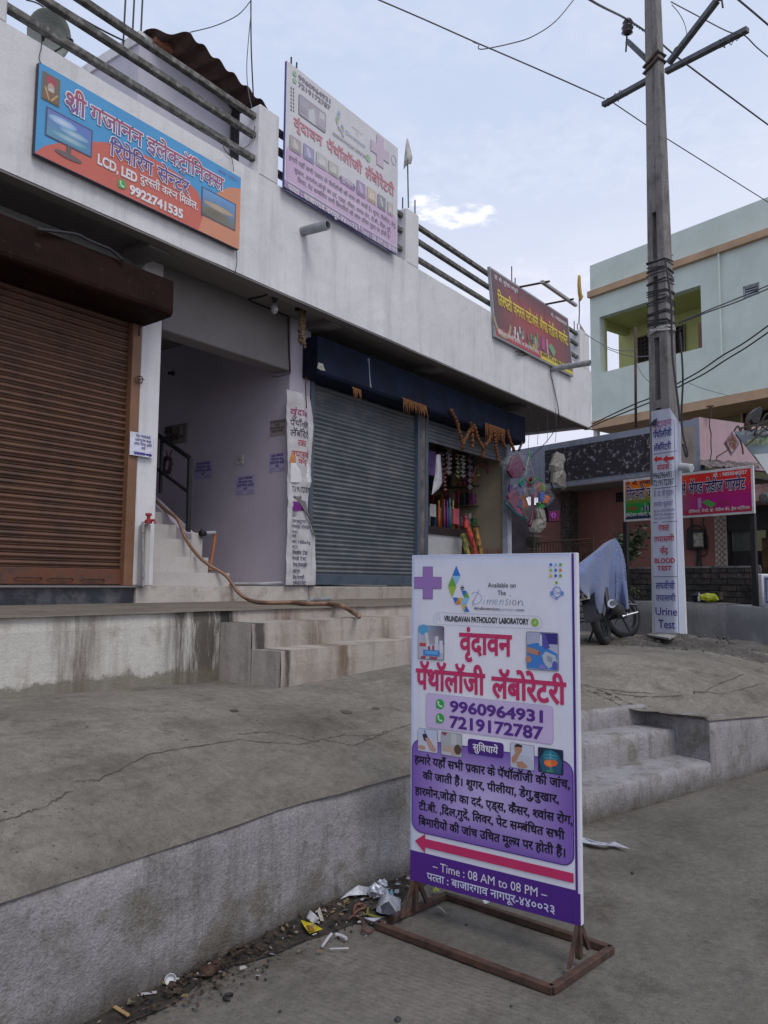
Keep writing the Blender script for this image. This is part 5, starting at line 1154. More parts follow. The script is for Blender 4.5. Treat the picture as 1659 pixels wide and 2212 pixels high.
m = MB(); m.tube([aX(*cH(265, 1490), 6.45), aX(*cH(250, 1415), 6.5)], .008, 5); m.tube([aX(*cH(265, 1490), 6.45), aX(*cH(298, 1412), 6.5)], .008, 5); m.build('coil_tie', simple('maroon tie', (.09, .015, .02), .7), label='maroon cord tied above the dark coil', cat='cord')
a = aX(*cH(310, 775), XS); m = MB(); m.lathe([(.03, 0), (.03, .03), (.02, .05), (.02, .1)], a, (-1, -.3, -.2), 10); m.build('lamp_holder', M['blackiron'], label='empty black lamp holder high on the lilac wall', cat='lamp holder')
# pillar notice
Xa = aY(*cLL(1037, 250), 6.175); Xb = aY(*cLL(1222, 280), 6.175); Xc = aY(*cLL(1037, 437), 6.175)
t = thing('paper_notice', ((Xa.x+Xb.x)/2, 6.175, Xc.z), 'white notice with a blue arrow taped across the brown shutter guide and pillar', 'notice')
B = Board((Xa.x, 6.170, Xc.z), (1, 0, 0), (0, 0, 1), t, step=.001, mat=PMD); w = Xb.x-Xa.x; h = Xa.z-Xc.z
B.disp = lambda u, v: .012*math.sin(u/w*3)+.004*nz(u*20, v*20)
m = MB(); m.grid(lambda u, v: B.P(w*u, h*v, 0), 10, 8, (.60, .61, .72)); B.done(m, 'sheet')
for i, (s, f) in enumerate((('दिप पॅथॉलॉजी', .62), ('प्रयोगशाळा चालुन', .7), ('आता शिफ्ट झाली', .78), ('आहे', .18))):
    m = MB(); B.text(m, s, w*(1-f)/2+.01, h*(.80-.165*i), w*f, h*.155, (.07, .07, .18), bold=.015, k=3); B.done(m, 'lettering')
m = MB(); v = h*.11
for i in range(4): u = w*(.14+.12*i); B.poly(m, [(u, v-.012), (u+.028, v-.012), (u+.042, v), (u+.028, v+.012), (u, v+.012), (u+.014, v)], (.06, .06, .28), k=3+.1*i)
B.poly(m, [(w*.66, v-.009), (w*.84, v-.009), (w*.84, v-.02), (w*.95, v), (w*.84, v+.02), (w*.84, v+.009), (w*.66, v+.009)], (.03, .03, .22), k=3); B.done(m, 'arrow_mark')
# water stand pipe with red tap, stair tap and pipes
sp_ = thing('stand_pipe', aY(*cLL(1180, 1480), 6.12), 'squat white water stand pipe with a red tap beside the white pillar', 'stand pipe')
a = aY(*cLL(1150, 1480), 6.08); b = aY(*cLL(1207, 990), 6.08)
MB().box(a.x, b.x, 6.08, 6.19, ZT, b.z).build('casing', M['swhite'], sp_, bev=.008)
m = MB(); a = aY(*cLL(1140, 1475), 6.07); q = aY(*cLL(1138, 972), 6.07); m.tube([V((a.x, 6.07, ZT)), V((q.x, 6.07, q.z)), V((q.x+.06, 6.09, q.z+.0))], .012, 8); m.build('riser_pipe', M['pvc'], sp_)
for k in (1030, 1390): a = aY(*cLL(1138, k), 6.07); m = MB(); m.tube([a-V((0, 0, .03)), a+V((0, 0, .03))], .018, 8); m.build('pipe_joint', M['pvc'], sp_)
tp = aY(*cLL(1183, 985), 6.06); RED_ = simple('red plastic tap', (.32, .02, .03), .35)
m = MB(); m.lathe([(.035, 0), (.035, .03), (.018, .04), (.018, .07), (.032, .075), (.03, .095), (0, .1)], tp, (0, 0, 1), 10); m.tube([tp+V((0, 0, .03)), tp+V((.03, -.05, .03)), tp+V((.03, -.06, .0))], .012, 8); m.build('tap', RED_, sp_)
st_ = thing('water_tap', aX(*cI(560, 850), 6.0), 'grey pipe tap with black valve and orange down pipe beside the stairs', 'tap')
a = aY(*cI(545, 840), 6.75); b = aY(*cI(655, 835), 6.75); m = MB(); m.tube([a, b], .022, 10); m.build('pipe', M['pvc'], st_)
m = MB(); m.lathe([(.03, -.02), (.035, 0), (.03, .05)], a, (1, 0, 0), 10); m.tube([a+V((0, 0, .05)), a-V((0, 0, .06))], .012, 6); m.build('valve', M['blackiron'], st_)
m = MB(); q = aY(*cI(610, 1150), 6.62); m.tube([b, b-V((0, .0, .05)), b.lerp(q, .5)+V((.01, 0, 0)), V((q.x, q.y, q.z))], .02, 10); m.build('down_pipe', simple('orange pipe', (.26, .09, .03), .5), st_)
m = MB(); m.tube([V((6.1, 6.6, ZT+.025)), V((6.4, 6.3, ZT+.03)), V((6.60, 6.21, ZT+.04)), V((6.64, 6.20, ZT+.03)), V((6.65, 6.2, ZT-.0))], .017, 8); m.build('floor_pipe', M['pvc'], label='pale pipe lying along the foot of the lilac wall', cat='pipe')
hp = [aX(*cJ(*p), 5.78-.0) for p in ((190, 1288), (280, 1350), (350, 1405))]
hp = [V((5.81, 7.6, 2.52)), V((5.82, 7.3, 2.32)), aY(*cJ(375, 1430), 7.0), aY(*cJ(430, 1490), 6.85), aY(*cJ(500, 1655), 6.73), aY(*cJ(600, 1795), 6.5), aY(*cJ(700, 1882), 6.36), aY(*cJ(850, 1975), 6.22), aY(*cJ(925, 2062), 6.15)]
hp += [aY(*cI(830, 1310), 6.10), aY(*cI(885, 1362), 6.02), aY(*cI(950, 1396), 5.92)]+[aZ(*cI(*p), ZP+.02) for p in ((1060, 1415), (1300, 1415))]+[aZ(*cM(*p), ZP+.022) for p in ((760, 90), (930, 90))]
hp += [aZ(*cM(1030, 108), ZP+.02), aZ(*cM(1100, 148), 1.26), aZ(*cM(1160, 190), 1.235)]
m = MB(); m.tube(smoothp(hp, 6), .0185, 10); m.build('hose', simple('tan water hose', (.21, .115, .068), .5, var=.15, scale=20), smooth=True, label='tan water hose running down the stairs and along the platform', cat='hose')
m = MB(); m.tube([aZ(*cM(775, 60), ZP+.03), aZ(*cM(932, 52), ZP+.03)], .022, 10); m.build('pipe_offcut', M['pvc'], label='short grey pipe offcut lying against the plinth on the platform', cat='pipe')
# hanging cloth banner between bay and blue shutter
cR = crop(700, 880, 400, 1475)
a = aY(*cR(82, 340), 6.14); b = aY(*cR(305, 345), 6.14); c_ = aY(*cR(85, 2148), 6.14)
t = thing('hanging_banner', ((a.x+b.x)/2, 6.14, c_.z), 'tall crumpled white laboratory banner hanging at the left edge of the blue shutter', 'banner')
w = aY(*cR(325, 1900), 6.14).x-a.x; h = a.z-c_.z; B = Board((a.x, 6.135, c_.z), (1, 0, 0), (0, 0, 1), t, step=.0015, mat=PMD)
def gR(x, y): return uv(B, *cR(x, y))
B.disp = lambda u, v: .034*math.sin(u/w*9+v*2.2)*(.35+.65*max(0, v-.9))+.02*nz(u*14, v*3)+.012*nz(u*5, v*11)
edge = [(0, gR(325, 2140)[0]), (.25, gR(328, 1750)[0]), (.27, gR(318, 1700)[0]), (.385, gR(222, 1475)[0]), (.42, gR(250, 1400)[0]), (.5, gR(262, 1280)[0]), (.56, gR(290, 1150)[0]), (.7, gR(312, 900)[0]), (.85, gR(315, 620)[0]), (.97, gR(300, 400)[0]), (1, gR(292, 345)[0])]
m = MB(); m.grid(lambda u, v: B.P(lerp(edge, v)*u, h*v-(.02*math.sin(u*3.1) if v == 1 else 0), 0), 28, 90, (.46, .45, .465)); B.done(m, 'cloth', smooth=True); B.k = 2
def bt(s, x0, x1, yb, yt, col=(.07, .06, .09), bold=.010): ptxt(B, 'lettering', s, cR, (x0, yb), x1, yt, col, bold)
RD = (.38, .04, .06)
bt('वृंदावन', 110, 275, 572, 520, (.28, .03, .14)); bt('पॅथॉलॉजी', 113, 270, 675, 620); bt('लॅबॉरेटरी', 116, 266, 768, 712); bt('रक्त', 160, 233, 862, 810, RD); bt('तपासणी', 120, 272, 960, 906, RD); bt('केंद्र', 165, 236, 1025, 985, RD)
m = MB(); B.poly(m, [gR(95, 1030), gR(98, 990), gR(120, 918), gR(150, 960), gR(150, 1020)], (.45, .2, .08)); B.poly(m, [gR(92, 1025), gR(98, 995), gR(125, 975), gR(125, 1020)], (.06, .14, .35), k=2.3); B.done(m, 'swoosh_mark')
m = MB(); B.poly(m, [gR(103, 1022), gR(262, 1028), gR(262, 1205), gR(106, 1200)], (.62, .62, .64), k=5)
for i in range(5): B.line(m, [gR(120, 1060+26*i), gR(250 if i % 2 == 0 else 150, 1060+26*i)], .006, (.25, .25, .28), k=6)
B.done(m, 'pasted_sheet'); B.k = 2
bt('7219172787', 117, 262, 1280, 1232, BLK); bt('सकाळी', 118, 200, 1352, 1325, BLK)
m = MB(); B.poly(m, [gR(110, 1378), gR(175, 1378), gR(215, 1462), gR(110, 1462)], (.16, .02, .20)); B.done(m, 'purple_block')
m = MB(); q = [B.P(*gR(x, y), k) for x, y, k in ((150, 1340, 4), (215, 1380, 20), (222, 1475, 2), (262, 1560, 2), (318, 1700, 3), (300, 1690, 25), (240, 1530, 32))]; m.poly(q, (.16, .15, .16)); m.build('torn_flap', PMD, t)
for s, y, x1 in (('CBC', 1515, 160), ('ब्लडशुगर', 1568, 235), ('थायराईड प्रोफाईल', 1618, 268), ('HbA1C', 1665, 170), ('लघवी', 1708, 150)): bt(s, 113, x1, y, y-26, (.13, .12, .20), .015)
for s, y, x1 in (('HIV, HBsAg', 1760, 270), ('HCV', 1808, 172), ('सिकलसेल टेस्ट', 1862, 248), ('प्रेग्नन्सी टेस्ट', 1918, 236), ('लिव्हर प्रोफाईल', 1976, 245), ('रक्त ग्रुप', 2036, 195), ('डेंग्यू चाचणी', 2092, 228), ('टायफाईड टेस्ट', 2145, 240)): bt(s, 110, x1, y, y-30, (.10, .10, .16), .018)
wire('banner_cord', [aY(*cR(240, 230), 6.1), aY(*cR(238, 360), 6.09), aY(*cR(245, 520), 6.09)], .007, 'brown cord holding the crumpled banner below the shutter box', 'rust', cat='cord')
# ================================================================= open shop
MB().box(12.285, 12.305, 6.32, 10.3, ZT+.003, 4.6).build('shop_side_lining', plaster('cream shop wall', (.40, .35, .25), (.2, .16, .1), .3, .1, bmp=.1), bld)
ct = thing('shop_counter', aY(*cG(370, 1290), 6.7), 'white shop counter with a dark top just inside the open shop', 'counter')
a = aY(*cG(236, 1090), 6.65); b = aY(*cG(512, 1090), 6.65); zt_ = aY(*cG(370, 1060), 6.65).z
MB().box(a.x-.2, b.x, 6.65, 7.3, ZT+.002, zt_-.12).build('front_panel', simple('counter laminate', (.42, .43, .45), .4, var=.05), ct, bev=.004)
MB().box(a.x-.2, b.x+.03, 6.62, 7.33, zt_-.12, zt_).build('top', simple('dark counter top', (.035, .028, .03), .3), ct, bev=.005)
BOT = [(322, 830, 30, (.40, .10, .02), 'orange'), (366, 822, 26, (.22, .03, .10), 'magenta'), (392, 835, 22, (.12, .04, .20), 'violet'), (412, 815, 34, (.02, .16, .20), 'teal'), (440, 830, 20, (.45, .36, .04), 'yellow')]
for x, yt, ww, col, nm in BOT:
    p = aY(*cG(x, yt), 6.78); r = ww/3.318/1.157323/2/1700*(p-CAM).dot(CF); H_ = p.z-zt_; t = thing('bottle', (p.x, 6.78, zt_), f'{nm} plastic bottle standing on the counter of the open shop', 'bottle', 'bottles on the shop counter')
    m = MB(); m.lathe([(0, .001), (r, .002), (r*1.02, H_*.4), (r, H_*.68), (r*.5, H_*.8), (r*.4, H_*.84)], (p.x, 6.78, zt_), (0, 0, 1), 12); m.build('body', simple(nm+' plastic', col, .35), t, smooth=True)
    m = MB(); m.lathe([(r*.5, H_*.84), (r*.5, H_*.99), (0, H_)], (p.x, 6.78, zt_), (0, 0, 1), 10); m.build('cap', simple(nm+' cap', tuple(min(1, c*1.5+.02) for c in col), .4), t)
def bxpx(name, cc, x0, x1, y0, y1, Y, D, col, label, cat, rough=.5):
    a = aY(*cc(x0, y1), Y); b = aY(*cc(x1, y0), Y); return MB().box(a.x, b.x, Y, Y+D, a.z, b.z).build(name, simple(name+' c', col, rough), label=label, cat=cat, bev=.004)
bxpx('packet', cG, 446, 492, 905, 1028, 6.70, .08, (.45, .10, .13), 'pink patterned packet at the end of the counter top', 'packet')
bxpx('price_card', cG, 250, 300, 868, 965, 6.72, .01, (.45, .46, .46), 'white printed card propped on the shop counter', 'card')
for i, (x, y0, y1, ww, col) in enumerate(((350, 430, 690, 22, (.10, .06, .08)), (405, 395, 625, 34, (.30, .28, .30)), (370, 560, 765, 16, (.14, .04, .03)), (480, 440, 655, 22, (.26, .26, .12)), (522, 450, 650, 26, (.28, .28, .27)), (580, 430, 760, 26, (.12, .11, .13)))):
    a = aY(*cG(x-ww/2, y0), 6.45+.05*(i % 2)); b = aY(*cG(x+ww/2, y1), 6.45+.05*(i % 2)); m = MB(); n_ = 12
    m.grid(lambda u, v: V((a.x+(b.x-a.x)*u, a.y+.02*math.sin(v*37+u*3), a.z+(b.z-a.z)*v)), 2, 40); o = m.build('sachet_strip', simple('sachet foil', col, .25, metal=.3, var=.7, scale=45), label=['dark hanging sachet strip at the left of the shop opening', 'silver hanging sachet strip beside the handkerchief', 'thin maroon string of sachets in the open shop', 'yellowish hanging sachet strip in the middle of the opening', 'grey hanging sachet strip left of the longest one', 'longest black sachet strip in the open shop'][i], cat='sachets', group='sachet strips hanging in the shop', kind=None)
    s_ = o.modifiers.new('s', 'SOLIDIFY'); s_.thickness = .004
a = lambda x, y, d=0: aY(*cG(x, y), 6.30+d)
cloth([[a(300, 455), a(320, 450, -.03), a(335, 455)], [a(290, 600), a(320, 590, -.05), a(345, 600)], [a(275, 700), a(310, 690, -.04), a(350, 690)], [a(262, 792), a(285, 770, -.02), a(325, 735)]], 'handkerchief', simple('white kerchief', (.45, .45, .50), .9), None, label='white handkerchief hanging by a corner inside the open shop', cat='handkerchief')
bxpx('soap_packet', cG, 240, 300, 430, 620, 6.5, .05, (.13, .07, .25), 'purple packet card hanging at the left post of the open shop', 'packet')
bxpx('shelf_frame', cG, 600, 745, 760, 775, 6.9, .3, (.16, .12, .08), 'brown glass shelf frame behind the tall packets', 'shelf')
bxpx('shelf_frame', cG, 612, 632, 470, 1250, 6.9, .05, (.10, .08, .06), 'dark upright post of the shop shelf', 'shelf')
bxpx('shelf_frame', cG, 690, 742, 480, 1280, 6.75, .08, (.14, .09, .06), 'brown door upright at the back of the open shop', 'shelf')
bxpx('poster', cG, 545, 610, 905, 1040, 7.1, .01, (.14, .11, .12), 'dim poster on the shop wall behind the counter', 'poster')
bxpx('poster', cG, 640, 700, 640, 760, 7.0, .01, (.30, .28, .36), 'pale paper poster high in the shop', 'poster')
a = aY(*cG(680, 620), 6.7); m = MB(); m.tube([aY(*cG(*p), 6.6) for p in ((600, 640), (620, 560), (670, 520), (720, 550), (740, 640), (742, 760), (740, 860))], .03, 8); m.build('arch_toy', simple('dusky pink plastic', (.30, .10, .13), .4), label='dusky pink arch shaped strap hanging by the shop door', cat='strap')
for i, (x0, y0, x1, y1, ww, col, lab) in enumerate(((575, 1270, 518, 1110, 44, (.22, .20, .04), 'yellow and black tall packet leaning left by the counter'), (640, 1280, 545, 1000, 52, (.42, .04, .03), 'tall red packet leaning by the counter'), (680, 1270, 625, 1060, 40, (.35, .16, .03), 'orange and green packet leaning right by the counter'))):
    p = aY(*cG(x0, y0), 6.35); q = aY(*cG(x1, y1), 6.45); m = MB(); m.bar(V((p.x, p.y, p.z-.1)), q, ww/3.318/1.157/1700*13, .06, up=(0, 1, 0)); m.build('tall_packet', simple('packet print %d' % i, col, .4, var=.8, scale=14, dirt=(.05, .2, .06), dirtamt=.3, dscale=12), label=lab, cat='packet', bev=.01)
p = aY(*cG(545, 1010), 6.40); m = MB(); m.lathe([(.045, -.1), (.045, 0), (.02, .04), (.025, .05), (.025, .09), (0, .095)], p, (0, 0, 1), 12); m.build('bottle', simple('red bottle', (.40, .03, .03), .3), smooth=True, label='red capped bottle standing above the tall packets', cat='bottle')
rk = thing('display_rack', (12.2, 7.0, ZT), 'tall display rack of small coloured packets along the right wall of the shop', 'rack')
R_ = random.Random(5)
for k in range(6):
    z = ZT+.35+.36*k; MB().box(12.05, 12.27, 6.75, 7.95, z-.012, z).build('shelf', simple('rack shelf %d' % k, (.16, .11, .07), .6), rk)
    y = 6.77
    while y < 7.9:
        w_ = R_.uniform(.045, .12); h_ = R_.uniform(.10, .29); x_ = R_.uniform(12.06, 12.1)
        MB().box(x_, x_+.1, y, y+w_, z+.001, z+h_).build('packet', simple('rack packet', R_.choice(((.25, .04, .05), (.05, .08, .22), (.3, .27, .2), (.3, .17, .03), (.06, .16, .06), (.2, .05, .16), (.04, .04, .05), (.34, .3, .32))), .4, var=.7, scale=30), rk, bev=.004); y += w_+R_.uniform(.003, .02)
# brooms: bundles of bristles standing head up
br = thing('broom', aY(*cG(790, 1290), 6.3), 'row of brown grass brooms standing head up in the shop doorway', 'broom')
m = MB(); vs = []; fs = []
for i in range(260):
    x = random.uniform(690, 890); p = aY(*cG(x, 1290), random.uniform(6.25, 6.4)); q = aY(*cG(x+random.uniform(-14, 14), random.uniform(1195, 1240)), p.y); w = .006; k = len(vs)
    vs += [p-V((w, 0, .1)), p+V((w, 0, -.1)), q]; fs.append((k, k+1, k+2))
m.add(vs, fs); m.build('bristles', simple('broom grass', (.13, .06, .045), .95), br, kind='stuff')
# goods hung outside the shop
def plastic(name, tint, alpha, rough=.15):
    m, t, b = newmat(name); b.inputs['Base Color'].default_value = c4(tint); b.inputs['Roughness'].default_value = rough; b.inputs['Alpha'].default_value = alpha; b.inputs['Specular IOR Level'].default_value = .8
    bump(t, b, noise(t, 28, 4, .6), .7, .02); return m
CLR = plastic('clear bag', (.40, .41, .45), .14); CLR2 = plastic('cloudy bag', (.34, .33, .30), .6)
YG = 6.0
R_ = random.Random(31); ORD = 'first second third fourth fifth sixth seventh eighth ninth tenth eleventh twelfth thirteenth fourteenth fifteenth sixteenth seventeenth eighteenth nineteenth twentieth twenty-first twenty-second twenty-third twenty-fourth twenty-fifth twenty-sixth'.split()
for i in range(26):
    x = 310+20*i+R_.uniform(-4, 4); y0 = 330+R_.uniform(-10, 30)+.18*(x-330); y1 = y0+R_.uniform(60, 230); ww = R_.uniform(8, 18); Y_ = 6.5+R_.uniform(0, .5)
    a = aY(*cG(x-ww/2, y0), Y_); b = aY(*cG(x+ww/2, y1), Y_); m = MB(); m.grid(lambda u, v: V((a.x+(b.x-a.x)*u, a.y+.025*math.sin(v*50+u*3+i), a.z+(b.z-a.z)*v)), 1, 30)
    o = m.build('sachet_strip', simple('sachet foil %d' % i, R_.choice(((.06, .05, .06), (.20, .19, .20), (.12, .03, .03), (.22, .18, .05), (.05, .07, .14), (.26, .25, .24))), .3, metal=.3, var=.8, scale=60), label=ORD[i]+' narrow dim sachet strip from the left inside the shop opening', cat='sachets', group='sachet strips crowded inside the shop')
for i in range(16):
    x = 246+16*i+R_.uniform(-3, 3); Y_ = 7.0+.08*(i % 3); hh_ = R_.uniform(60, 110); a = aY(*cG(x-7, 985), Y_); b = aY(*cG(x+7, 985-hh_), Y_)
    MB().box(a.x, b.x, Y_, Y_+.06, zt_, b.z).build('carton', simple('carton %d' % i, R_.choice(((.25, .05, .05), (.06, .12, .25), (.3, .28, .22), (.3, .2, .05), (.1, .2, .08), (.2, .06, .18))), .5, var=.6, scale=30), label=ORD[i]+' small carton in the row behind the bottles on the counter', cat='carton', group='cartons behind the bottles')
def bag(c, outline, label, inner, clear=CLR, Y=YG, D=.10, name='goods_bag', seed=1):
    """crumpled polythene bag following its outline, goods inside"""
    R_ = random.Random(seed); P = [aY(*c(*p), Y) for p in outline]; cx = sum((p for p in P), V())/len(P)
    t = thing(name, (cx.x, Y, min(p.z for p in P)), label, 'bag')
    m = MB(); n_ = len(P); vs = []; fs = []
    rings = [(0, 1), (.55, .92), (.85, .6), (1, .25)]
    for s in (-1, 1):
        base = len(vs); 
        for d, sc_ in rings:
            for p in P: vs.append(cx.lerp(p, sc_*(1+R_.uniform(-.05, .05) if sc_ < 1 else 1))+V((0, s*D*d*(1+R_.uniform(-.3, .3)), 0)))
        vs.append(cx+V((0, s*D, 0)))
        for j in range(3):
            for i in range(n_): fs.append((base+j*n_+i, base+j*n_+(i+1) % n_, base+(j+1)*n_+(i+1) % n_, base+(j+1)*n_+i))
        for i in range(n_): fs.append((base+3*n_+i, base+3*n_+(i+1) % n_, len(vs)-1))
    m.add(vs, fs); m.build('polythene', clear, t, smooth=False, weld=True)
    for k, (pts, col, nm) in enumerate(inner):
        q = [aY(*c(*p), Y-.03+.03*(k % 3)) for p in pts]; m = MB(); m.prism(q, (0, .05, 0)); m.build(nm, simple(nm+str(seed)+str(k), col, .5, var=.4, scale=25), t, bev=.006)
    return t
bag(cG, [(968, 425), (995, 430), (1040, 490), (1085, 565), (1040, 600), (1000, 640), (950, 650), (900, 600), (835, 530), (870, 480), (930, 435)], 'clear bag with folded magenta cloth hanging topmost by the shop corner', [([(935, 480), (985, 440), (1045, 580), (1000, 640), (940, 650), (900, 590)], (.15, .035, .085), 'folded_cloth'), ([(960, 470), (985, 450), (1000, 600), (975, 640)], (.36, .28, .34), 'folded_cloth')], seed=3)
bag(cG, [(990, 670), (1040, 720), (1070, 850), (1090, 940), (1060, 1010), (1000, 980), (930, 920), (885, 850), (900, 770), (950, 700)], 'clear bag of maroon and orange goods at the left of the hanging cluster', [([(900, 800), (960, 740), (1000, 830), (960, 900), (920, 880)], (.16, .03, .075), 'toy'), ([(985, 800), (1040, 790), (1070, 880), (1030, 920), (990, 880)], (.34, .10, .03), 'toy'), ([(960, 730), (1010, 700), (1050, 770), (1000, 800)], (.12, .12, .3), 'toy'), ([(930, 880), (990, 900), (1050, 960), (1000, 970)], (.30, .05, .14), 'toy')], Y=6.02, seed=4)
bag(cG, [(1090, 690), (1130, 700), (1140, 760), (1120, 860), (1090, 850), (1050, 800), (1060, 740)], 'small clear bag with a grey watch box in the hanging cluster', [([(1075, 740), (1110, 725), (1130, 760), (1090, 800)], (.10, .10, .16), 'box')], Y=5.94, D=.05, seed=5)
bag(cG, [(1150, 680), (1200, 700), (1240, 760), (1268, 810), (1230, 870), (1180, 900), (1150, 850), (1140, 760)], 'clear bag of blue green and orange toy balls in the hanging cluster', [([(1165, 770), (1200, 760), (1205, 820), (1165, 850)], (.03, .09, .40), 'toy'), ([(1205, 790), (1250, 800), (1225, 860), (1185, 850)], (.60, .14, .03), 'toy'), ([(1145, 850), (1200, 855), (1195, 900), (1155, 895)], (.03, .30, .06), 'toy')], Y=5.96, seed=6)
bag(cG, [(1130, 880), (1180, 900), (1200, 980), (1190, 1060), (1140, 1105), (1090, 1095), (1075, 1060), (1110, 1040), (1140, 980)], 'milky plastic bottle shapes at the bottom of the hanging cluster', [([(1140, 900), (1180, 910), (1185, 980), (1150, 990)], (.35, .35, .33), 'cup')], clear=CLR2, Y=5.97, seed=7)
bag(cG, [(1295, 430), (1345, 445), (1335, 510), (1325, 570), (1350, 640), (1365, 745), (1310, 715), (1268, 690), (1270, 600), (1250, 540), (1275, 480)], 'knotted cream cloth bag hanging right of the goods cluster', [([(1285, 560), (1320, 570), (1345, 680), (1290, 690)], (.32, .30, .24), 'cloth')], clear=CLR2, Y=5.9, seed=8)
def strap(c, pts, r, col, label, Y=YG, name='strap', cat='strap', rough=.5):
    m = MB(); m.tube(smoothp([aY(*c(*p), Y) for p in pts], 4), r, 8); return m.build(name, simple(label[:20], col, rough), smooth=True, label=label, cat=cat)
strap(cG, ((880, 860), (950, 930), (1040, 990)), .024, (.02, .13, .16), 'teal rolled band at the left of the hanging cluster', name='rolled_band', cat='band')
strap(cG, ((1095, 640), (1100, 800), (1095, 950), (1075, 1050)), .032, (.09, .01, .025), 'long maroon pouch hanging in the middle of the cluster', 5.95, name='pouch', cat='pouch')
strap(cG, ((985, 690), (1030, 655), (1080, 690), (1130, 650), (1175, 668)), .011, (.02, .22, .07), 'bright green plastic hanger holding the goods cluster', 5.93, name='hanger', cat='hanger')
strap(cG, ((1070, 430), (1066, 480), (1050, 560), (1040, 640)), .008, (.3, .4, .33), 'pale left cord of the goods hanger', 5.95, name='cord', cat='cord')
strap(cG, ((1072, 480), (1090, 560), (1115, 640)), .008, (.35, .33, .28), 'pale right cord of the goods hanger', 5.95, name='cord', cat='cord')
strap(cG, ((1072, 425), (1068, 450), (1070, 490)), .014, (.03, .30, .08), 'green plastic hook at the top of the goods hanger', 5.95, name='hook', cat='hook')
strap(cG, ((985, 420), (1005, 370), (1022, 325), (1020, 290)), .02, (.02, .02, .025), 'black cord loop under the end of the shutter box', 5.98, name='cord', cat='cord')
R_ = random.Random(77); CC = ['purple', 'teal', 'crimson', 'navy', 'orange', 'silver', 'lime', 'brown', 'pink', 'sky blue', 'maroon', 'cream']; CV = [(.12, .04, .2), (.03, .2, .22), (.3, .03, .06), (.03, .05, .2), (.5, .13, .03), (.4, .4, .42), (.15, .3, .04), (.12, .06, .04), (.42, .1, .2), (.12, .3, .48), (.16, .015, .03), (.45, .42, .34)]
PZ = [(930, 740), (1010, 690), (1075, 700), (1000, 860), (1160, 720), (1050, 770), (1200, 730), (1040, 930), (1120, 780), (960, 840), (1130, 960), (1165, 960)]
for (x, y), nm, cl_ in zip(PZ, CC, CV):
    c_ = aY(*cG(x, y), R_.uniform(5.92, 6.08)); m = MB(); q = [c_+V((R_.uniform(.6, 1.2)*.085*math.cos(t*1.0472+.3), 0, R_.uniform(.6, 1.2)*.105*math.sin(t*1.0472+.3))) for t in range(6)]; m.prism(q, (0, R_.uniform(.02, .05), 0))
    m.build('packet', simple('packet '+nm, cl_, .3, var=.6, scale=35, bmp=.5, bscale=30), bev=.008, label=nm+' wrapped packet squeezed in the hanging goods cluster', cat='packet', group='packets in the hanging cluster')
bp_ = thing('backpack', aY(*cG(1280, 1015), 6.05), 'dark school bag with purple flower hanging at the right of the cluster', 'backpack')
P = [(1250, 790), (1285, 775), (1315, 830), (1330, 900), (1325, 1010), (1240, 1010), (1225, 900), (1232, 830)]
m = MB(); q = [aY(*cG(*p), 6.02) for p in P]; m.prism(q, (0, .16, 0)); m.build('bag_body', simple('black school bag', (.025, .018, .03), .6), bp_, bev=.02, seg=2)
m = MB(); q = [aY(*cG(*p), 5.995) for p in ((1240, 925), (1325, 915), (1322, 1005), (1242, 1008))]; m.prism(q, (0, .03, 0)); m.build('front_pocket', simple('plum pocket', (.12, .015, .06), .6), bp_, bev=.006)
m = MB()
for k in range(6):
    p = aY(*cG(1272+16*math.cos(k*1.05), 958+16*math.sin(k*1.05)), 5.99); m.lathe([(0, 0), (.03, 0), (.03, .006), (0, .008)], p, (0, -1, 0), 8)
m.build('flower_print', simple('violet flower', (.28, .06, .38), .6), bp_)
m = MB(); m.tube(smoothp([aY(*cG(*p), 6.02) for p in ((1265, 780), (1262, 720), (1240, 640), (1250, 560), (1262, 500))], 4), .014, 6); m.build('bag_strap', M['blackiron'], bp_)
# ================================================================= across the side lane
cU = crop(1400, 640, 520); cV = crop(1380, 1100, 540); cZ = crop(1600, 1100, 320, 1659); cP = crop(1280, 0, 640); cW = crop(1380, 1320, 280); cS = crop(1740, 960, 180, 686)
ea = math.radians(73); EU = V((-math.cos(ea), -math.sin(ea), 0)); EN = V((-math.sin(ea), math.cos(ea), 0)); EZ = V((0, 0, 1))
A0 = aZ(1361, 1371, .82)
def R(c, x, y, off=0.): return aP(*c(x, y), A0-EN*off, EN)
ident = lambda x, y: (x, y)
def RS(p): return (p-A0).dot(EU)
def rbox(m, c, x0, x1, y0, y1, off, dep, z0=None, z1=None, s0=None, s1=None, yref=None):
    """box in the lane's frame: front face at off behind the low wall's face, corners from crop pixels (y read at x0)"""
    a = R(c, x0, y0, off); b = R(c, x1, yref if yref is not None else y0, off); d = R(c, x0, y1, off)
    s0 = RS(a) if s0 is None else s0; s1 = RS(b) if s1 is None else s1; zt = a.z if z1 is None else z1; zl = d.z if z0 is None else z0
    def W(s, z, o): return A0+EU*s-EN*o+EZ*(z-A0.z)
    q = [W(s0, 0, off+dep), W(s0, 0, off), W(s1, 0, off), W(s1, 0, off+dep)]
    def at(p, z): return V((p.x, p.y, z))
    m.hexa([at(p, zl) for p in q], [at(p, zt) for p in q]); return s0, s1, zl, zt
def rb(name, mat, parent, *a, bev=0, **kw):
    m = MB(); r = rbox(m, *a, **kw); m.build(name, mat, parent, bev=bev); return r
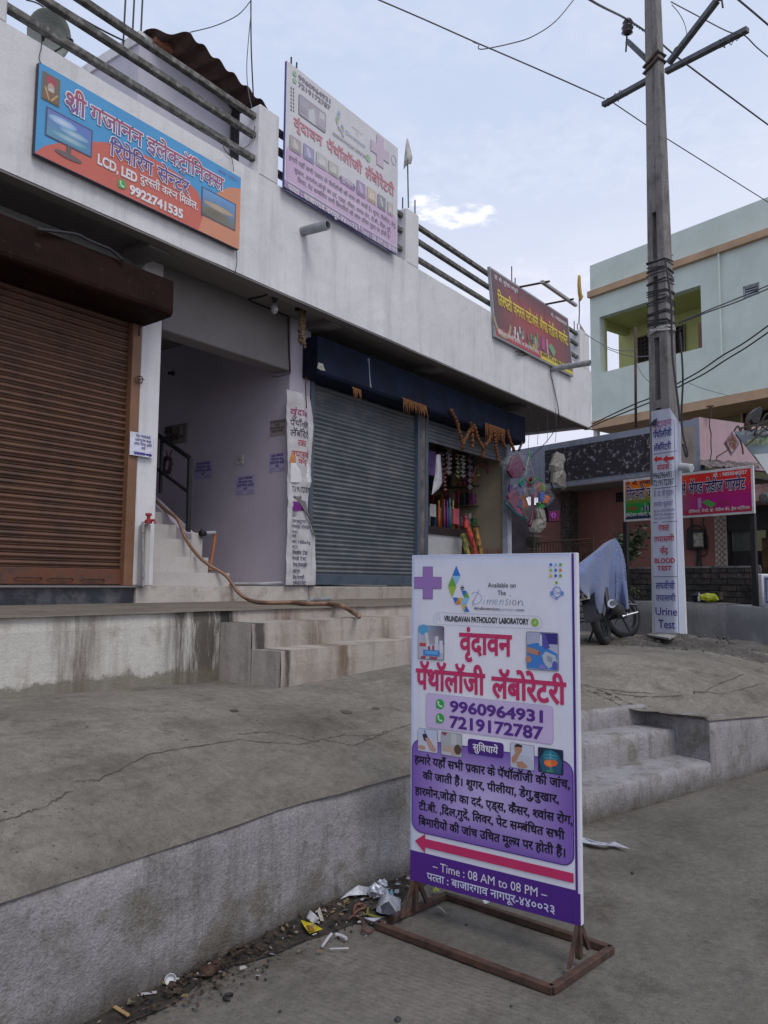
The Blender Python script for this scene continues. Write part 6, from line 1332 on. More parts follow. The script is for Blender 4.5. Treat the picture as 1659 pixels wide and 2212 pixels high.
# ---- pale green two storey building
OG = 10.5
M['aqua'] = plaster('pale aqua wall paint', (.58, .66, .60), (.48, .55, .50), .12, .12, bmp=.06, grain=.04)
M['lime'] = plaster('yellow green veranda paint', (.46, .48, .20), (.32, .34, .16), .2, .1, bmp=.05, grain=.04)
M['orange'] = simple('brown orange band paint', (.42, .28, .17), .8, var=.12, scale=2)
M['dark'] = simple('dark interior', (.012, .012, .012), .9)
gb = thing('green_building', R(cU, 600, 1380, OG), 'pale green two storey building with brown bands and an open yellow green veranda', 'building')
# columns of the plan
sL, _, _, _ = 0, 0, 0, 0
pL = R(cU, 247, 900, OG); sL = RS(pL); sR = sL+16
zTop = R(cU, 247, 72, OG).z; zB1 = R(cU, 250, 290, OG).z; zB0 = R(cU, 250, 338, OG).z; zC1 = R(cU, 262, 1335, OG).z; zC0 = R(cU, 262, 1388, OG).z
oL = RS(R(cU, 316, 600, OG)); oR = RS(R(cU, 1128, 500, OG)); oT = (R(cU, 316, 492, OG).z+R(cU, 1112, 230, OG).z)/2; oB = (R(cU, 328, 928, OG).z+R(cU, 1130, 735, OG).z)/2
wL = RS(R(cU, 1457, 250, OG)); wR = RS(R(cU, 1590, 250, OG)); wT = R(cU, 1457, 246, OG).z; wB = R(cU, 1462, 340, OG).z
def gbox(name, mat, s0, s1, z0, z1, off, dep, bev=0, par=None):
    m = MB()
    def W(s, o): p = A0+EU*s-EN*o; return V((p.x, p.y, 0))
    q = [W(s0, off+dep), W(s0, off), W(s1, off), W(s1, off+dep)]
    m.hexa([V((p.x, p.y, z0)) for p in q], [V((p.x, p.y, z1)) for p in q]); return m.build(name, mat, par or gb, bev=bev)
T = .25
gbox('wall', M['aqua'], sL, oL, zC0+.25, zB0, OG, T); gbox('wall', M['aqua'], oL, oR, zC0+.25, oB, OG, T); gbox('wall', M['aqua'], oL, oR, oT, zB0, OG, T)
gbox('wall', M['aqua'], oR, wL, zC0+.25, zB0, OG, T); gbox('wall', M['aqua'], wL, wR, zC0+.25, wB, OG, T); gbox('wall', M['aqua'], wL, wR, wT, zB0, OG, T); gbox('wall', M['aqua'], wR, sR, zC0+.25, zB0, OG, T)
gbox('upper_band', M['orange'], sL, sR, zB0, zB1, OG-.14, .5); gbox('parapet', M['aqua'], sL, sR, zB1, zTop, OG+.02, .2); gbox('lower_band', M['orange'], sL, sR, zC0, zC0+.25, OG-.10, 7)
gbox('parapet', M['aqua'], sL, sL+.2, zB1, zTop, OG+.23, 7)
DV = 1.7
gbox('veranda_wall', M['lime'], RS(R(cU, 468, 700, OG+DV)), oR+.8, oB-.6, oT+.3, OG+DV, .2)
gbox('veranda_wall', M['lime'], oR+.001, oR+.2, oB-.6, oT+.3, OG+T, DV-T)
gbox('veranda_ceiling', M['lime'], sL, oR+.2, oT+.02, oT+.2, OG+T, 7); gbox('veranda_floor', M['lime'], sL+.1, oR+.2, oB-.8, oB-.6, OG+T, 5)
gbox('side_sill', M['lime'], sL, sL+.22, oB-.8, oB-.05, OG+T, DV); gbox('side_beam', M['lime'], sL, sL+.22, oT-.18, oT+.02, OG+T, DV)
gbox('pillar_lining', M['lime'], sL+.1, oL-.002, oB-.05, oT, OG+T+.001, .12)
gbox('side_wall', M['aqua'], sL, sL+.2, zC0+.25, oT, OG+DV+.2, 5)
gbox('upper_wall', M['aqua'], sL+.01, sL+.2, oT+.02, zB0, OG+T, 6.7)
def grille(par, c, x0, x1, y0, y1, off, nx, ny, name='window'):
    f = sub(name, R(c, (x0+x1)/2, y1, off), par); m = MB(); r = rbox(m, c, x0, x1, y0, y1, off, .04); m.build('pane', M['dark'], f)
    s0, s1, z0, z1 = r
    for nm, ss in (('frame', ((s0, s1, z0-.03, z0), (s0, s1, z1, z1+.03), (s0-.03, s0, z0-.03, z1+.03), (s1, s1+.03, z0-.03, z1+.03))),):
        for a_, b_, c_, d_ in ss: gbox(nm, simple('window frame olive', (.22, .21, .12), .7), a_, b_, c_, d_, off-.03, .06, par=f)
    for i in range(1, nx): s_ = s0+(s1-s0)*i/nx; gbox('bar', M['rust'], s_-.008, s_+.008, z0, z1, off-.045, .02, par=f)
    for i in range(1, ny): z_ = z0+(z1-z0)*i/ny; gbox('bar', M['rust'], s0, s1, z_-.008, z_+.008, off-.05, .012, par=f)
def sub(name, loc, parent):
    o = bpy.data.objects.new(name, None); COL.objects.link(o); o.parent = parent; o.location = V(loc)-WL[parent.name]; WL[o.name] = V(loc); return o
grille(gb, cU, 622, 990, 655, 855, OG+DV-.06, 12, 6)
f = sub('vent', R(cU, 715, 450, OG+DV), gb); m = MB(); rbox(m, cU, 715, 757, 400, 495, OG+DV-.06, .05); m.build('pane', M['dark'], f)
rb('door_edge', simple('brown door', (.13, .05, .03), .6), gb, cU, 1100, 1128, 535, 735, OG+.03, .2)
gbox('window_dark', M['dark'], wL+.02, wR-.02, wB, wT, OG+.15, .05)
fw = sub('window', R(cU, 1520, 340, OG), gb)
for a_, b_, c_, d_ in ((wL, wR, wB, wB+.04), (wL, wR, wT-.04, wT), (wL, wL+.05, wB, wT), (wR-.05, wR, wB, wT)): gbox('frame', simple('grey window frame', (.3, .32, .33), .6), a_, b_, c_, d_, OG+.02, .1, par=fw)
for i in range(1, 5):
    z_ = wB+(wT-wB)*i/5; gbox('louvre', simple('glass louvre', (.30, .33, .36), .25), wL+.05, wR-.05, z_-.008, z_+.02, OG+.04, .07, par=fw)
m = MB(); m.tube([R(cU, 1264, -40, OG-.08), R(cU, 1274, 400, OG-.08), R(cU, 1288, 800, OG-.08)], .03, 8); m.build('rain_pipe', M['aqua'], gb)
M['olive'] = plaster('olive lower wall', (.20, .19, .10), (.12, .11, .06), .3, .2, bmp=.1)
gbox('lower_wall', M['olive'], sL+2.0, sR, -.5, zC0, OG+1.4, .2); gbox('column', M['white'], sL-.02, sL+.12, -.5, zC0, OG+.1, .14)
r = rb('window_dark', M['dark'], gb, cU, 1450, 1700, 1190, 1330, OG+1.3, .08)
rb('window_frame', M['orange'], gb, cU, 1435, 1450, 1185, 1330, OG+1.25, .12)
gbox('column', M['aqua'], RS(R(cU, 1055, 1250, OG+1)), RS(R(cU, 1070, 1250, OG+1)), -.5, zC0, OG+1.0, .15)
gbox('rear_wall', M['aqua'], sL+.5, sR, -.5, zTop-.3, OG+6, .3)
# ---- single storey house with the mouldy parapet, low walls
OP = 5.0
hs = thing('pink_house', R(cV, 700, 1200, OP), 'old pink single storey house with a black stained parapet beyond the lane', 'house')
M['mouldy'] = plaster('mould blackened parapet', (.045, .042, .05), (.01, .01, .012), .95, .95, rough=.95, patch=(.30, .28, .32), patchamt=.24, bmp=.5, sc=6.5, grain=.4)
M['bluegrey'] = plaster('blue grey border paint', (.29, .32, .40), (.09, .09, .11), .6, .5, bmp=.3)
M['beige'] = plaster('beige stained panel', (.36, .31, .27), (.06, .05, .05), .65, .2, bmp=.2)
M['pink'] = plaster('pink wall paint', (.43, .31, .34), (.2, .13, .14), .4, .35, bmp=.2)
M['redpink'] = plaster('dusty red pink wall', (.27, .125, .105), (.12, .07, .06), .4, .25, bmp=.15)
OC = 4.0
pT0 = R(ident, 1128, 970, OC); pT1 = R(ident, 1510, 903, OC); zt = (pT0.z+pT1.z)/2
zbp = R(ident, 1300, 1040, OC).z; s0 = RS(R(ident, 1090, 960, OC)); s1 = RS(pT1)
gbox('parapet', M['bluegrey'], s0, s1, zbp, zt, OC, .15, par=hs)
gbox('stained_panel', M['mouldy'], RS(R(ident, 1178, 1000, OC)), RS(R(ident, 1430, 960, OC)), zbp+.10, zt-.13, OC-.012, .02, par=hs)
gbox('beige_panel', M['beige'], RS(R(ident, 1434, 960, OC)), s1-.10, zbp+.10, zt-.13, OC-.012, .02, par=hs)
gbox('roof_slab', M['soffit'], s0, s1+.2, zbp-.03, zbp, OC+.0, 5, par=hs)
gbox('wall', M['redpink'], s0+.2, RS(R(ident, 1556, 1200, OP)), .6, zbp-.03, OP, .2, par=hs)
# pink return with the lozenge
gdir = V((math.cos(math.radians(-28)), math.sin(math.radians(-28)), 0)); gn = V((gdir.y, -gdir.x, 0)); 
cor = A0+EU*s1-EN*OC; cor.z = 0
def G(c, x, y, off=0.): return aP(*c(x, y), V((cor.x, cor.y, 1))+gn*off, gn)
z1_ = G(cU, 1115, 1285).z; z0_ = G(ident, 1514, 1003).z
m = MB(); b = cor+gdir*5; n3 = gn*-.15
m.hexa([V((cor.x, cor.y, z0_)), V((b.x, b.y, z0_)), V((b.x+n3.x, b.y+n3.y, z0_)), V((cor.x+n3.x, cor.y+n3.y, z0_))], [V((cor.x, cor.y, z1_)), V((b.x, b.y, z1_)), V((b.x+n3.x, b.y+n3.y, z1_)), V((cor.x+n3.x, cor.y+n3.y, z1_))])
m.build('side_parapet', M['pink'], hs)
m = MB(); q = [G(cS, *p, .01) for p in ((268, 560), (345, 450), (415, 570), (340, 685))]; m.prism(q, gn*-.02); m.build('lozenge_border', simple('purple grey border', (.17, .13, .2), .9, var=.3, scale=9), hs)
m = MB(); q = [G(cS, *p, .03) for p in ((286, 555), (345, 475), (400, 572), (340, 655))]; m.prism(q, gn*-.02); m.build('lozenge_centre', simple('red lozenge', (.17, .06, .05), .9, var=.5, scale=9, dirt=(.4, .38, .33), dirtamt=.4, dscale=7), hs)
mk = MB()
for pts in (((130, 320), (128, 400), (145, 480), (142, 560), (148, 640), (138, 720)), ((300, 630), (200, 690), (185, 760)), ((50, 740), (110, 765), (200, 770), (260, 785), (380, 800))):
    P = [G(cS, *p, .006) for p in pts]
    for i in range(len(P)-1): mk.bar(P[i], P[i+1], .014, .014)
mk.build('crack', M['crack'], hs, kind='stuff')
m = MB(); m.bar(G(cS, 110, 215, .1), G(cS, 160, 210, .1), .05, .03); m.bar(G(cS, 138, 215, .1), G(cS, 138, 325, .1), .035, .03); m.build('rusty_bracket', M['rust'], hs)
# ragged broken edge of the sunshade
m = MB(); rr_ = random.Random(5)
def rag(u, v): p = G(ident, 1512+(1640-1512)*u, 992+8*u+14*v+5*nz(u*9, v*3), .35*v); return p+V((0, 0, .03*nz(u*21, v*7)))
m.grid(rag, 30, 5); m.build('broken_sunshade', simple('broken render', (.17, .14, .14), .95, var=.5, scale=12, dirt=(.06, .05, .05), dirtamt=.5, dscale=8), hs)
mg_ = gbox('sunshade', simple('pink lintel', (.34, .2, .18), .9, var=.3, scale=3, dirt=(.12, .08, .07), dirtamt=.4), RS(R(ident, 1520, 1060, OC+.2)), RS(R(ident, 1800, 1060, OC+.2)), R(ident, 1640, 1082, OC+.2).z, R(ident, 1640, 1046, OC+.2).z, OC+.2, .8, par=hs)
zs = R(ident, 1640, 1082, OC+.2).z
sx0 = RS(R(cZ, 1090, 1300, OP)); 
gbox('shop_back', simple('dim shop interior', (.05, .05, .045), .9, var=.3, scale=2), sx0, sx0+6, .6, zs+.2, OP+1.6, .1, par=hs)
tl_ = RS(R(cZ, 968, 1300, OP-.06)); tr_ = RS(R(cZ, 1108, 1300, OP-.06)); zt0 = R(cZ, 968, 1655, OP-.06).z; zt1 = R(cZ, 968, 960, OP-.06).z
m1 = simple('cream checked tile', (.40, .36, .31), .35, var=.1, scale=5); m2 = simple('brown checked tile', (.22, .17, .14), .35, var=.15, scale=5)
tp_ = sub('tiled_pillar', R(cZ, 1040, 1655, OP), hs); gbox('core', m1, tl_-.01, tr_+.01, zt0, zt1+.2, OP-.04, .3, par=tp_)
nn = 4; szt = (tr_-tl_)/nn; j = 0; z = zt0
while z < zt1:
    for i in range(nn):
        gbox('tile', m2 if (i+j) % 2 else m1, tl_+szt*i+.003, tl_+szt*(i+1)-.003, z+.003, z+szt-.003, OP-.055, .014, par=tp_)
    z += szt; j += 1
gbox('door_frame', M['blackiron'], sx0, sx0+.10, .6, zs+.1, OP-.02, .15, par=hs); gbox('door_frame', M['blackiron'], sx0, sx0+5, zs-.45, zs+.2, OP-.02, .15, par=hs)
gbox('glass_pane', simple('glass with grey green reflection', (.09, .105, .095), .12), sx0+.12, RS(R(cZ, 1452, 1300, OP)), R(cZ, 1140, 1440, OP).z, R(cZ, 1140, 1080, OP).z, OP+.1, .02, par=hs)  # the pane's grey green reflection is put into its base colour
gbox('show_case', simple('dark show case', (.02, .018, .02), .3), sx0+.1, RS(R(cZ, 1452, 1300, OP)), .6, R(cZ, 1140, 1440, OP).z, OP+.06, .3, par=hs)
gbox('wooden_door', simple('carved brown door', (.10, .055, .025), .5, var=.5, scale=6), RS(R(cZ, 1495, 1500, OP)), RS(R(cZ, 1800, 1500, OP)), .6, R(cZ, 1500, 1262, OP).z, OP+.25, .06, par=hs)
c_ = R(cZ, 1610, 750, OC+.15); m = MB(); m.lathe([(0, .03), (.07, .025), (.10, 0), (.10, -.03)], c_, EN, 18); m.build('round_lamp', simple('dusty round lamp', (.10, .10, .10), .5, var=.6, scale=40), hs)
mb2 = thing('meter_box', R(cZ, 700, 1420, OP), 'dark electric meter box with pale dial on the pink wall behind the pole', 'meter box')
m = MB(); rbox(m, cZ, 592, 820, 1165, 1420, OP-.12, .12); m.build('box', M['blackiron'], mb2, bev=.01)
m = MB(); rbox(m, cZ, 688, 805, 1205, 1385, OP-.16, .04); m.build('dial_plate', simple('meter dial', (.30, .30, .25), .4, var=.4, scale=12), mb2, bev=.008)
for P in (((660, 1010), (668, 1080), (665, 1170)), ((825, 1010), (815, 1080), (850, 1180), (880, 1330), (860, 1480), (790, 1500)), ((740, 1420), (745, 1500), (735, 1640)), ((770, 1430), (775, 1540), (790, 1640)), ((600, 1180), (660, 1120), (760, 1110), (830, 1180))):
    m = MB(); m.tube(smoothp([R(cZ, *p, OP-.04) for p in P], 4), .012 if len(P) > 3 else .022, 6); m.build('cable', M['darkwire'], mb2)
rb('window_dark', M['dark'], hs, cV, 490, 555, 405, 480, OP-.01, .05)
# ---- low cement wall, ledge, dark brick wall
lw = thing('low_wall', A0, 'low grey cement wall with a flat ledge below the dark brick wall', 'wall')
zl = R(cV, 600, 1236, 0).z; sa = RS(R(ident, 1238, 1300, 0)); sb = RS(R(cV, 1335, 1300, 0))
def lumpy(name, s0, s1, z0, z1, off, mat, par, z1b=None, dirn=EU, nrm=EN, org=A0, dep=.5):
    m = MB(); nx = 40
    def fn(u, v):
        s = s0+(s1-s0)*u; zz = (z1 if z1b is None else z1+(z1b-z1)*u); z = z0+(zz-z0)*v; p = org+dirn*s-nrm*(off+.012*nz(s*2, z*3)+(.025 if v == 1 else 0)); return V((p.x, p.y, z+.008*nz(s*3, 5)*v))
    m.grid(fn, nx, 10)
    def tp(u, v):
        s = s0+(s1-s0)*u; zz = (z1 if z1b is None else z1+(z1b-z1)*u); p = org+dirn*s-nrm*(off+.02+dep*v); return V((p.x, p.y, zz-.002+.008*nz(s*3, v*3+5)))
    m.grid(tp, nx, 4); return m.build(name, mat, par, smooth=True)
lumpy('front', sa, sb, .4, zl, 0, M['greywall'], lw, dep=1.4)
K0 = A0+EU*sb; kd = V((math.cos(math.radians(-122)), math.sin(math.radians(-122)), 0)); kn = V((kd.y, -kd.x, 0))
lumpy('front', 0, 4.5, .4, zl-.01, 0, M['greywall'], lw, z1b=zl-.22, dirn=kd, nrm=kn*1, org=K0, dep=2.2)
bw_ = thing('brick_wall', R(cV, 900, 1230, .5), 'dark mossy brick wall standing on the ledge behind the pole', 'wall')
zb0, zb1 = zl-.005, R(cV, 700, 982, .5).z; b0_, b1_ = RS(R(ident, 1353, 1260, .5)), RS(R(cV, 1532, 1100, .5))
gbox('mortar_core', simple('dark mortar', (.045, .042, .042), 1, var=.3, scale=20), b0_+.01, b1_-.01, zb0, zb1-.015, .515, .12, par=bw_)
rows_ = max(5, int((zb1-zb0)/.078)); hh = (zb1-zb0)/rows_; bm_ = [simple('mossy brick %d' % i, c, .95, var=.4, scale=14, bmp=.4, bscale=50, dirt=(.03, .03, .028), dirtamt=.5, dscale=9) for i, c in enumerate(((.085, .07, .065), (.06, .055, .055), (.10, .075, .065), (.07, .07, .068)))]
for r_i in range(rows_):
    s = b0_-(.12 if r_i % 2 else 0)
    while s < b1_-.02:
        x0 = max(s, b0_); x1 = min(s+.235, b1_)
        if x1-x0 > .04: gbox('brick', random.choice(bm_), x0+.004, x1-.004, zb0+hh*r_i+.004+random.uniform(0, .003), zb0+hh*(r_i+1)-.006+random.uniform(-.004, .004), .5-random.uniform(0, .012), .13, par=bw_)
        s += .24
gbox('capping', simple('pale mortar capping', (.17, .165, .16), .95, var=.4, scale=10, bmp=.3), b0_, b1_+.01, zb1-.012, zb1+.012, .49, .15, par=bw_)
wp_ = thing('gate_post', R(cV, 1590, 1290, .55), 'short white post right of the store sign post', 'post'); m = MB(); rbox(m, cV, 1548, 1612, 1028, 1290, .35, .2); m.build('post', M['white'], wp_, bev=.01); m = MB(); m.blob(R(cV, 1575, 1000, .45), .07, 8, .2); m.build('cap_stone', bm_[2], wp_)
cl = thing('air_cooler', R(cV, 1640, 1290, .3), 'blue and white desert air cooler at the right edge of the picture', 'cooler')
s0, s1, z0, z1 = rb('cabinet', simple('cooler cabinet', (.36, .38, .45), .4), cl, cV, 1620, 1830, 1040, 1300, .0, .5, bev=.015)
gbox('grille_frame', simple('cooler blue', (.03, .07, .25), .4), s0+.03, s1-.03, z0+.08, z1-.03, -.012, .012, par=cl, bev=.004)
k = 16
for i in range(k): z_ = z0+.10+(z1-z0-.15)*i/k; gbox('louvre', simple('cooler louvre', (.42, .44, .5), .4), s0+.05, s1-.05, z_, z_+.011, -.022, .012, par=cl)
# things on the ledge
m = MB(); p = R(cV, 1207, 1240, .2); m.blob(p+V((0, 0, .05)), .12, 10, .18, (.7, 1.1, .45)); m.build('plastic_bag', simple('lime carrier bag', (.33, .36, .01), .4, var=.3, scale=20, bmp=.6, bscale=30), smooth=False, label='bright yellow green plastic bag lying on the ledge of the low wall', cat='bag')
p = R(cV, 1131, 1238, .15); m = MB(); m.lathe([(.022, 0), (.022, .05), (.008, .075), (.005, .11)], p, (0, 0, 1), 10); m.build('bottle', simple('white squeeze bottle', (.5, .5, .5), .4), label='tiny white squeeze bottle beside the yellow green bag', cat='bottle')
m = MB(); m.blob(R(cV, 1160, 1195, .4)+V((0, 0, -.02)), .13, 9, .25, (.8, 1.2, .5)); m.build('cloth_bundle', simple('dark bundle', (.018, .016, .03), .9), label='dark cloth bundle behind the yellow green bag', cat='bundle')
m = MB(); m.bar(R(cV, 1222, 1192, .35), R(cV, 1300, 1196, .35), .1, .1); m.build('brick', bm_[2], label='loose reddish brick on the ledge right of the dark bundle', cat='brick')
# sign on two posts
ps = thing('store_signboard', R(cV, 1050, 1290, .12), 'orange and magenta general store signboard on two dark posts behind the electric pole', 'signboard')
O_ = .12; bl = R(cV, 553, 622, O_); tl = R(cV, 551, 305, O_); tr = R(cV, 1551, 198, O_); br_p = R(cV, 1556, 570, O_)
sA, sB = RS(bl), RS(br_p); zA = (bl.z+br_p.z)/2; zB = (tl.z+tr.z)/2; wS, hS = sB-sA, zB-zA
gbox('frame', simple('white sign frame', (.55, .55, .57), .5), sA, sB, zA, zB, O_, .03, par=ps, bev=.003)
oo = A0+EU*sA-EN*O_; B5 = Board((oo.x, oo.y, zA), EU, EZ, ps, step=.0018, mat=PM)
def g5(x, y): return uv(B5, *cV(x, y))
e_ = .03; m = MB(); nx, ny = 16, 8
def gc(u, v):
    l = ((.70, .17, .02), (.01, .22, .04)); r = ((.62, .025, .02), (.36, .01, .16)); k_ = min(1, max(0, (u-.26)*3)); t_ = min(1, max(0, (.8-v)*2.6))
    a = [l[0][i]+(l[1][i]-l[0][i])*t_ for i in range(3)]; b = [r[0][i]+(r[1][i]-r[0][i])*t_ for i in range(3)]; return tuple(a[i]+(b[i]-a[i])*k_ for i in range(3))
vs = [B5.P(e_+(wS-2*e_)*i/nx, e_+(hS-2*e_)*j/ny) for j in range(ny+1) for i in range(nx+1)]; cs = [gc(i/nx, j/ny) for j in range(ny+1) for i in range(nx+1)]
m.add(vs, [(j*(nx+1)+i, j*(nx+1)+i+1, (j+1)*(nx+1)+i+1, (j+1)*(nx+1)+i) for j in range(ny) for i in range(nx)], cs); B5.done(m, 'printed_face'); B5.k = 2.5
m = MB(); B5.rect(m, e_, wS*.47, e_, hS*.15, (.02, .03, .08)); B5.rect(m, wS*.5, wS-e_, e_, hS*.16, (.38, .02, .06)); B5.done(m, 'colour_strip')
m = MB(); B5.poly(m, [g5(1155, 480), g5(1190, 455), g5(1262, 490), g5(1225, 525)], (.07, .28, .06)); B5.rect(m, g5(1122, 525)[0], g5(1150, 525)[0], g5(1122, 525)[1], g5(1122, 447)[1], (.35, .2, .4)); B5.done(m, 'bag_print'); m = MB(); B5.ell(m, *g5(1330, 480), .08, .03, (.28, .02, .1)); B5.done(m, 'purse_print'); m = MB(); B5.ell(m, *g5(620, 525), .09, .035, (.16, .10, .03)); B5.done(m, 'jewel_print'); m = MB()
for i in range(8): u, v = g5(690+11*i, 545); B5.rect(m, u, u+.02, v, v+.05+.03*(i % 3), ((.3, .3, .35), (.03, .03, .06))[i % 2])
B5.done(m, 'goods_print'); B5.k = 4
NV = (.02, .015, .10)
ptxt(B5, 'lettering', 'तिरुपती जनरल स्टोअर्स ॲण्ड लेडीज गारमेंट', cV, (574, 456), (1490, 392), 388, NV, .026, outline=(.8, .8, .8), ow=.03); B5.k = 4
ptxt(B5, 'lettering', 'प्रो. सौ. सुरेखा लाडुके', cV, (568, 352), (860, 330), 330, (.03, .02, .05), .02)
ptxt(B5, 'lettering', 'मो. : 9850540327', cV, (1240, 285), (1502, 258), 262, (.6, .6, .62), .03)
ptxt(B5, 'lettering', 'इमिटेशन ज्वेलरी, कॉस्मेटीक ॲण्ड गिफ्ट', cV, (568, 592), (985, 575), 570, (.6, .6, .62), .01)
ptxt(B5, 'lettering', 'होजियरी, पॅन्टी, ब्रा, लेडीज बॅग, ड्रेस मटेरियल', cV, (1052, 562), (1522, 535), 543, (.6, .6, .62), .015)
for x, yb_ in ((562, 1240), (1545, 1290)):
    m = MB(); s_ = RS(R(cV, x, 900, O_+.03)); gbox('post', M['blackiron'], s_-.03, s_+.03, zl-.1 if x < 1000 else .6, zA+.0, O_+.03, .05, par=ps)
# plants
def leafy(name, pts, n_, size, label, cat, col=(.035, .06, .025), spread=.12, seed=2):
    R_ = random.Random(seed); base = pts[0]; t = thing(name, base, label, cat); m = MB(); m.tube(smoothp(pts, 4), .012, 5); m.build('stem', simple('dark stem', (.05, .04, .025), .9), t)
    P = smoothp(pts, 8); m = MB()
    for i in range(n_):
        p = R_.choice(P[len(P)//5:])+V((R_.gauss(0, spread), R_.gauss(0, spread), R_.gauss(0, spread*.8))); a = V((R_.uniform(-1, 1), R_.uniform(-1, 1), R_.uniform(-.6, .6))).normalized(); b = a.cross(V((R_.uniform(-1, 1), R_.uniform(-1, 1), R_.uniform(-1, 1)))).normalized(); s = size*R_.uniform(.6, 1.3)
        m.add([p-a*s, p+b*s*.5, p+a*s, p-b*s*.5], [(0, 1, 2), (0, 2, 3)])
    m.build('foliage', simple(name+' leaf', col, .7, var=.5, scale=9), t, kind='stuff')
leafy('climbing_plant', [R(cV, 560, 985, .8), R(cV, 600, 880, .8), R(cV, 640, 790, .8), R(cV, 680, 710, .8)], 330, .04, 'dark leafy climber behind the left post of the store sign', 'plant', spread=.07)
leafy('climbing_plant', [R(cV, 570, 900, .8), R(cV, 545, 820, .8), R(cV, 510, 740, .8)], 160, .04, 'dark leafy branch left of the store sign post', 'plant', spread=.055, seed=9)
leafy('small_weed', [R(cV, 640, 1210, .3), R(cV, 640, 1160, .3)], 80, .022, 'small green weed growing at the foot of the brick wall', 'plant', col=(.05, .09, .03), spread=.05, seed=5)
# iron gate, brick pillar and shaded porch beyond the shop
pg = thing('iron_gate', R(cG, 1350, 1330, 3.2), 'ornamental black iron gate with scrolls in the shaded porch', 'gate')
def gtube(P, r=.01, nm='bar'):
    m = MB(); m.tube(smoothp([R(cG, *p, 3.2) for p in P], 4) if len(P) > 2 else [R(cG, *p, 3.2) for p in P], r, 5); m.build(nm, M['rust'], pg)
for P in (((1130, 1185), (1602, 1150)), ((1602, 1150), (1605, 1400)), ((1130, 1185), (1130, 1400)), ((1415, 1200), (1590, 1185)), ((1415, 1170), (1415, 1400))): gtube(P, .016, 'frame')
for x in range(1150, 1410, 24): gtube(((x, 1185), (x, 1400)))
for P in (((1430, 1210), (1500, 1240), (1480, 1290), (1440, 1260), (1470, 1235)), ((1590, 1200), (1560, 1230), (1575, 1270), (1600, 1245)), ((1500, 1215), (1540, 1260), (1500, 1310), (1455, 1290)), ((1500, 1330), (1595, 1215)), ((1520, 1330), (1600, 1240))): gtube(P, .011, 'scroll')
bp2 = thing('brick_pillar', R(cG, 1078, 1300, 3.4), 'narrow pale brick pillar in the shade behind the hanging goods', 'pillar')
a = R(cG, 1045, 1120, 3.4); b = R(cG, 1112, 1120, 3.4); s0, s1 = RS(a), RS(b); zz = a.z-.9; 
while zz < a.z:
    gbox('brick', random.choice(bm_[:1]+[simple('pillar brick', (.14, .10, .09), .9, var=.3, scale=12)]), s0+random.uniform(0, .01), s1-random.uniform(0, .01), zz+.005, zz+.062, 3.4, .25, par=bp2); zz += .07
gbox('pillar_core', bm_[1], s0+.012, s1-.012, .6, a.z, 3.42, .22, par=bp2)
pr_ = thing('brick_pillar', R(cG, 1370, 1000, 4.6), 'dark ribbed brick pier beside the shaded porch opening', 'pillar')
a = R(cG, 1328, 900, 4.6); b = R(cG, 1405, 900, 4.6); s0, s1 = RS(a), RS(b); z = .8
while z < zbp-.05: gbox('brick', bm_[2], s0+random.uniform(0, .012), s1, z+.006, z+.068, 4.6-random.uniform(0, .01), .3, par=pr_); z += .076
gbox('pier_core', bm_[1], s0+.012, s1-.01, .6, zbp-.03, 4.62, .27, par=pr_)
gbox('porch_back', simple('shade toned porch wall', (.05, .04, .045), .95, var=.3, scale=3), s0-4, s0, .6, zbp-.03, 6.4, .1, par=hs)  # shade of the porch is put into this dark wall colour
# ---- tilted enamel signboard and branches at the right edge
tb = thing('tilted_signboard', aD(1620, 1000, 7.5), 'weathered grey blue signboard tilting in from the right edge above the shops', 'signboard')
q = [aD(*cS(366, 452), 7.6), aD(*cS(760, 425), 7.4), aD(*cS(1000, 1250), 7.0), aD(*cS(720, 900), 7.2)]
nrm = (q[1]-q[0]).cross(q[3]-q[0]).normalized(); nrm = nrm if nrm.dot(CAM-q[0]) > 0 else -nrm
q[2] = q[2]-nrm*(q[2]-q[0]).dot(nrm)
m = MB(); m.prism(q, nrm*-.03); m.build('panel', simple('grey blue enamel', (.13, .165, .19), .6, var=.25, scale=5, dirt=(.25, .27, .27), dirtamt=.3, dscale=6), tb)
B6 = Board(q[0], (q[1]-q[0]), nrm.cross((q[1]-q[0])).normalized(), tb, step=.002); 
if B6.n.dot(nrm) < 0: B6.n = -B6.n
def t6(s, x0, x1, yb, yt, col): ptxt(B6, 'lettering', s, cS, (x0, yb), (x1, yb-4), yt, col, .02)
t6('हरदेव इलेक्ट्रीकल्स', 480, 900, 585, 535, (.30, .36, .16)); t6('प्रो. हरिदास प्रधानमंत्री', 420, 800, 490, 468, (.4, .42, .42))
m = MB(); m.add([aP(*cS(*p), q[0]+nrm*.008, nrm) for p in ((552, 670), (760, 655), (760, 960), (690, 870))], [(0, 3, 2, 1)], (.42, .46, .46)); m.build('paper_patch', PM, tb)
bk = thing('wrapped_lamp', aD(*cS(560, 400), 7.3), 'black plastic wrapped lamp head tied above the tilted signboard', 'lamp')
m = MB(); q = [aD(*cS(*p), 7.3) for p in ((520, 330), (545, 265), (612, 208), (638, 245), (600, 385), (540, 375))]; m.prism(q, (.12, .08, 0)); m.build('wrapped_head', simple('black polythene', (.018, .02, .022), .25, bmp=.8, bscale=14), bk, bev=.01)
m = MB(); m.tube([aD(*cS(490, 440), 7.35), aD(*cS(495, 370), 7.35)], .035, 8); m.build('stub_pipe', M['rust'], bk)
dt = thing('dry_branches', aD(*cS(640, 470), 7.2), 'bare dry twigs tangled over the tilted signboard', 'branches'); 
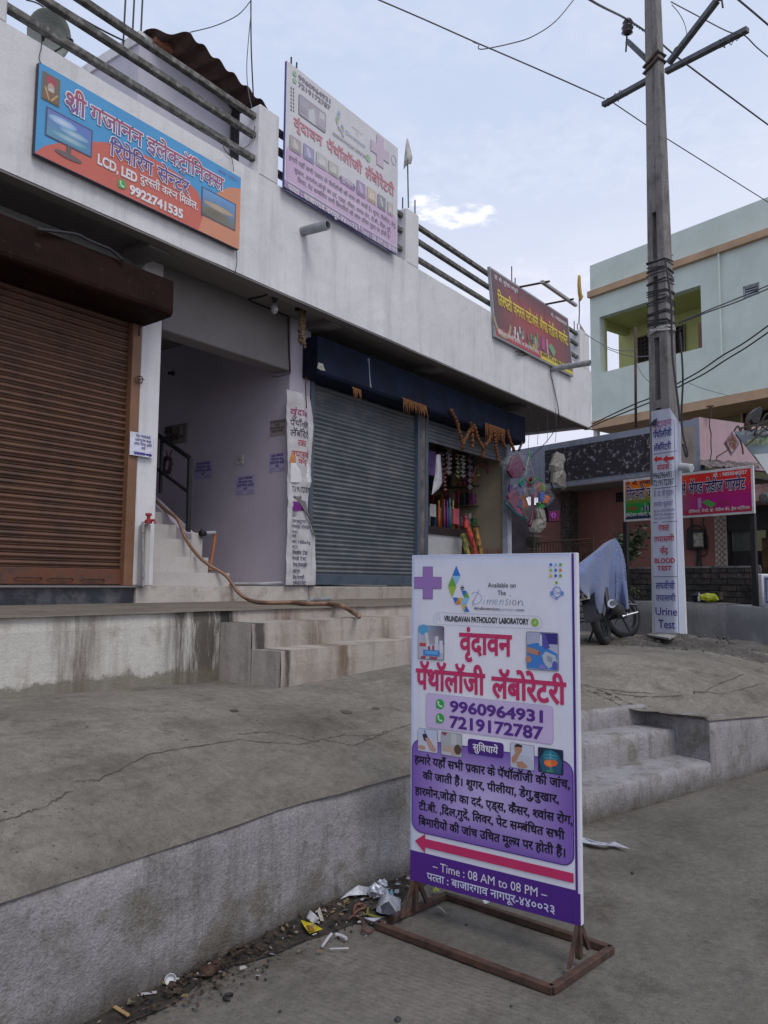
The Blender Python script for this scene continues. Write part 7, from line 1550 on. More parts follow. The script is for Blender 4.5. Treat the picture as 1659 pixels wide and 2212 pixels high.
for i, P in enumerate((((360, 450), (400, 400), (420, 445), (440, 420)), ((470, 370), (520, 330), (560, 290)), ((470, 590), (560, 520), (640, 440), (700, 400)), ((420, 420), (540, 400), (620, 380), (700, 350)), ((450, 670), (440, 600), (420, 540), (380, 480)), ((520, 450), (600, 400), (660, 300), (700, 280)), ((560, 470), (640, 500), (700, 470)), ((600, 380), (650, 420), (700, 440)), ((540, 350), (580, 420), (560, 480), (590, 560)), ((610, 440), (660, 380), (700, 330)))):
    m = MB(); m.tube(smoothp([aD(*cS(*p), 7.15+.04*i) for p in P], 4), .008, 5); m.build('twig', simple('grey bark', (.05, .045, .04), .9), dt)
wire('thin_pole', [R(cU, 605, 1368, 4.3), R(cU, 601, 565, 4.3)], .028, 'thin dark iron pole rising behind the mouldy parapet', 'rust', cat='pole')
# ================================================================= electric pole
PB = aZ(1447, 1391, .81); DP = (PB-CAM).dot(CF); PB.z = .70
pa = math.radians(160.9); n1 = V((math.cos(pa), math.sin(pa), 0)); n2 = V((math.cos(pa+math.pi/2), math.sin(pa+math.pi/2), 0))
PW = R  # keep name
pole = thing('electric_pole', PB, 'tall slotted concrete electric pole with a white painted foot and cross arms', 'electric pole')
pixd = 1700/DP
def pz(y): # height of pixel row y at the pole
    d = ray(1440, y); return CAM.z+d.z*((PB-CAM).to_2d().length/d.to_2d().length)
zt_p = pz(-160)
def pw(z): t = (z-.8)/(8.5-.8); return (.352-.165*t, .205-.085*t)       # wide face, narrow face
lean = lambda z: n2*(.0)+V((0, 0, 0))
axis0 = PB.copy(); 
def pole_pt(a, b, z): # a along n2 (image right), b along n1 (towards camera)
    w, d = pw(z); c = axis0; k = -(z-.8)*.0035
    return V((c.x, c.y, 0))+n2*(a*w/2+k)+n1*(b*d/2)+V((0, 0, z))
def psec(a0, a1, z0, z1, mat, name='shaft', b0=-1, b1=1, bev=0, nsub=1):
    m = MB(); 
    for i in range(nsub):
        za, zb_ = z0+(z1-z0)*i/nsub, z0+(z1-z0)*(i+1)/nsub
        m.hexa([pole_pt(a0, b1, za), pole_pt(a1, b1, za), pole_pt(a1, b0, za), pole_pt(a0, b0, za)], [pole_pt(a0, b1, zb_), pole_pt(a1, b1, zb_), pole_pt(a1, b0, zb_), pole_pt(a0, b0, zb_)])
    return m
M['psc'] = plaster('pole concrete', (.235, .225, .215), (.06, .053, .045), .85, .95, bmp=.6, sc=2.5, grain=.3)
M['polewhite'] = plaster('pole whitewash', (.62, .61, .60), (.3, .25, .2), .35, .4, bmp=.3, sc=2)
zw = pz(cV(1000, 345)[1])
# slot bands from the photograph rows
def rowz(c, y): return pz(c(0, y)[1])
slots = [(rowz(cV, 1575), rowz(cV, 1600)-.5)]
sl = [(rowz(cU, 1150), rowz(cU, 650)), (rowz(cU, 580), rowz(cU, 160)), (rowz(cP, 1900), rowz(cP, 1370)), (rowz(cU, 1700), rowz(cU, 1215))]
sl = sorted([(rowz(cU, 1150), rowz(cU, 650)), (rowz(cU, 580), rowz(cU, 160)), (rowz(cU, 30), rowz(cP, 1370)), (rowz(cV, 600), rowz(cU, 1215)), (.85, 1.05), (1.3, 1.75), (1.95, 2.4)])
SA, SB_ = -.42, .12
def column(a0, a1, z0, z1, mat, nm):
    m = MB(); k = max(1, int((z1-z0)/.5)); grid = []
    for i in range(k+1):
        z = z0+(z1-z0)*i/k; grid += [pole_pt(a0, 1, z), pole_pt(a1, 1, z), pole_pt(a1, -1, z), pole_pt(a0, -1, z)]
    fs = [(0, 3, 2, 1), (4*k, 4*k+1, 4*k+2, 4*k+3)]+[(4*i+j, 4*i+(j+1) % 4, 4*i+4+(j+1) % 4, 4*i+4+j) for i in range(k) for j in range(4)]
    m.add(grid, fs); return m.build(nm, mat, pole, bev=.008)
for z0, z1, mat in ((PB.z, zw, M['polewhite']), (zw, zt_p, M['psc'])):
    column(-1, SA, z0, z1, mat, 'side_rail'); column(SB_, 1, z0, z1, mat, 'side_rail')
prev = PB.z
for a, b in sl+[(zt_p, zt_p)]:
    a = max(a, prev); 
    if a > prev+.02:
        m = psec(SA-.004, SB_+.004, prev, a, None, b0=-.92, b1=.92); m.build('web', M['psc'] if prev > zw-.3 else M['polewhite'], pole)
    prev = b
# collar and arms
pc_ = lambda c, x, y: aP(*c(x, y), axis0, EN)
zc = pz(cP(0, 400)[1])
m = MB()
for dz in (-.035, .05): 
    ring_ = [pole_pt(s*1.12, t_*1.15, zc+dz+.05*s) for s, t_ in ((-1, 1), (1, 1), (1, -1), (-1, -1))]; m.tube(ring_, .022, 6, closed=True)
m.build('collar', M['rust'], pole)
M['armgal'] = simple('weathered galvanised arm', (.10, .105, .115), .55, metal=.3, var=.3, scale=12)
arms = {'a': ((1045, 372), (1330, 2)), 'b': ((1035, 445), (1528, 190)), 'c': ((920, 498), (590, 680)), 'd': ((920, 430), (752, 270))}
AE = {}
for k, (p, q) in arms.items():
    a, b = pc_(cP, *p), pc_(cP, *q); AE[k] = b; m = MB(); m.bar(a-(b-a).normalized()*.08, b, .075, .06); m.build('cross_arm', M['armgal'], pole, bev=.004)
for k, base in (('d', (738, 300)),):
    ins = sub('insulator', pc_(cP, *base), pole); p = pc_(cP, 738, 335); q = pc_(cP, 745, 225); m = MB(); m.tube([p, q], .012, 6); m.build('pin', M['rust'], ins)
    t_ = pc_(cP, 752, 125); H_ = (t_-q).length; ax = (t_-q).normalized(); m = MB()
    m.lathe([(.03, 0), (.075, .02*H_/.16), (.06, H_*.28), (.035, H_*.34), (.078, H_*.42), (.06, H_*.62), (.035, H_*.68), (.07, H_*.76), (.045, H_*.98), (0, H_*1.04)], q, ax, 14); m.build('ceramic', simple('brown ceramic insulator', (.05, .04, .05), .25), ins, smooth=True)
m = MB(); m.tube([AE['a'], AE['a']+V((.0, -.05, -.02)), AE['a']+V((0, -.06, -.12))], .012, 6); m.build('pin', M['rust'], pole)
for k in ('b', 'c'):
    m = MB(); e = AE[k]; d = (e-pole_pt(0, 0, e.z)).normalized()
    m.tube([e-d*(.35-.012*i)+V((.05*math.sin(i*1.3), .045*math.cos(i*1.3), .045*math.sin(i*2.1))) for i in range(26)], .006, 4); m.build('tie_wire', M['alwire'], pole)
# tight bands of old wire round the pole
m = MB(); P = []
z0h, z1h = rowz(cU, 585), rowz(cU, 0); nt_ = 24
for i in range(nt_*8):
    t = i/(nt_*8); a = i*math.pi/4; z = z0h+(z1h-z0h)*t+.035*math.sin(i*.23)+.02*math.sin(i*.7)+.012*math.sin(a); s = 1.06; ca, sa_ = math.cos(a), math.sin(a); mx_ = max(abs(ca), abs(sa_)); P.append(pole_pt(ca/mx_*s, sa_/mx_*s*1.03, z))
m.tube(P, .0055, 4); m.build('wire_wrapping', M['darkwire'], pole)
m = MB(); P = [pole_pt(ca*1.2, sa_*1.2, rowz(cU, 595)+.03*math.sin(i*1.1)) for i, (ca, sa_) in enumerate([(math.cos(q*.7)*1.1, math.sin(q*.7)*1.1) for q in range(30)])]; m.tube(P, .011, 5); m.build('white_lashing', simple('white cord', (.42, .42, .40), .8), pole)
def polec(P, r, name='cable', b=1.25, par=pole): 
    q = [aP(*c(x, y), axis0+n1*.14, n1) for c, x, y in P]; m = MB(); m.tube(smoothp(q, 4), r, 6); m.build(name, M['darkwire'], par)
polec([(cU, 838, 30), (cU, 865, 200), (cU, 888, 400), (cU, 890, 600), (cU, 898, 800), (cU, 920, 1000), (cU, 940, 1150), (cU, 955, 1300)], .013)
q = [aP(*c(x, y), axis0+n1*.02, n1) for c, x, y in [(cU, 955, 610), (cU, 972, 800), (cU, 980, 1000), (cU, 970, 1250), (cU, 980, 1420), (cU, 1015, 1560), (cU, 1005, 1600), (cU, 980, 1500)]]
m = MB(); m.tube(smoothp(q, 4), .012, 6); m.build('cable', M['darkwire'], pole)
q = [aP(*c(x, y), axis0+n1*.02, n1) for c, x, y in [(cU, 945, 540), (cU, 965, 525), (cU, 975, 545), (cU, 960, 580), (cU, 948, 600)]]; m = MB(); m.tube(smoothp(q, 4), .009, 5); m.build('cable', M['darkwire'], pole)
# banner down the pole
bt_ = thing('pole_banner', pole_pt(0, 1.2, 1.0), 'long white blood and urine test banner tied down the front of the electric pole', 'banner')
zbt, ztp = rowz(cV, 1487), rowz(cU, 1240)
wB_ = pw(1.2)[0]; o_ = pole_pt(-1.02, 1.0, 1.0)+n1*.02; B7 = Board((o_.x, o_.y, zbt), n2, EZ, bt_, step=.0013, mat=PMD)
hB = ztp-zbt
B7.disp = lambda u, v: .006*nz(u*9, v*2.2)+(.03*max(0, v-hB+.35)*math.sin(u*12))
uR = uv(B7, *cV(988, 900))[0]; uLft = uv(B7, *cV(782, 900))[0]
m = MB()
def bnl(u, v):
    vv = hB*v; l = uv(B7, *cV(775 if v > .5 else 788, 300 if v > .5 else 1300))[0]; rgt = uR if v < .93 else uR-.10*(v-.93)/.07
    uu = l+(rgt-l)*u; p = B7.P(uu, vv, 0)
    if uu > wB_*1.02: p = p-n1*(uu-wB_*1.02)*1.6-n2*(uu-wB_*1.02)*.6
    return p
m.grid(bnl, 14, 50, (.43, .46, .56)); B7.done(m, 'cloth', smooth=True); B7.k = 3
def bb(s, x0, x1, yb, yt, col, bold=.015, c=None): ptxt(B7, 'lettering', s, c or cV, (x0, yb), (x1, yb), yt, col, bold)
NB = (.05, .045, .22); RB = (.42, .04, .05)
bb('वृंदावन', 742, 892, 1378, 1328, (.36, .16, .32), .02, cU); bb('पॅथॉलॉजी', 744, 892, 1456, 1408, NB, .02, cU); bb('लॅबॉरेटरी', 783, 917, 86, 44, NB, .02)
bb('संपर्क :', 808, 925, 236, 196, RB); bb('9960964931', 778, 936, 300, 256, BLK, .006); bb('7219172787', 779, 938, 357, 312, BLK, .006)
GY = (.16, .15, .30)
bb('डॉ. प्रा. श्री वृंदावन', 781, 938, 436, 398, GY, .0); bb('नामदेव कुतरवटे', 782, 932, 515, 482, GY, .0)
bb('Reg. No. D/MLT/04452003', 783, 943, 556, 536, GY, .005); bb('D.M.L.T. MSc. Biotechnology', 783, 943, 584, 566, GY, .005); bb('Time : 7.30 am to 6.30 pm', 784, 940, 612, 594, GY, .005)
bb('रक्त', 820, 902, 697, 655, RB, .018); bb('तपासणी', 786, 942, 783, 745, RB, .018); bb('केंद्र', 830, 895, 872, 832, RB, .018); bb('BLOOD', 790, 946, 945, 910, RB, .03); bb('TEST', 808, 922, 1000, 968, RB, .03)
bb('लघवीची', 798, 946, 1143, 1098, NB, .015); bb('तपासणी', 800, 952, 1233, 1192, NB, .015); bb('Urine', 797, 963, 1342, 1284, NB, .01); bb('Test', 819, 946, 1442, 1380, NB, .01)
m = MB()
for y in (110, 375, 635, 1050): a = uv(B7, *cV(780, y)); b = uv(B7, *cV(965, y-6)); B7.line(m, [(a[0], a[1]), (b[0], a[1])], .006, (.04, .05, .12), k=3)
a = uv(B7, *cV(962, 900))[0]; B7.line(m, [(a, .02), (a, hB-.15)], .006, (.04, .05, .12), k=3.4); B7.line(m, [(uv(B7, *cV(793, 900))[0], .01), (a, .01)], .006, (.04, .05, .12), k=3.7)
B7.done(m, 'ruled_line')
for x0, x1, hx_ in ((783, 845, 808), (848, 938, 888)):
    a0 = uv(B7, *cV(x0, 150)); a1 = uv(B7, *cV(x1, 150))[0]; hh_ = uv(B7, *cV(hx_, 150))[0]; v = a0[1]; m = MB(); B7.poly(m, [(a0[0], v), (hh_, v-.045), (hh_, v+.045)], (.5, .03, .03)); B7.rect(m, hh_, a1, v-.018, v+.018, (.5, .03, .03)); B7.done(m, 'arrow_mark')
m = MB(); q = [aP(*cU(*p), axis0+n1*.16, n1) for p in ((705, 1358), (745, 1310), (770, 1295), (765, 1345))]; m.prism(q, n1*-.01); m.build('torn_corner', simple('dark banner underside', (.03, .03, .05), .8), bt_)
# overhead lines
def ohl(pts, r, label, mat='alwire', cat='wire', group=None):
    P = [aD(*c(x, y), d) for c, x, y, d in pts]; m = MB(); m.tube(smoothp(P, 6), r, 5); return m.build('overhead_wire', M[mat], smooth=True, label=label, cat=cat, group=group)
ins_d = (pc_(cP, 755, 128)-CAM).dot(CF)
ohl([(cP, 400, -70, 8.2), (cP, 560, 30, 8.7), (cP, 755, 130, ins_d), (cP, 930, 250, ins_d+.6), (cP, 1130, 415, ins_d+1.6), (cP, 1700, 838, ins_d+3.6)], .014, 'thick overhead conductor tied to the brown pin insulator')
m = MB(); m.tube([aD(*cP(680+4*i, 88+2.6*i+4*math.sin(i*1.4)), ins_d-.02+.03*math.cos(i*1.4)) for i in range(58)], .008, 4); m.build('tie_wire', M['alwire'], pole)
dc_ = (AE['c']-CAM).dot(CF)
ohl([(cF, 780, -8, 9), (cF, 1100, 130, 9.2), (cF, 1410, 268, 9.4), (cP, 0, 375, 9.5), (cP, 350, 528, 9.6), (cP, 600, 640, dc_)], .009, 'thin sagging wire crossing the sky to the lower left cross arm')
ohl([(cP, 640, 655, dc_), (cP, 915, 840, dc_+.6), (cP, 1055, 930, dc_+.9), (cP, 1700, 1335, dc_+3)], .008, 'thin wire running down right from the lower cross arm')
ohl([(cF, 1405, 270, 9.4), (cF, 1420, 278, 9.4), (cF, 1445, 288, 9.4), (cF, 1443, 316, 9.38), (cF, 1500, 314, 9.4), (cP, 0, 280, 9.5), (cP, 130, 238, 9.5), (cP, 280, 140, 9.6), (cP, 410, -15, 9.8)], .007, 'slack wire looping up from the middle of the sagging wire')
ohl([(cP, 1030, 12, 10), (cP, 1200, 102, 9.8), (cP, 1400, 205, 9.6), (cP, 1500, 225, 9.5), (cP, 1590, 310, 9.8), (cP, 1700, 400, 10.4)], .008, 'kinked wire passing the tip of the right cross arm')
ohl([(cP, 1440, -25, 8), (cP, 1560, 75, 8.2), (cP, 1700, 195, 8.5)], .011, 'straight wire in the top right corner of the sky')
ohl([(cP, 1035, 30, 9.7), (cP, 1085, 90, 9.7), (cP, 1120, 160, 9.7), (cP, 1135, 235, 9.6)], .005, 'thin wire curling down beside the pole above the cross arm')
ohl([(cP, 1040, 345, 9.5), (cP, 1060, 310, 9.5), (cP, 1100, 290, 9.5)], .006, 'short wire end sticking out at the pole collar')
ohl([(cU, 235, 1368, 11.5), (cU, 400, 1295, 11), (cU, 600, 1215, 10.4), (cU, 755, 1150, 9.9), (cU, 960, 1037, 9.5), (cU, 1150, 940, 9.3), (cU, 1320, 830, 9.1), (cU, 1500, 720, 8.9), (cU, 1750, 545, 8.6)], .009, 'lower of two black service cables crossing the green building', 'darkwire', 'cable')
ohl([(cU, 262, 1340, 11.5), (cU, 420, 1262, 11), (cU, 600, 1180, 10.4), (cU, 755, 1118, 9.9), (cU, 960, 1005, 9.5), (cU, 1120, 915, 9.3), (cU, 1290, 798, 9.1), (cU, 1480, 685, 8.9), (cU, 1750, 490, 8.6)], .009, 'upper of two black service cables crossing the green building', 'darkwire', 'cable')
ohl([(cU, 970, 522, 9.5), (cU, 1200, 425, 9.2), (cU, 1400, 345, 9), (cU, 1700, 218, 8.7)], .008, 'thin upper cable from the pole lashing to the right edge')
ohl([(cU, 972, 528, 9.5), (cU, 1200, 440, 9.2), (cU, 1400, 370, 9), (cU, 1700, 245, 8.7)], .008, 'thin lower cable from the pole lashing to the right edge')
ohl([(cU, 200, 622, 14), (cU, 330, 700, 13), (cU, 450, 750, 12), (cU, 600, 755, 11)], .006, 'thin pale cord from the far parapet post to the iron pole')
ohl([(cU, 365, 735, 13), (cU, 500, 785, 12), (cU, 620, 802, 11), (cU, 755, 795, 10)], .006, 'pale cord sagging between the iron pole and the electric pole')
ohl([(cU, 610, 860, 12), (cU, 660, 950, 11.5), (cU, 750, 1045, 11)], .005, 'thin cord dropping from the iron pole towards the electric pole')
ohl([(cU, 1030, 1015, 11), (cU, 1180, 1070, 12), (cU, 1350, 1115, 13)], .004, 'faint thin wire in front of the lower part of the green building')
lp = thing('wall_lamp', aP(*cV(1040, 215), axis0, EN), 'white tubular lamp fixed on the right side of the pole', 'lamp')
m = MB(); a = aP(*cV(985, 205), axis0+n1*.05, n1); b = aP(*cV(1075, 218), axis0+n1*.05, n1); m.tube([a, b], .05, 12); m.build('tube', simple('white lamp tube', (.42, .43, .45), .4), lp, bev=.006)
# foot of the pole: cement pad and rubble
m = MB(); q = [aP(*cV(*p), V((0, 0, .80)), V((0, 0, 1))) for p in ((725, 1566), (1010, 1560), (900, 1616))]; q2 = [q[0], q[2], q[1], q[1].lerp(q[0], .5)+V((.2, .1, 0))]
m.prism([V((p.x, p.y, apz(p.x, p.y)+.085+.01*i)) for i, p in enumerate(q2)], (0, 0, -.02)); m.build('cement_slab', simple('broken cement sheet', (.28, .27, .25), .9, var=.3, scale=20), label='thin broken cement slab lying against the foot of the pole', cat='slab')
mc = MB(); ctr = V((PB.x-.15, PB.y-.15, 0))
def mound(u, v):
    r = 1.25*v; a = 2*math.pi*u; x = ctr.x+r*math.cos(a)*(.8+.3*nz(math.cos(a)*2, math.sin(a)*2)); y = ctr.y+r*math.sin(a)*1.1*(1+.25*nz(math.cos(a)*2+5, math.sin(a)*2)); h = .10*max(0, 1-v)**1.1*(1+1.0*nz(x*4, y*4)); return V((x, y, apz(x, y)+h-.012+.02*nz(x*11, y*11)+.01*nz(x*30, y*30)))
mc.grid(mound, 90, 36); mc.build('rubble_mound', concrete('crumbled cement mound', (.10, .093, .082), (.15, .14, .125), (.045, .04, .035), (.2, .19, .17), scale=3), kind='structure')
mr = MB(); R_ = random.Random(11)
for i in range(700):
    a = R_.uniform(0, 6.283); r = abs(R_.gauss(0, .55)); x = ctr.x+r*math.cos(a)*.8-.1; y = ctr.y+r*math.sin(a)*1.0; s = R_.uniform(.004, .014)*(1.7 if R_.random() < .08 else 1); mr.blob((x, y, apz(x, y)+.06*max(0, 1-r/1.25)**1.2+s*.3), s, 5, .3, (1, 1, .7), rnd=R_)
for i in range(60): x, y = ctr.x+.2+R_.gauss(0, .1), ctr.y-.25+R_.gauss(0, .12); s = R_.uniform(.010, .024); mr.blob((x, y, apz(x, y)+.04+R_.uniform(0, .05)), s, 6, .3, (1, 1, .8), rnd=R_)
mr.build('rubble', simple('cement rubble', (.11, .103, .093), .95, var=.4, scale=30), kind='stuff', label='loose grey rubble heaped round the foot of the electric pole', cat='rubble')
# ================================================================= motorcycle under a sheet
rc = V((*apt(1309, 1393), 0)); fc = V((*apt(1357, 1376), 0)); rc.z = apz(rc.x, rc.y); 
hd = math.radians(8); hv = V((math.cos(hd), math.sin(hd), 0)); fc = rc+hv*1.27; fc.z = apz(fc.x, fc.y)
MX = Matrix.Translation(rc) @ Matrix.Rotation(hd, 4, 'Z') @ Matrix.Rotation(math.radians(-14), 4, 'X')
bike = thing('motorcycle', rc, 'dark motorcycle parked under a blue flowered sheet beside the pole', 'motorcycle')
RUB = simple('tyre rubber', (.018, .018, .02), .8, bmp=.3, bscale=40); ALU = simple('alloy wheel', (.14, .145, .15), .35, metal=.7); CHR = simple('chrome', (.5, .5, .5), .15, metal=1); BLKP = simple('black bike paint', (.015, .016, .022), .3); SIL = simple('silver silencer', (.20, .20, .21), .3, metal=.8)
def wheel(x, r=.30, w=.045):
    wl = sub('wheel', MX @ V((x, 0, 0)), bike); m = MB(MX); N_ = 32; prof = [(-.7, .80), (-1, .88), (-.85, .965), (-.4, 1), (.4, 1), (.85, .965), (1, .88), (.7, .80)]
    vs = [(x+r*q*math.cos(t*2*math.pi/N_)*(1.008 if t % 2 and abs(p) < .9 else 1), w*p, r+r*q*math.sin(t*2*math.pi/N_)*(1.008 if t % 2 and abs(p) < .9 else 1)) for t in range(N_) for p, q in prof]; K = len(prof)
    m.add(vs, [(t*K+i, ((t+1) % N_)*K+i, ((t+1) % N_)*K+(i+1) % K, t*K+(i+1) % K) for t in range(N_) for i in range(K)]); m.build('tyre', RUB, wl, smooth=True)
    m = MB(MX); vs = [(x+r*q*math.cos(t*2*math.pi/N_), p, r+r*q*math.sin(t*2*math.pi/N_)) for t in range(N_) for p, q in ((-.03, .80), (-.03, .74), (.03, .74), (.03, .80))]
    m.add(vs, [(t*4+i, ((t+1) % N_)*4+i, ((t+1) % N_)*4+(i+1) % 4, t*4+(i+1) % 4) for t in range(N_) for i in range(4)]); m.build('rim', ALU, wl)
    for k in range(5):
        a = k*1.2566; m = MB(MX); m.bar((x, 0, r), (x+r*.76*math.cos(a), 0, r+r*.76*math.sin(a)), .03, .025, up=(0, 1, 0)); m.build('spoke', ALU, wl)
    m = MB(MX); m.lathe([(.05, -.05), (.05, .05), (0, .051)], (x, 0, r), (0, 1, 0), 12); m.build('hub', ALU, wl)
wheel(0); MX0 = MX; MX = MX @ Matrix.Translation((1.27, 0, 0)) @ Matrix.Rotation(math.radians(-34), 4, 'Z') @ Matrix.Translation((-1.27, 0, 0)); wheel(1.27, .295, .036); MX = MX0
def bp(name, mat, fn, **kw): m = MB(MX); fn(m); return m.build(name, mat, bike, **kw)
bp('swing_arm', BLKP, lambda m: [m.bar((0, s*.09, .30), (.48, s*.09, .34), .03, .05) for s in (-1,)]); bp('swing_arm', BLKP, lambda m: m.bar((0, .09, .30), (.48, .09, .34), .03, .05))
for s in (-1, 1): bp('shock_absorber', BLKP, lambda m: m.tube([(.05, s*.11, .33), (.16, s*.12, .62)], .028, 8))
bp('rear_mudguard', BLKP, lambda m: m.grid(lambda u, v: V((.34*math.cos(math.radians(60+125*u))*1.0, (v-.5)*.15, .30+.355*math.sin(math.radians(60+125*u))+.0)), 14, 4), smooth=True)
bp('tail', BLKP, lambda m: m.hexa([(-.28, -.08, .68), (.1, -.1, .62), (.1, .1, .62), (-.28, .08, .68)], [(-.32, -.06, .78), (.1, -.11, .80), (.1, .11, .80), (-.32, .06, .78)]), bev=.015)
bp('tail_light', simple('red tail lens', (.25, .01, .01), .2), lambda m: m.box(-.335, -.29, -.06, .06, .70, .765), bev=.006)
bp('seat', simple('seat vinyl', (.02, .02, .02), .6), lambda m: m.hexa([(-.22, -.11, .78), (.55, -.12, .74), (.55, .12, .74), (-.22, .11, .78)], [(-.2, -.1, .85), (.55, -.1, .80), (.55, .1, .80), (-.2, .1, .85)]), bev=.02)
bp('fuel_tank', BLKP, lambda m: m.blob((.78, 0, .84), .2, 12, .0, (1.4, .75, .65)), smooth=True)
bp('engine', simple('engine black', (.03, .03, .032), .5, metal=.3), lambda m: m.box(.45, .85, -.14, .14, .26, .6), bev=.03)
bp('headlamp', BLKP, lambda m: m.blob((1.16, 0, .88), .12, 10, .0, (1, 1, 1.1)), smooth=True)
for s in (-1, 1): bp('fork', SIL, lambda m: m.tube([(1.27, s*.08, .30), (1.10, s*.08, .86)], .022, 8))
bp('handlebar', CHR, lambda m: m.tube([(.95, .26, .98), (1.02, .16, 1.0), (1.06, 0, .96), (1.02, -.16, 1.0), (.95, -.24, .98)], .013, 8))
bp('front_mudguard', BLKP, lambda m: m.grid(lambda u, v: V((1.27+.33*math.cos(math.radians(40+110*u)), (v-.5)*.12, .295+.33*math.sin(math.radians(40+110*u)))), 12, 3), smooth=True)
bp('silencer', SIL, lambda m: m.lathe([(.0, .01), (.035, .0), (.046, .01), (.056, .03), (.058, .1), (.055, .38), (.03, .5), (.02, .62)], (-.12, -.21, .42), V((1, .03, -.2)).normalized(), 16), smooth=True)
bp('silencer_ring', CHR, lambda m: m.lathe([(.028, -.004), (.05, -.006), (.05, .012), (.028, .01)], (-.125, -.21, .422), V((1, .03, -.2)).normalized(), 16))
bp('leg_guard', CHR, lambda m: m.tube([(.85, -.12, .42), (.78, -.30, .36), (.70, -.30, .28), (.55, -.14, .27)], .014, 8)); bp('foot_rest', BLKP, lambda m: m.tube([(.42, -.12, .33), (.42, -.28, .32)], .018, 8))
bp('saree_guard', BLKP, lambda m: [m.tube([(-.1, .2, .62-.07*i), (.3, .2, .62-.07*i)], .008, 5) for i in range(5)]+[m.tube([(-.1, .2, .62), (-.12, .2, .30), (.3, .2, .30), (.3, .2, .62)], .01, 5)], kind='stuff')
bp('side_stand', BLKP, lambda m: m.tube([(.45, .12, .30), (.40, .30, .035)], .014, 6))
pl = sub('number_plate', MX @ V((-.36, 0, .6)), bike)
B8 = Board(MX @ V((-.345, .15, .52)), (MX.to_3x3() @ V((0, -1, 0))), (MX.to_3x3() @ V((.12, 0, 1))), pl, step=.0012); m = MB(); m.prism([B8.P(0, 0, 0), B8.P(.19, 0, 0), B8.P(.19, .14, 0), B8.P(0, .14, 0)], B8.n*-.004); m.build('plate', simple('plate white', (.45, .45, .43), .5), pl)
m = MB(); B8.text(m, '°MH', .02, .078, .15, .075, BLK, bold=.05, k=2); B8.text(m, 'CX 4', .025, .014, .14, .075, BLK, bold=.05, k=2); m.build('lettering', PM, pl)
# the sheet thrown over it
ridge = [(250, 640), (330, 590), (430, 515), (540, 440), (640, 370), (740, 300), (820, 240), (885, 185), (935, 160), (985, 215), (1030, 320), (1065, 440), (1085, 570)]
hem = [(250, 910), (330, 900), (420, 925), (500, 1000), (560, 1075), (650, 1170), (738, 1365), (808, 1270), (935, 1110), (960, 1080), (1035, 1180), (1100, 1300), (1135, 1190)]
dr = (rc-CAM).dot(CF); df = ((MX @ V((1.0, 0, 1)))-CAM).dot(CF)
dps = [dr-.50+(df-dr+.05)*min(1, i/8) for i in range(13)]
mid_y = [(.5, .5)]*13
def sheet_pt(u, v, o=0.):
    x = u*12; i = min(int(x), 11); f = x-i; f = f*f*(3-2*f) if False else f
    rx = ridge[i][0]+(ridge[i+1][0]-ridge[i][0])*f; ry = ridge[i][1]+(ridge[i+1][1]-ridge[i][1])*f
    hx_ = hem[i][0]+(hem[i+1][0]-hem[i][0])*f; hy_ = hem[i][1]+(hem[i+1][1]-hem[i][1])*f
    d = dps[i]+(dps[min(12, i+1)]-dps[i])*f
    px = rx+(hx_-rx)*v; py = ry+(hy_-ry)*v
    bul = .22*math.sin(min(1, v*1.15)*math.pi*.62)+.045*math.sin(u*26+v*2.2+1.5*math.sin(v*3))*v+.05*nz(u*5, v*2, 1.4)
    return aD(*cW(px, py), d-bul-o)
SH = MB(); SH.grid(lambda u, v: sheet_pt(u, v), 96, 40)
ms, t, b = newmat('blue cotton sheet'); c_ = mixc(t, rmp(t, noise(t, 5, 4), .3, .7), (.075, .105, .225), (.105, .145, .285)); t.links.new(c_, b.inputs['Base Color']); b.inputs['Roughness'].default_value = .85; b.inputs['Sheen Weight'].default_value = .3; bump(t, b, noise(t, 20, 4), .35, .02)
o = None
cv = thing('cloth_cover', rc+V((0, 0, .5)), 'blue flower printed sheet draped over the parked motorcycle', 'cloth cover')
o = SH.build('cloth', ms, cv, smooth=True); s_ = o.modifiers.new('s', 'SOLIDIFY'); s_.thickness = .004; s_.offset = -1
def back_sheet(u, v): 
    p = sheet_pt(u, 0); q = MX @ V((-.2+1.2*u, .34, .55)); return p.lerp(V((q.x, q.y, p.z*(1-v)+q.z*v)), v)
m = MB(); m.grid(back_sheet, 30, 10); m.build('far_side', ms, cv, smooth=True)
m = MB(); R_ = random.Random(4)
for i in range(15):
    for j in range(9):
        u = (i+.5+R_.uniform(-.22, .22)+.5*(j % 2))/15.5; v = (j+.5+R_.uniform(-.2, .2))/9
        if not (.02 < u < .98 and .03 < v < .97): continue
        p = sheet_pt(u, v, .014); du = (sheet_pt(u+.01, v, .006)-p).normalized(); dv = sheet_pt(u, v+.01, .006)-p; dv = (dv-du*dv.dot(du)).normalized(); r = .015
        for k in range(5):
            a = k*1.2566+R_.uniform(-.2, .2); c0_ = p+(du*math.cos(a)+dv*math.sin(a))*r; t1 = (du*math.cos(a)+dv*math.sin(a)); t2 = (dv*math.cos(a)-du*math.sin(a))
            m.add([c0_-t1*.007, c0_+t2*.005, c0_+t1*.007, c0_-t2*.005], [(0, 1, 2, 3)])
m.build('flower_print', simple('pale print', (.55, .60, .72), .9), cv, kind='stuff')
hemP = [sheet_pt(.93, 1), sheet_pt(.965, 1), sheet_pt(1, 1), sheet_pt(1, .75), sheet_pt(1, .6)]
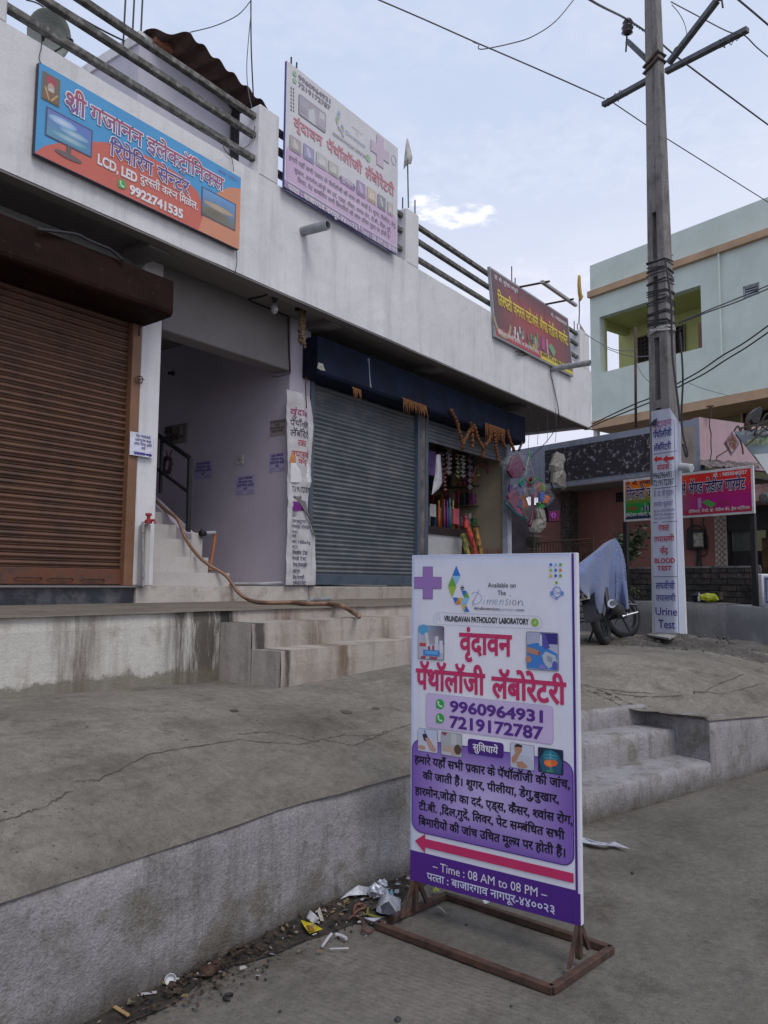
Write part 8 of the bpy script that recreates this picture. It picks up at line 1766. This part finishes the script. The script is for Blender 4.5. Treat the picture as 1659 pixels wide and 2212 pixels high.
# ================================================================= litter along the foot of the wall
M['leaf'] = simple('dead leaf', (.055, .034, .022), .9, var=.6, scale=25); M['dirt'] = simple('dark wet dirt', (.035, .03, .024), 1, var=.5, scale=20)
R_ = random.Random(21); md = MB(); ml_ = MB(); mp_ = MB()
def wx(t): x = .6+t*3.3; return x, lerp(YE, x)
for i in range(1300):
    x = R_.uniform(.8, 4.4); ye = lerp(YE, x); dens = .06+.13*math.exp(-((x-2.95)/.35)**2)+.07*math.exp(-((x-2.2)/.25)**2); y = ye-.01-abs(R_.gauss(0, dens*.75)); s = R_.uniform(.002, .007)
    md.blob((x, y, s*.2+.004), s, 5, .35, (1, 1, .6), rnd=R_)
for i in range(380):
    x = R_.choice((R_.uniform(.8, 4.4), R_.gauss(2.9, .3), R_.gauss(2.15, .22), R_.gauss(2.15, .18))); ye = lerp(YE, x); y = ye-.015-abs(R_.gauss(0, .09 if x < 2.6 else .13)); a = R_.uniform(0, 6.28); s = R_.uniform(.006, .019); z = .012+abs(R_.gauss(0, .014)); d = V((math.cos(a), math.sin(a), R_.uniform(-.3, .5)))*s; e = V((-math.sin(a), math.cos(a), R_.uniform(-.4, .4)))*s*.5
    c = V((x, y, z)); ml_.add([c-d, c+e*1.2+V((0, 0, s*.3)), c+d, c-e], [(0, 1, 2), (0, 2, 3)])
md.build('dirt_crumbs', M['dirt'], kind='stuff', label='dark dirt gathered along the foot of the retaining wall', cat='dirt')
for i in range(170):
    x = R_.gauss(3.0, .32) if R_.random() < .6 else R_.uniform(.9, 4.3); y = lerp(YE, x)-.02-abs(R_.gauss(0, .12)); a = R_.uniform(0, 6.28); s = R_.uniform(.004, .016); w_ = R_.uniform(.2, .9); d = V((math.cos(a), math.sin(a), 0))*s; e = V((-math.sin(a), math.cos(a), R_.uniform(-.2, .6)))*s*w_; c = V((x, y, .014+abs(R_.gauss(0, .01))))
    k_ = R_.choice(((.35, .34, .33), (.22, .19, .14), (.12, .08, .05), (.3, .31, .36), (.18, .13, .06))); mp_.add([c-d-e, c+d-e*.6, c+d*.8+e, c-d*.7+e*.8], [(0, 1, 2, 3)], k_)
mp_.build('paper_bits', PMD, kind='stuff', label='tiny bits of paper and straw mixed in the dirt by the wall', cat='litter')
ml_.build('dead_leaves', M['leaf'], kind='stuff', label='dead brown leaves and scraps along the foot of the retaining wall', cat='leaves')
m = MB(); m.grid(lambda u, v: V((.2+u*4.3, lerp(YE, .2+u*4.3)+.03-v*(.13+.08*nz(u*14, 1)+.14*math.exp(-((.2+u*4.3-2.95)/.45)**2)), .014*(1-v)**2+.0035+.003*nz(u*60, v*6))), 160, 8); m.build('silt', M['dirt'], kind='structure', smooth=True)
def apd(c, x, y, z=.01): return aZ(*c(x, y), z)
cT = crop(640, 2180, 460); cX = crop(0, 2100, 1000)
def scrap(name, c, pts, col, label, cat, h=.02, rough=.5, z=.012, bend=.02):
    q = [apd(c, *p, z) for p in pts]; ctr_ = sum(q, V())/len(q); m = MB(); vs = [V((p.x, p.y, p.z+R_.uniform(0, bend))) for p in q]+[ctr_+V((0, 0, h))]; n_ = len(q)
    m.add(vs, [(i, (i+1) % n_, n_) for i in range(n_)]); o = m.build(name, simple(label[:24], col, rough, var=.25, scale=60), label=label, cat=cat); s_ = o.modifiers.new('s', 'SOLIDIFY'); s_.thickness = .001; return o
scrap('sachet', cT, ((405, 475), (505, 470), (600, 560), (480, 570), (430, 520)), (.50, .42, .01), 'bright yellow empty sachet lying by the retaining wall', 'sachet', .012)
scrap('sachet_label', cT, ((450, 482), (505, 485), (530, 535), (480, 540)), (.25, .12, .02), 'brown printed patch on the yellow sachet', 'print', .006, z=.026, bend=.004)
scrap('plastic_sheet', cT, ((760, 262), (820, 215), (960, 195), (1050, 160), (1020, 215), (960, 240), (840, 250)), (.42, .43, .48), 'grey white plastic strip against the retaining wall', 'plastic scrap', .05)
scrap('plastic_pouch', cT, ((1085, 330), (1110, 260), (1200, 240), (1305, 285), (1300, 350), (1240, 420), (1120, 400), (1085, 370)), (.30, .31, .36), 'clear grey plastic pouch beside the sign stand', 'pouch', .07, .25)
scrap('pouch_content', cT, ((1120, 350), (1160, 315), (1240, 350), (1285, 400), (1240, 425), (1140, 400)), (.05, .05, .07), 'dark scrap inside the grey plastic pouch', 'scrap', .05, z=.05)
scrap('paper_scrap', cT, ((975, 415), (1040, 440), (1190, 440), (1230, 420), (1160, 490), (1040, 480), (1000, 450)), (.46, .48, .58), 'white paper with blue edge under the corner of the sign stand', 'paper', .015)
m = MB(); p = apd(cT, 1110, 260)
for k, (x, y, r) in enumerate(((1075, 230, .036), (1140, 170, .03), (1120, 235, .028), (1165, 225, .022))): m.blob(apd(cT, x, y)+V((0, 0, r*.8)), r*.95, 12, .22, (1, 1, 1), rnd=R_)
m.build('foil_ball', simple('crumpled foil', (.45, .47, .52), .4, metal=.7, bmp=.6, bscale=60), label='crumpled ball of silver foil by the retaining wall', cat='foil')
scrap('blue_scrap', cT, ((1190, 200), (1230, 190), (1240, 240), (1205, 235)), (.12, .28, .38), 'small light blue plastic scrap right of the foil', 'plastic scrap', .03)
for P, r, col, lab in ((((880, 360), (900, 300), (950, 290), (985, 320), (930, 340), (880, 380)), .006, (.17, .075, .05), 'brown rubber band curl beside the foil'), (((830, 430), (880, 395), (940, 420), (980, 470), (960, 520), (1010, 540), (1060, 520)), .006, (.09, .04, .03), 'tangled dark red brown cord near the sign stand'), (((1010, 330), (1005, 375), (1060, 400), (1140, 415), (1210, 430)), .006, (.20, .20, .02), 'yellow green stalk under the plastic pouch'), (((600, 668), (640, 610), (680, 558)), .006, (.45, .45, .48), 'white plastic straw below the yellow sachet'), (((665, 692), (750, 690), (835, 688)), .0035, (.38, .37, .36), 'thin pale stick lying on the road'), (((720, 562), (770, 575), (815, 600)), .007, (.42, .42, .44), 'short white paper roll right of the yellow sachet')):
    m = MB(); m.tube(smoothp([apd(cT, *p, .012+r) for p in P], 4), r, 6); m.build('cord' if 'cord' in lab or 'band' in lab or 'stalk' in lab else 'stick', simple(lab[:26], col, .6), label=lab, cat='litter')
scrap('wooden_chip', cT, ((550, 385), (575, 350), (612, 455), (580, 460)), (.40, .38, .32), 'pale flat wooden spoon leaning at the wall foot', 'wooden spoon', .01)
m = MB(); p = apd(cT, 490, 440, .02); m.lathe([(.0, .0), (.022, .001), (.028, .03), (.026, .03), (.02, .004), (0, .004)], p, (.5, -.3, .7), 14); m.build('paper_cup', simple('white cup', (.5, .51, .55), .5), label='crushed white paper cup behind the yellow sachet', cat='cup')
p = apd(cX, 707, 585, .02); m = MB(); m.lathe([(0, 0), (.016, 0), (.021, .022), (.0195, .022), (.015, .003), (0, .003)], p, ((CAM-p).normalized()+V((0, 0, .3))).normalized(), 18); m.build('paper_cup', simple('white cup b', (.55, .57, .60), .5), label='small round white cup lying open at the wall foot', cat='cup')
for P, r, col, lab in ((((462, 683), (535, 728)), .006, (.34, .22, .10), 'tan wooden ice cream stick near the bottom left'), (((570, 642), (650, 630)), .006, (.40, .41, .44), 'white plastic spoon at the wall foot left of the cup')):
    m = MB(); m.bar(apd(cX, *P[0], .018), apd(cX, *P[1], .018), r*2.4, .003); m.build('stick', simple(lab[:24], col, .6), label=lab, cat='litter')
scrap('leaf', cX, ((525, 690), (535, 675), (560, 680), (550, 695)), (.16, .15, .09), 'pale green dry leaf beside the ice cream stick', 'leaf', .01)
m = MB(); m.blob(apd(cX, 865, 540, .02), .035, 10, .25, (1.2, 1, .6), rnd=R_); m.build('rotten_fruit', simple('rotten brown husk', (.05, .025, .012), .7), smooth=True, label='dark brown husk lying in the leaves by the wall', cat='husk')
m = MB(); m.blob(apd(cX, 520, 612, .02), .028, 10, .3, (1, 1, .8), rnd=R_); m.build('bottle_cap_heap', simple('maroon scrap', (.10, .03, .025), .7), label='small maroon crumpled scrap at the wall foot', cat='scrap')
scrap('yellow_scrap', cX, ((672, 598), (684, 596), (682, 610)), (.45, .40, .02), 'tiny yellow scrap beside the open white cup', 'scrap', .008)
m = MB(); p = apd(cX, 950, 650, .008); m.tube([p+V((.018*math.cos(t*.6), .018*math.sin(t*.6), 0)) for t in range(8)], .006, 6); m.build('rubber_ring', simple('black rubber', (.012, .012, .013), .6), label='small black curved rubber piece alone on the road', cat='litter')
cY = crop(900, 2120, 700)
for i, (c, x, y, s) in enumerate(((cY, 895, 935, .006), (cY, 1615, 148, .009), (cY, 632, 452, .006), (cY, 225, 1015, .012), (cX, 1650, 740, .008), (cX, 1090, 545, .006), (cX, 800, 700, .005))):
    m = MB(); m.blob(apd(c, x, y, .004), s, 7, .3, (1.3, 1, .6), rnd=R_); m.build('pebble', simple('dark pebble', (.04, .04, .045), .9), label=['tiny dark pebble on the road in front of the sign stand', 'dark pebble on the road right of the sign stand', 'small pebble between the bars of the sign stand', 'larger dark pebble near the bottom edge left of the stand', 'dark pebble at the bottom centre of the road', 'small pebble on the road below the leaf heap', 'tiny pebble right of the open white cup'][i], cat='pebble', group='dark pebbles scattered on the road')
cB2 = crop(1380, 1550, 540)
scrap('ribbon', cB2, ((225, 1685), (290, 1715), (430, 1735), (480, 1712), (540, 1745), (598, 1768), (520, 1752), (470, 1742), (430, 1757), (320, 1745), (240, 1722)), (.42, .43, .50), 'long white plastic ribbon lying on the road right of the signboard', 'ribbon', .006)
scrap('paper_scrap', cY, ((725, 328), (755, 318), (772, 324), (740, 336)), (.42, .44, .44), 'small white scrap inside the sign stand frame', 'paper', .006)
scrap('foil_wrapper', cY, ((455, 368), (480, 362), (512, 395), (500, 400)), (.32, .32, .32), 'crumpled grey wrapper between the sign stand bars', 'wrapper', .012)
scrap('yellow_wrapper', cB, ((230, 1655), (262, 1648), (290, 1668), (275, 1690), (240, 1680)), (.35, .34, .04), 'yellow wrapper on dirt behind the sign stand', 'wrapper', .02)
for P in (((495, 2440/3.072+700-1),),): pass
# stains, chips and small leaves lying on the apron
R_ = random.Random(8); mch = MB()
for i in range(130):
    x = R_.uniform(1.5, 9); y = R_.uniform(lerp(YE, x)+.15, 3.6); s = R_.uniform(.002, .007); z = apz(x, y)
    if 4.1 < x < 6.7 and y < 3.0: continue
    mch.blob((x, y, z+s*.1), s, 6, .4, (1.2, 1, .3), rnd=R_)
mch.build('grit', simple('grey grit', (.10, .09, .08), 1, var=.4, scale=30), kind='stuff', label='small chips and grit scattered over the pavement', cat='grit')
for i, (c, x, y, w_) in enumerate(((cM, 205, 920, .03), (cM, 1070, 925, .05), (cM, 1295, 900, .035))):
    px, py = c(x, y); q = apt(px, py); m = MB(); n_ = 9; vs = [V((q[0]+w_*1.1*math.cos(t*.698)*R_.uniform(.6, 1.1), q[1]+w_*.8*math.sin(t*.698)*R_.uniform(.6, 1.1), 0)) for t in range(n_)]; vs = [V((v.x, v.y, apz(v.x, v.y)+.004)) for v in vs]+[V((q[0], q[1], apz(*q)+.012))]
    m.add(vs, [(i_, (i_+1) % n_, n_) for i_ in range(n_)]); m.build('dry_dung' if False else 'dirt_patch', M['crack'], apron)
